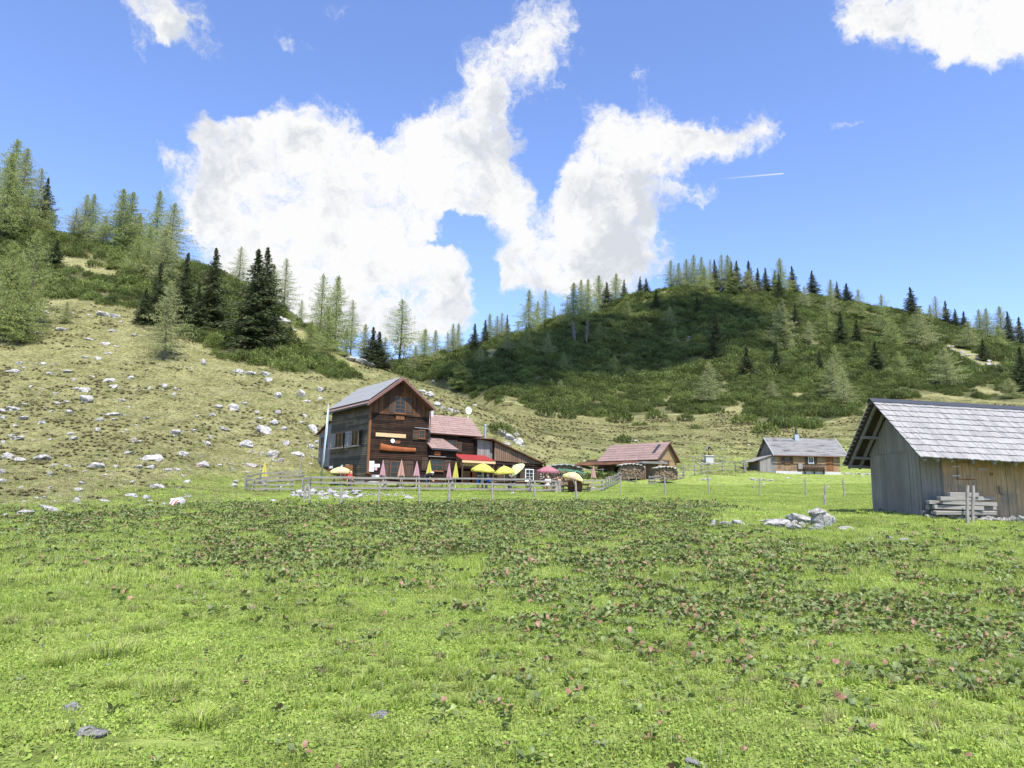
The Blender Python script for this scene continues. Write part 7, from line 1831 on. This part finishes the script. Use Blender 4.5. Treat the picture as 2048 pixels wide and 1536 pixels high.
# wooden round tub with a wire of bottles at the right fence
g = gat(1150, 61); root = empty('wooden_barrel', g, 0, 'dark wooden barrel planter below the beige and yellow umbrella', 'barrel')
mb = MB()
for k in range(18):
    a = k*2*math.pi/18
    for z0, z1, r0, r1 in ((.0, .45, .50, .62), (.45, .95, .62, .52)):
        A0, A1 = a+.02, a+2*math.pi/18-.02
        mb.hexa([(math.cos(A0)*r0, math.sin(A0)*r0, z0), (math.cos(A1)*r0, math.sin(A1)*r0, z0), (math.cos(A1)*r0*.9, math.sin(A1)*r0*.9, z0), (math.cos(A0)*r0*.9, math.sin(A0)*r0*.9, z0), (math.cos(A0)*r1, math.sin(A0)*r1, z1), (math.cos(A1)*r1, math.sin(A1)*r1, z1), (math.cos(A1)*r1*.9, math.sin(A1)*r1*.9, z1), (math.cos(A0)*r1*.9, math.sin(A0)*r1*.9, z1)])
mb.build('stave', M_DARKV, root); mb = MB()
for z, r in ((.2, .58), (.72, .60)): mb.tube([(math.cos(k*math.pi/12)*r, math.sin(k*math.pi/12)*r, z) for k in range(25)], .02, 4)
mb.build('hoop', M_DMETAL, root)
g = gat(1111, 60.6); mb = MB(); random.seed(3)
mb.tube([(0, 0, -.1), (.03, 0, .35), (-.02, 0, .7), (.02, 0, .98)], [.26, .2, .19, .23], 9, irr=.12); mb.tube([(.33, 0, -.1), (.3, 0, .5), (.34, 0, .95)], [.2, .17, .2], 9, irr=.12); mb.box((.17, 0, .9), (.7, .3, .1)); o = mb.build('tree_stump', M_POST, None, loc=g); tag(o, 'pale bleached double tree stump leaning at the right fence', 'stump')
# ------------------------------------------------------------------ people
M_SKIN = plain('skin', (.52, .30, .21), .6, var=.05); M_HAIRB = plain('brown_hair', (.05, .03, .02), .7); M_HAIRW = plain('grey_hair', (.35, .32, .28), .7)
def fab(n, c): return MATS.get(n) or plain(n, c, .9, var=.12, scale=9)
M_NAVY = fab('navy_cloth', (.03, .05, .085)); M_BLUE = fab('blue_cloth', (.02, .16, .55)); M_BLK = fab('black_cloth', (.018, .018, .02)); M_RED = fab('red_cloth', (.36, .03, .03)); M_WHT = fab('white_cloth', (.75, .75, .73)); M_SHOE = fab('shoe', (.08, .07, .065)); M_GRYC = fab('grey_cloth', (.10, .105, .12)); M_SALM = fab('salmon_cloth', (.65, .28, .2))
def jset(pose):
    j = dict(pel=(0,0,.95), wai=(0,.01,1.08), che=(0,0,1.32), nec=(0,0,1.47), hea=(0,-.03,1.62))
    for s, n in ((-1, 'L'), (1, 'R')):
        j['sh'+n] = (s*.18,0,1.41); j['el'+n] = (s*.23,.03,1.12); j['wr'+n] = (s*.22,-.10,.90); j['hi'+n] = (s*.09,0,.92); j['kn'+n] = (s*.10,-.03,.50); j['an'+n] = (s*.11,.02,.09); j['to'+n] = (s*.13,-.15,.04)
    if pose == 'phone':
        for s, n in ((-1, 'L'), (1, 'R')): j['el'+n] = (s*.24,-.02,1.14); j['wr'+n] = (s*.10,-.26,1.17)
        j['hea'] = (0,-.08,1.60)
    if pose == 'bend':
        j.update(pel=(0,.12,.93), wai=(0,.02,1.03), che=(0,-.20,1.13), nec=(0,-.33,1.17), hea=(0,-.45,1.22))
        for s, n in ((-1, 'L'), (1, 'R')): j['sh'+n] = (s*.17,-.28,1.15); j['el'+n] = (s*.22,-.35,.90); j['wr'+n] = (s*.16,-.48,.74); j['hi'+n] = (s*.09,.10,.90)
    if pose in ('sit', 'lean'):
        f = -.18 if pose == 'lean' else -.06
        j.update(pel=(0,0,.52), wai=(0,.0,.66), che=(0,f,.90), nec=(0,f*1.3,1.04), hea=(0,f*1.5-.05,1.18))
        for s, n in ((-1, 'L'), (1, 'R')):
            j['sh'+n] = (s*.18,f*1.2,.98); j['el'+n] = (s*.25,f-.12,.76); j['wr'+n] = (s*.13,f-.34,.80); j['hi'+n] = (s*.10,0,.52); j['kn'+n] = (s*.14,-.42,.52); j['an'+n] = (s*.14,-.40,.10); j['to'+n] = (s*.15,-.57,.04)
    if pose == 'sit' : j['hea'] = (.03, -.12, 1.19)
    return {k: Vector(v) for k, v in j.items()}
def blob(mb, c, r, sx=1, sy=1, sz=1, seg=10):
    n = 7; pts = []; rad = []
    for i in range(n):
        a = math.pi*i/(n-1); pts.append((c[0], c[1], c[2]-r*sz*math.cos(a))); rad.append(max(.002, r*math.sin(a)))
    b = len(mb.v); mb.tube(pts, rad, seg)
    for i in range(b, len(mb.v)):
        v = mb.v[i]; mb.v[i] = (c[0]+(v[0]-c[0])*sx, c[1]+(v[1]-c[1])*sy, v[2])
def limb(mb, pts, rads, seg=10):
    for i in range(len(pts)-1):
        a, b = Vector(pts[i]), Vector(pts[i+1]); mb.tube([a, a.lerp(b, .5), b], [rads[i], (rads[i]+rads[i+1])/2, rads[i+1]], seg)
    for p, r in zip(pts, rads): blob(mb, p, r, seg=seg)
def remesh(o, vox):
    m = o.modifiers.new('body', 'REMESH'); m.mode = 'VOXEL'; m.voxel_size = vox; m.use_smooth_shade = True
    return o
def person(px, Y, face, pose, shirt, pants, hair, label, hat=None, short=True, scale=1.0, lift=0, longsleeve=False):
    j = jset(pose); g = gat(px, Y); root_m = MB()
    limb(root_m, [j['pel'], j['wai'], j['che']], [.13, .12, .145]); limb(root_m, [j['che'], j['nec'], j['hea']-Vector((0, 0, .05))], [.12, .055, .055])
    blob(root_m, j['hea'], .098, .82, 1.0, 1.18); blob(root_m, j['hea']+Vector((0, -.045, -.06)), .05, 1, 1, .9)
    fy = j['hea']+Vector((0, -.10, -.015)); blob(root_m, fy, .017, .8, 1, 1.4, 8)
    for s, n in ((-1, 'L'), (1, 'R')):
        blob(root_m, j['hea']+Vector((s*.082, .01, -.01)), .024, .5, 1, 1.2, 8)
        limb(root_m, [j['che']+Vector((s*.05, 0, .06)), j['sh'+n], j['el'+n], j['wr'+n]], [.085, .062, .045, .028])
        limb(root_m, [j['hi'+n], j['kn'+n], j['an'+n]], [.088, .058, .038]); limb(root_m, [j['an'+n], j['to'+n]], [.042, .035])
        d = (j['wr'+n]-j['el'+n]).normalized(); sd = d.cross(Vector((0, 0, 1))); sd = sd.normalized() if sd.length > .1 else Vector((1, 0, 0)); pc = j['wr'+n]+d*.05
        limb(root_m, [j['wr'+n], pc+d*.03], [.026, .034], 8)
        for q in range(4):
            b0 = pc + d*.045 + sd*(q-1.5)*.019; cu = Vector((0, 0, -.018)); L_ = (.065, .075, .07, .055)[q]; limb(root_m, [b0, b0+d*L_*.5, b0+d*L_*.9+cu], [.0095, .009, .008], 6)
        limb(root_m, [pc+sd*.03*s, pc+sd*.055*s+d*.03, pc+sd*.05*s+d*.055], [.012, .010, .009], 6)
    body = root_m.build('person', M_SKIN, None, loc=g+Vector((0, 0, lift))); remesh(body, .013); body.rotation_euler = (0, 0, face); body.scale = (scale,)*3
    tag(body, label, 'person')
    m = MB(); e = .022
    limb(m, [j['pel']+Vector((0, 0, .03)), j['wai'], j['che']], [.15+e, .135+e, .155+e]); 
    for n in 'LR':
        k = j['el'+n]; s_ = j['sh'+n]; s2 = 1 if n == 'R' else -1
        pts = [j['che']+Vector((s2*.05, 0, .05)), s_, s_.lerp(k, .75)]; rd = [.10, .082, .068]
        if longsleeve: pts = [pts[0], s_, k, k.lerp(j['wr'+n], .9)]; rd = [.10, .082, .066, .045]
        limb(m, pts, rd)
    remesh(m.build('shirt', shirt, body), .018)
    m = MB(); limb(m, [j['pel'], j['pel']+Vector((0, 0, .06))], [.155, .155])
    for n in 'LR':
        h_, k, a = j['hi'+n], j['kn'+n], j['an'+n]
        limb(m, [h_, h_.lerp(k, .9)], [.11, .088]) if short else limb(m, [h_, k, k.lerp(a, .92)], [.11, .085, .065])
    remesh(m.build('shorts' if short else 'trousers', pants, body), .018)
    for n in 'LR':
        m = MB(); limb(m, [j['an'+n]+Vector((0, .03, -.03)), j['to'+n]+Vector((0, 0, .01))], [.055, .045]); remesh(m.build('shoe', M_SHOE, body), .016)
    m = MB(); hc = j['hea']+Vector((0, .02, .03)); blob(m, hc, .105, .85, .95, 1.05); m.build('hair', hair, body, smooth=True)
    for s in (-1, 1): m = MB(); blob(m, j['hea']+Vector((s*.032, -.092, .01)), .010, 1, .6, 1, 6); m.build('eye', M_BLK, body)
    if hat: m = MB(); c = j['hea']+Vector((0, 0, .06)); m.tube([c, c+Vector((0, 0, .015))], [.17, .165], 16); m.tube([c, c+Vector((0, 0, .07)), c+Vector((0, 0, .10))], [.11, .105, .06], 14); m.build('hat', hat, body, smooth=True)
    return body
person(955, 61.9, R(80), 'phone', M_NAVY, M_BLUE, M_HAIRB, 'man in a dark tee and bright blue shorts standing under the yellow umbrella', scale=1.03)
person(964.5, 62.4, R(-110), 'phone', M_BLUE, M_WHT, M_HAIRW, 'guest in a blue tee and white shorts facing the man in dark tee', scale=.93)
person(853, 61.0, R(75), 'bend', M_BLK, M_NAVY, M_HAIRB, 'guest in black with a white hat bending over the table', hat=M_WHT, scale=1.05)
person(697, 61.2, R(15), 'sit', M_RED, M_BLK, M_HAIRB, 'guest in a dark red shirt sitting under the beige umbrella at left', lift=.02)
person(982, 62.0, R(-70), 'lean', M_BLUE, M_GRYC, M_HAIRW, 'seated guest in a blue shirt leaning on the table right of the pair', longsleeve=True, short=False)
person(1028, 61.0, R(-60), 'lean', M_BLK, M_GRYC, M_HAIRB, 'guest in black leaning forward on the bench below the lime umbrella', longsleeve=True, short=False, scale=1.08)
person(1084, 61.6, R(40), 'sit', M_BLK, M_BLK, M_HAIRB, 'guest in black seated leftmost at the table under the rose umbrella')
person(1096, 61.0, R(-15), 'sit', M_WHT, M_WHT, M_HAIRW, 'guest in white seated second from left under the rose umbrella')
person(1108, 61.3, R(170), 'sit', M_BLK, M_BLK, M_HAIRB, 'guest in black seated with the back to the meadow')
person(1121, 61.5, R(-50), 'lean', M_SALM, M_BLUE, M_HAIRB, 'guest in a salmon top seated rightmost of the group')
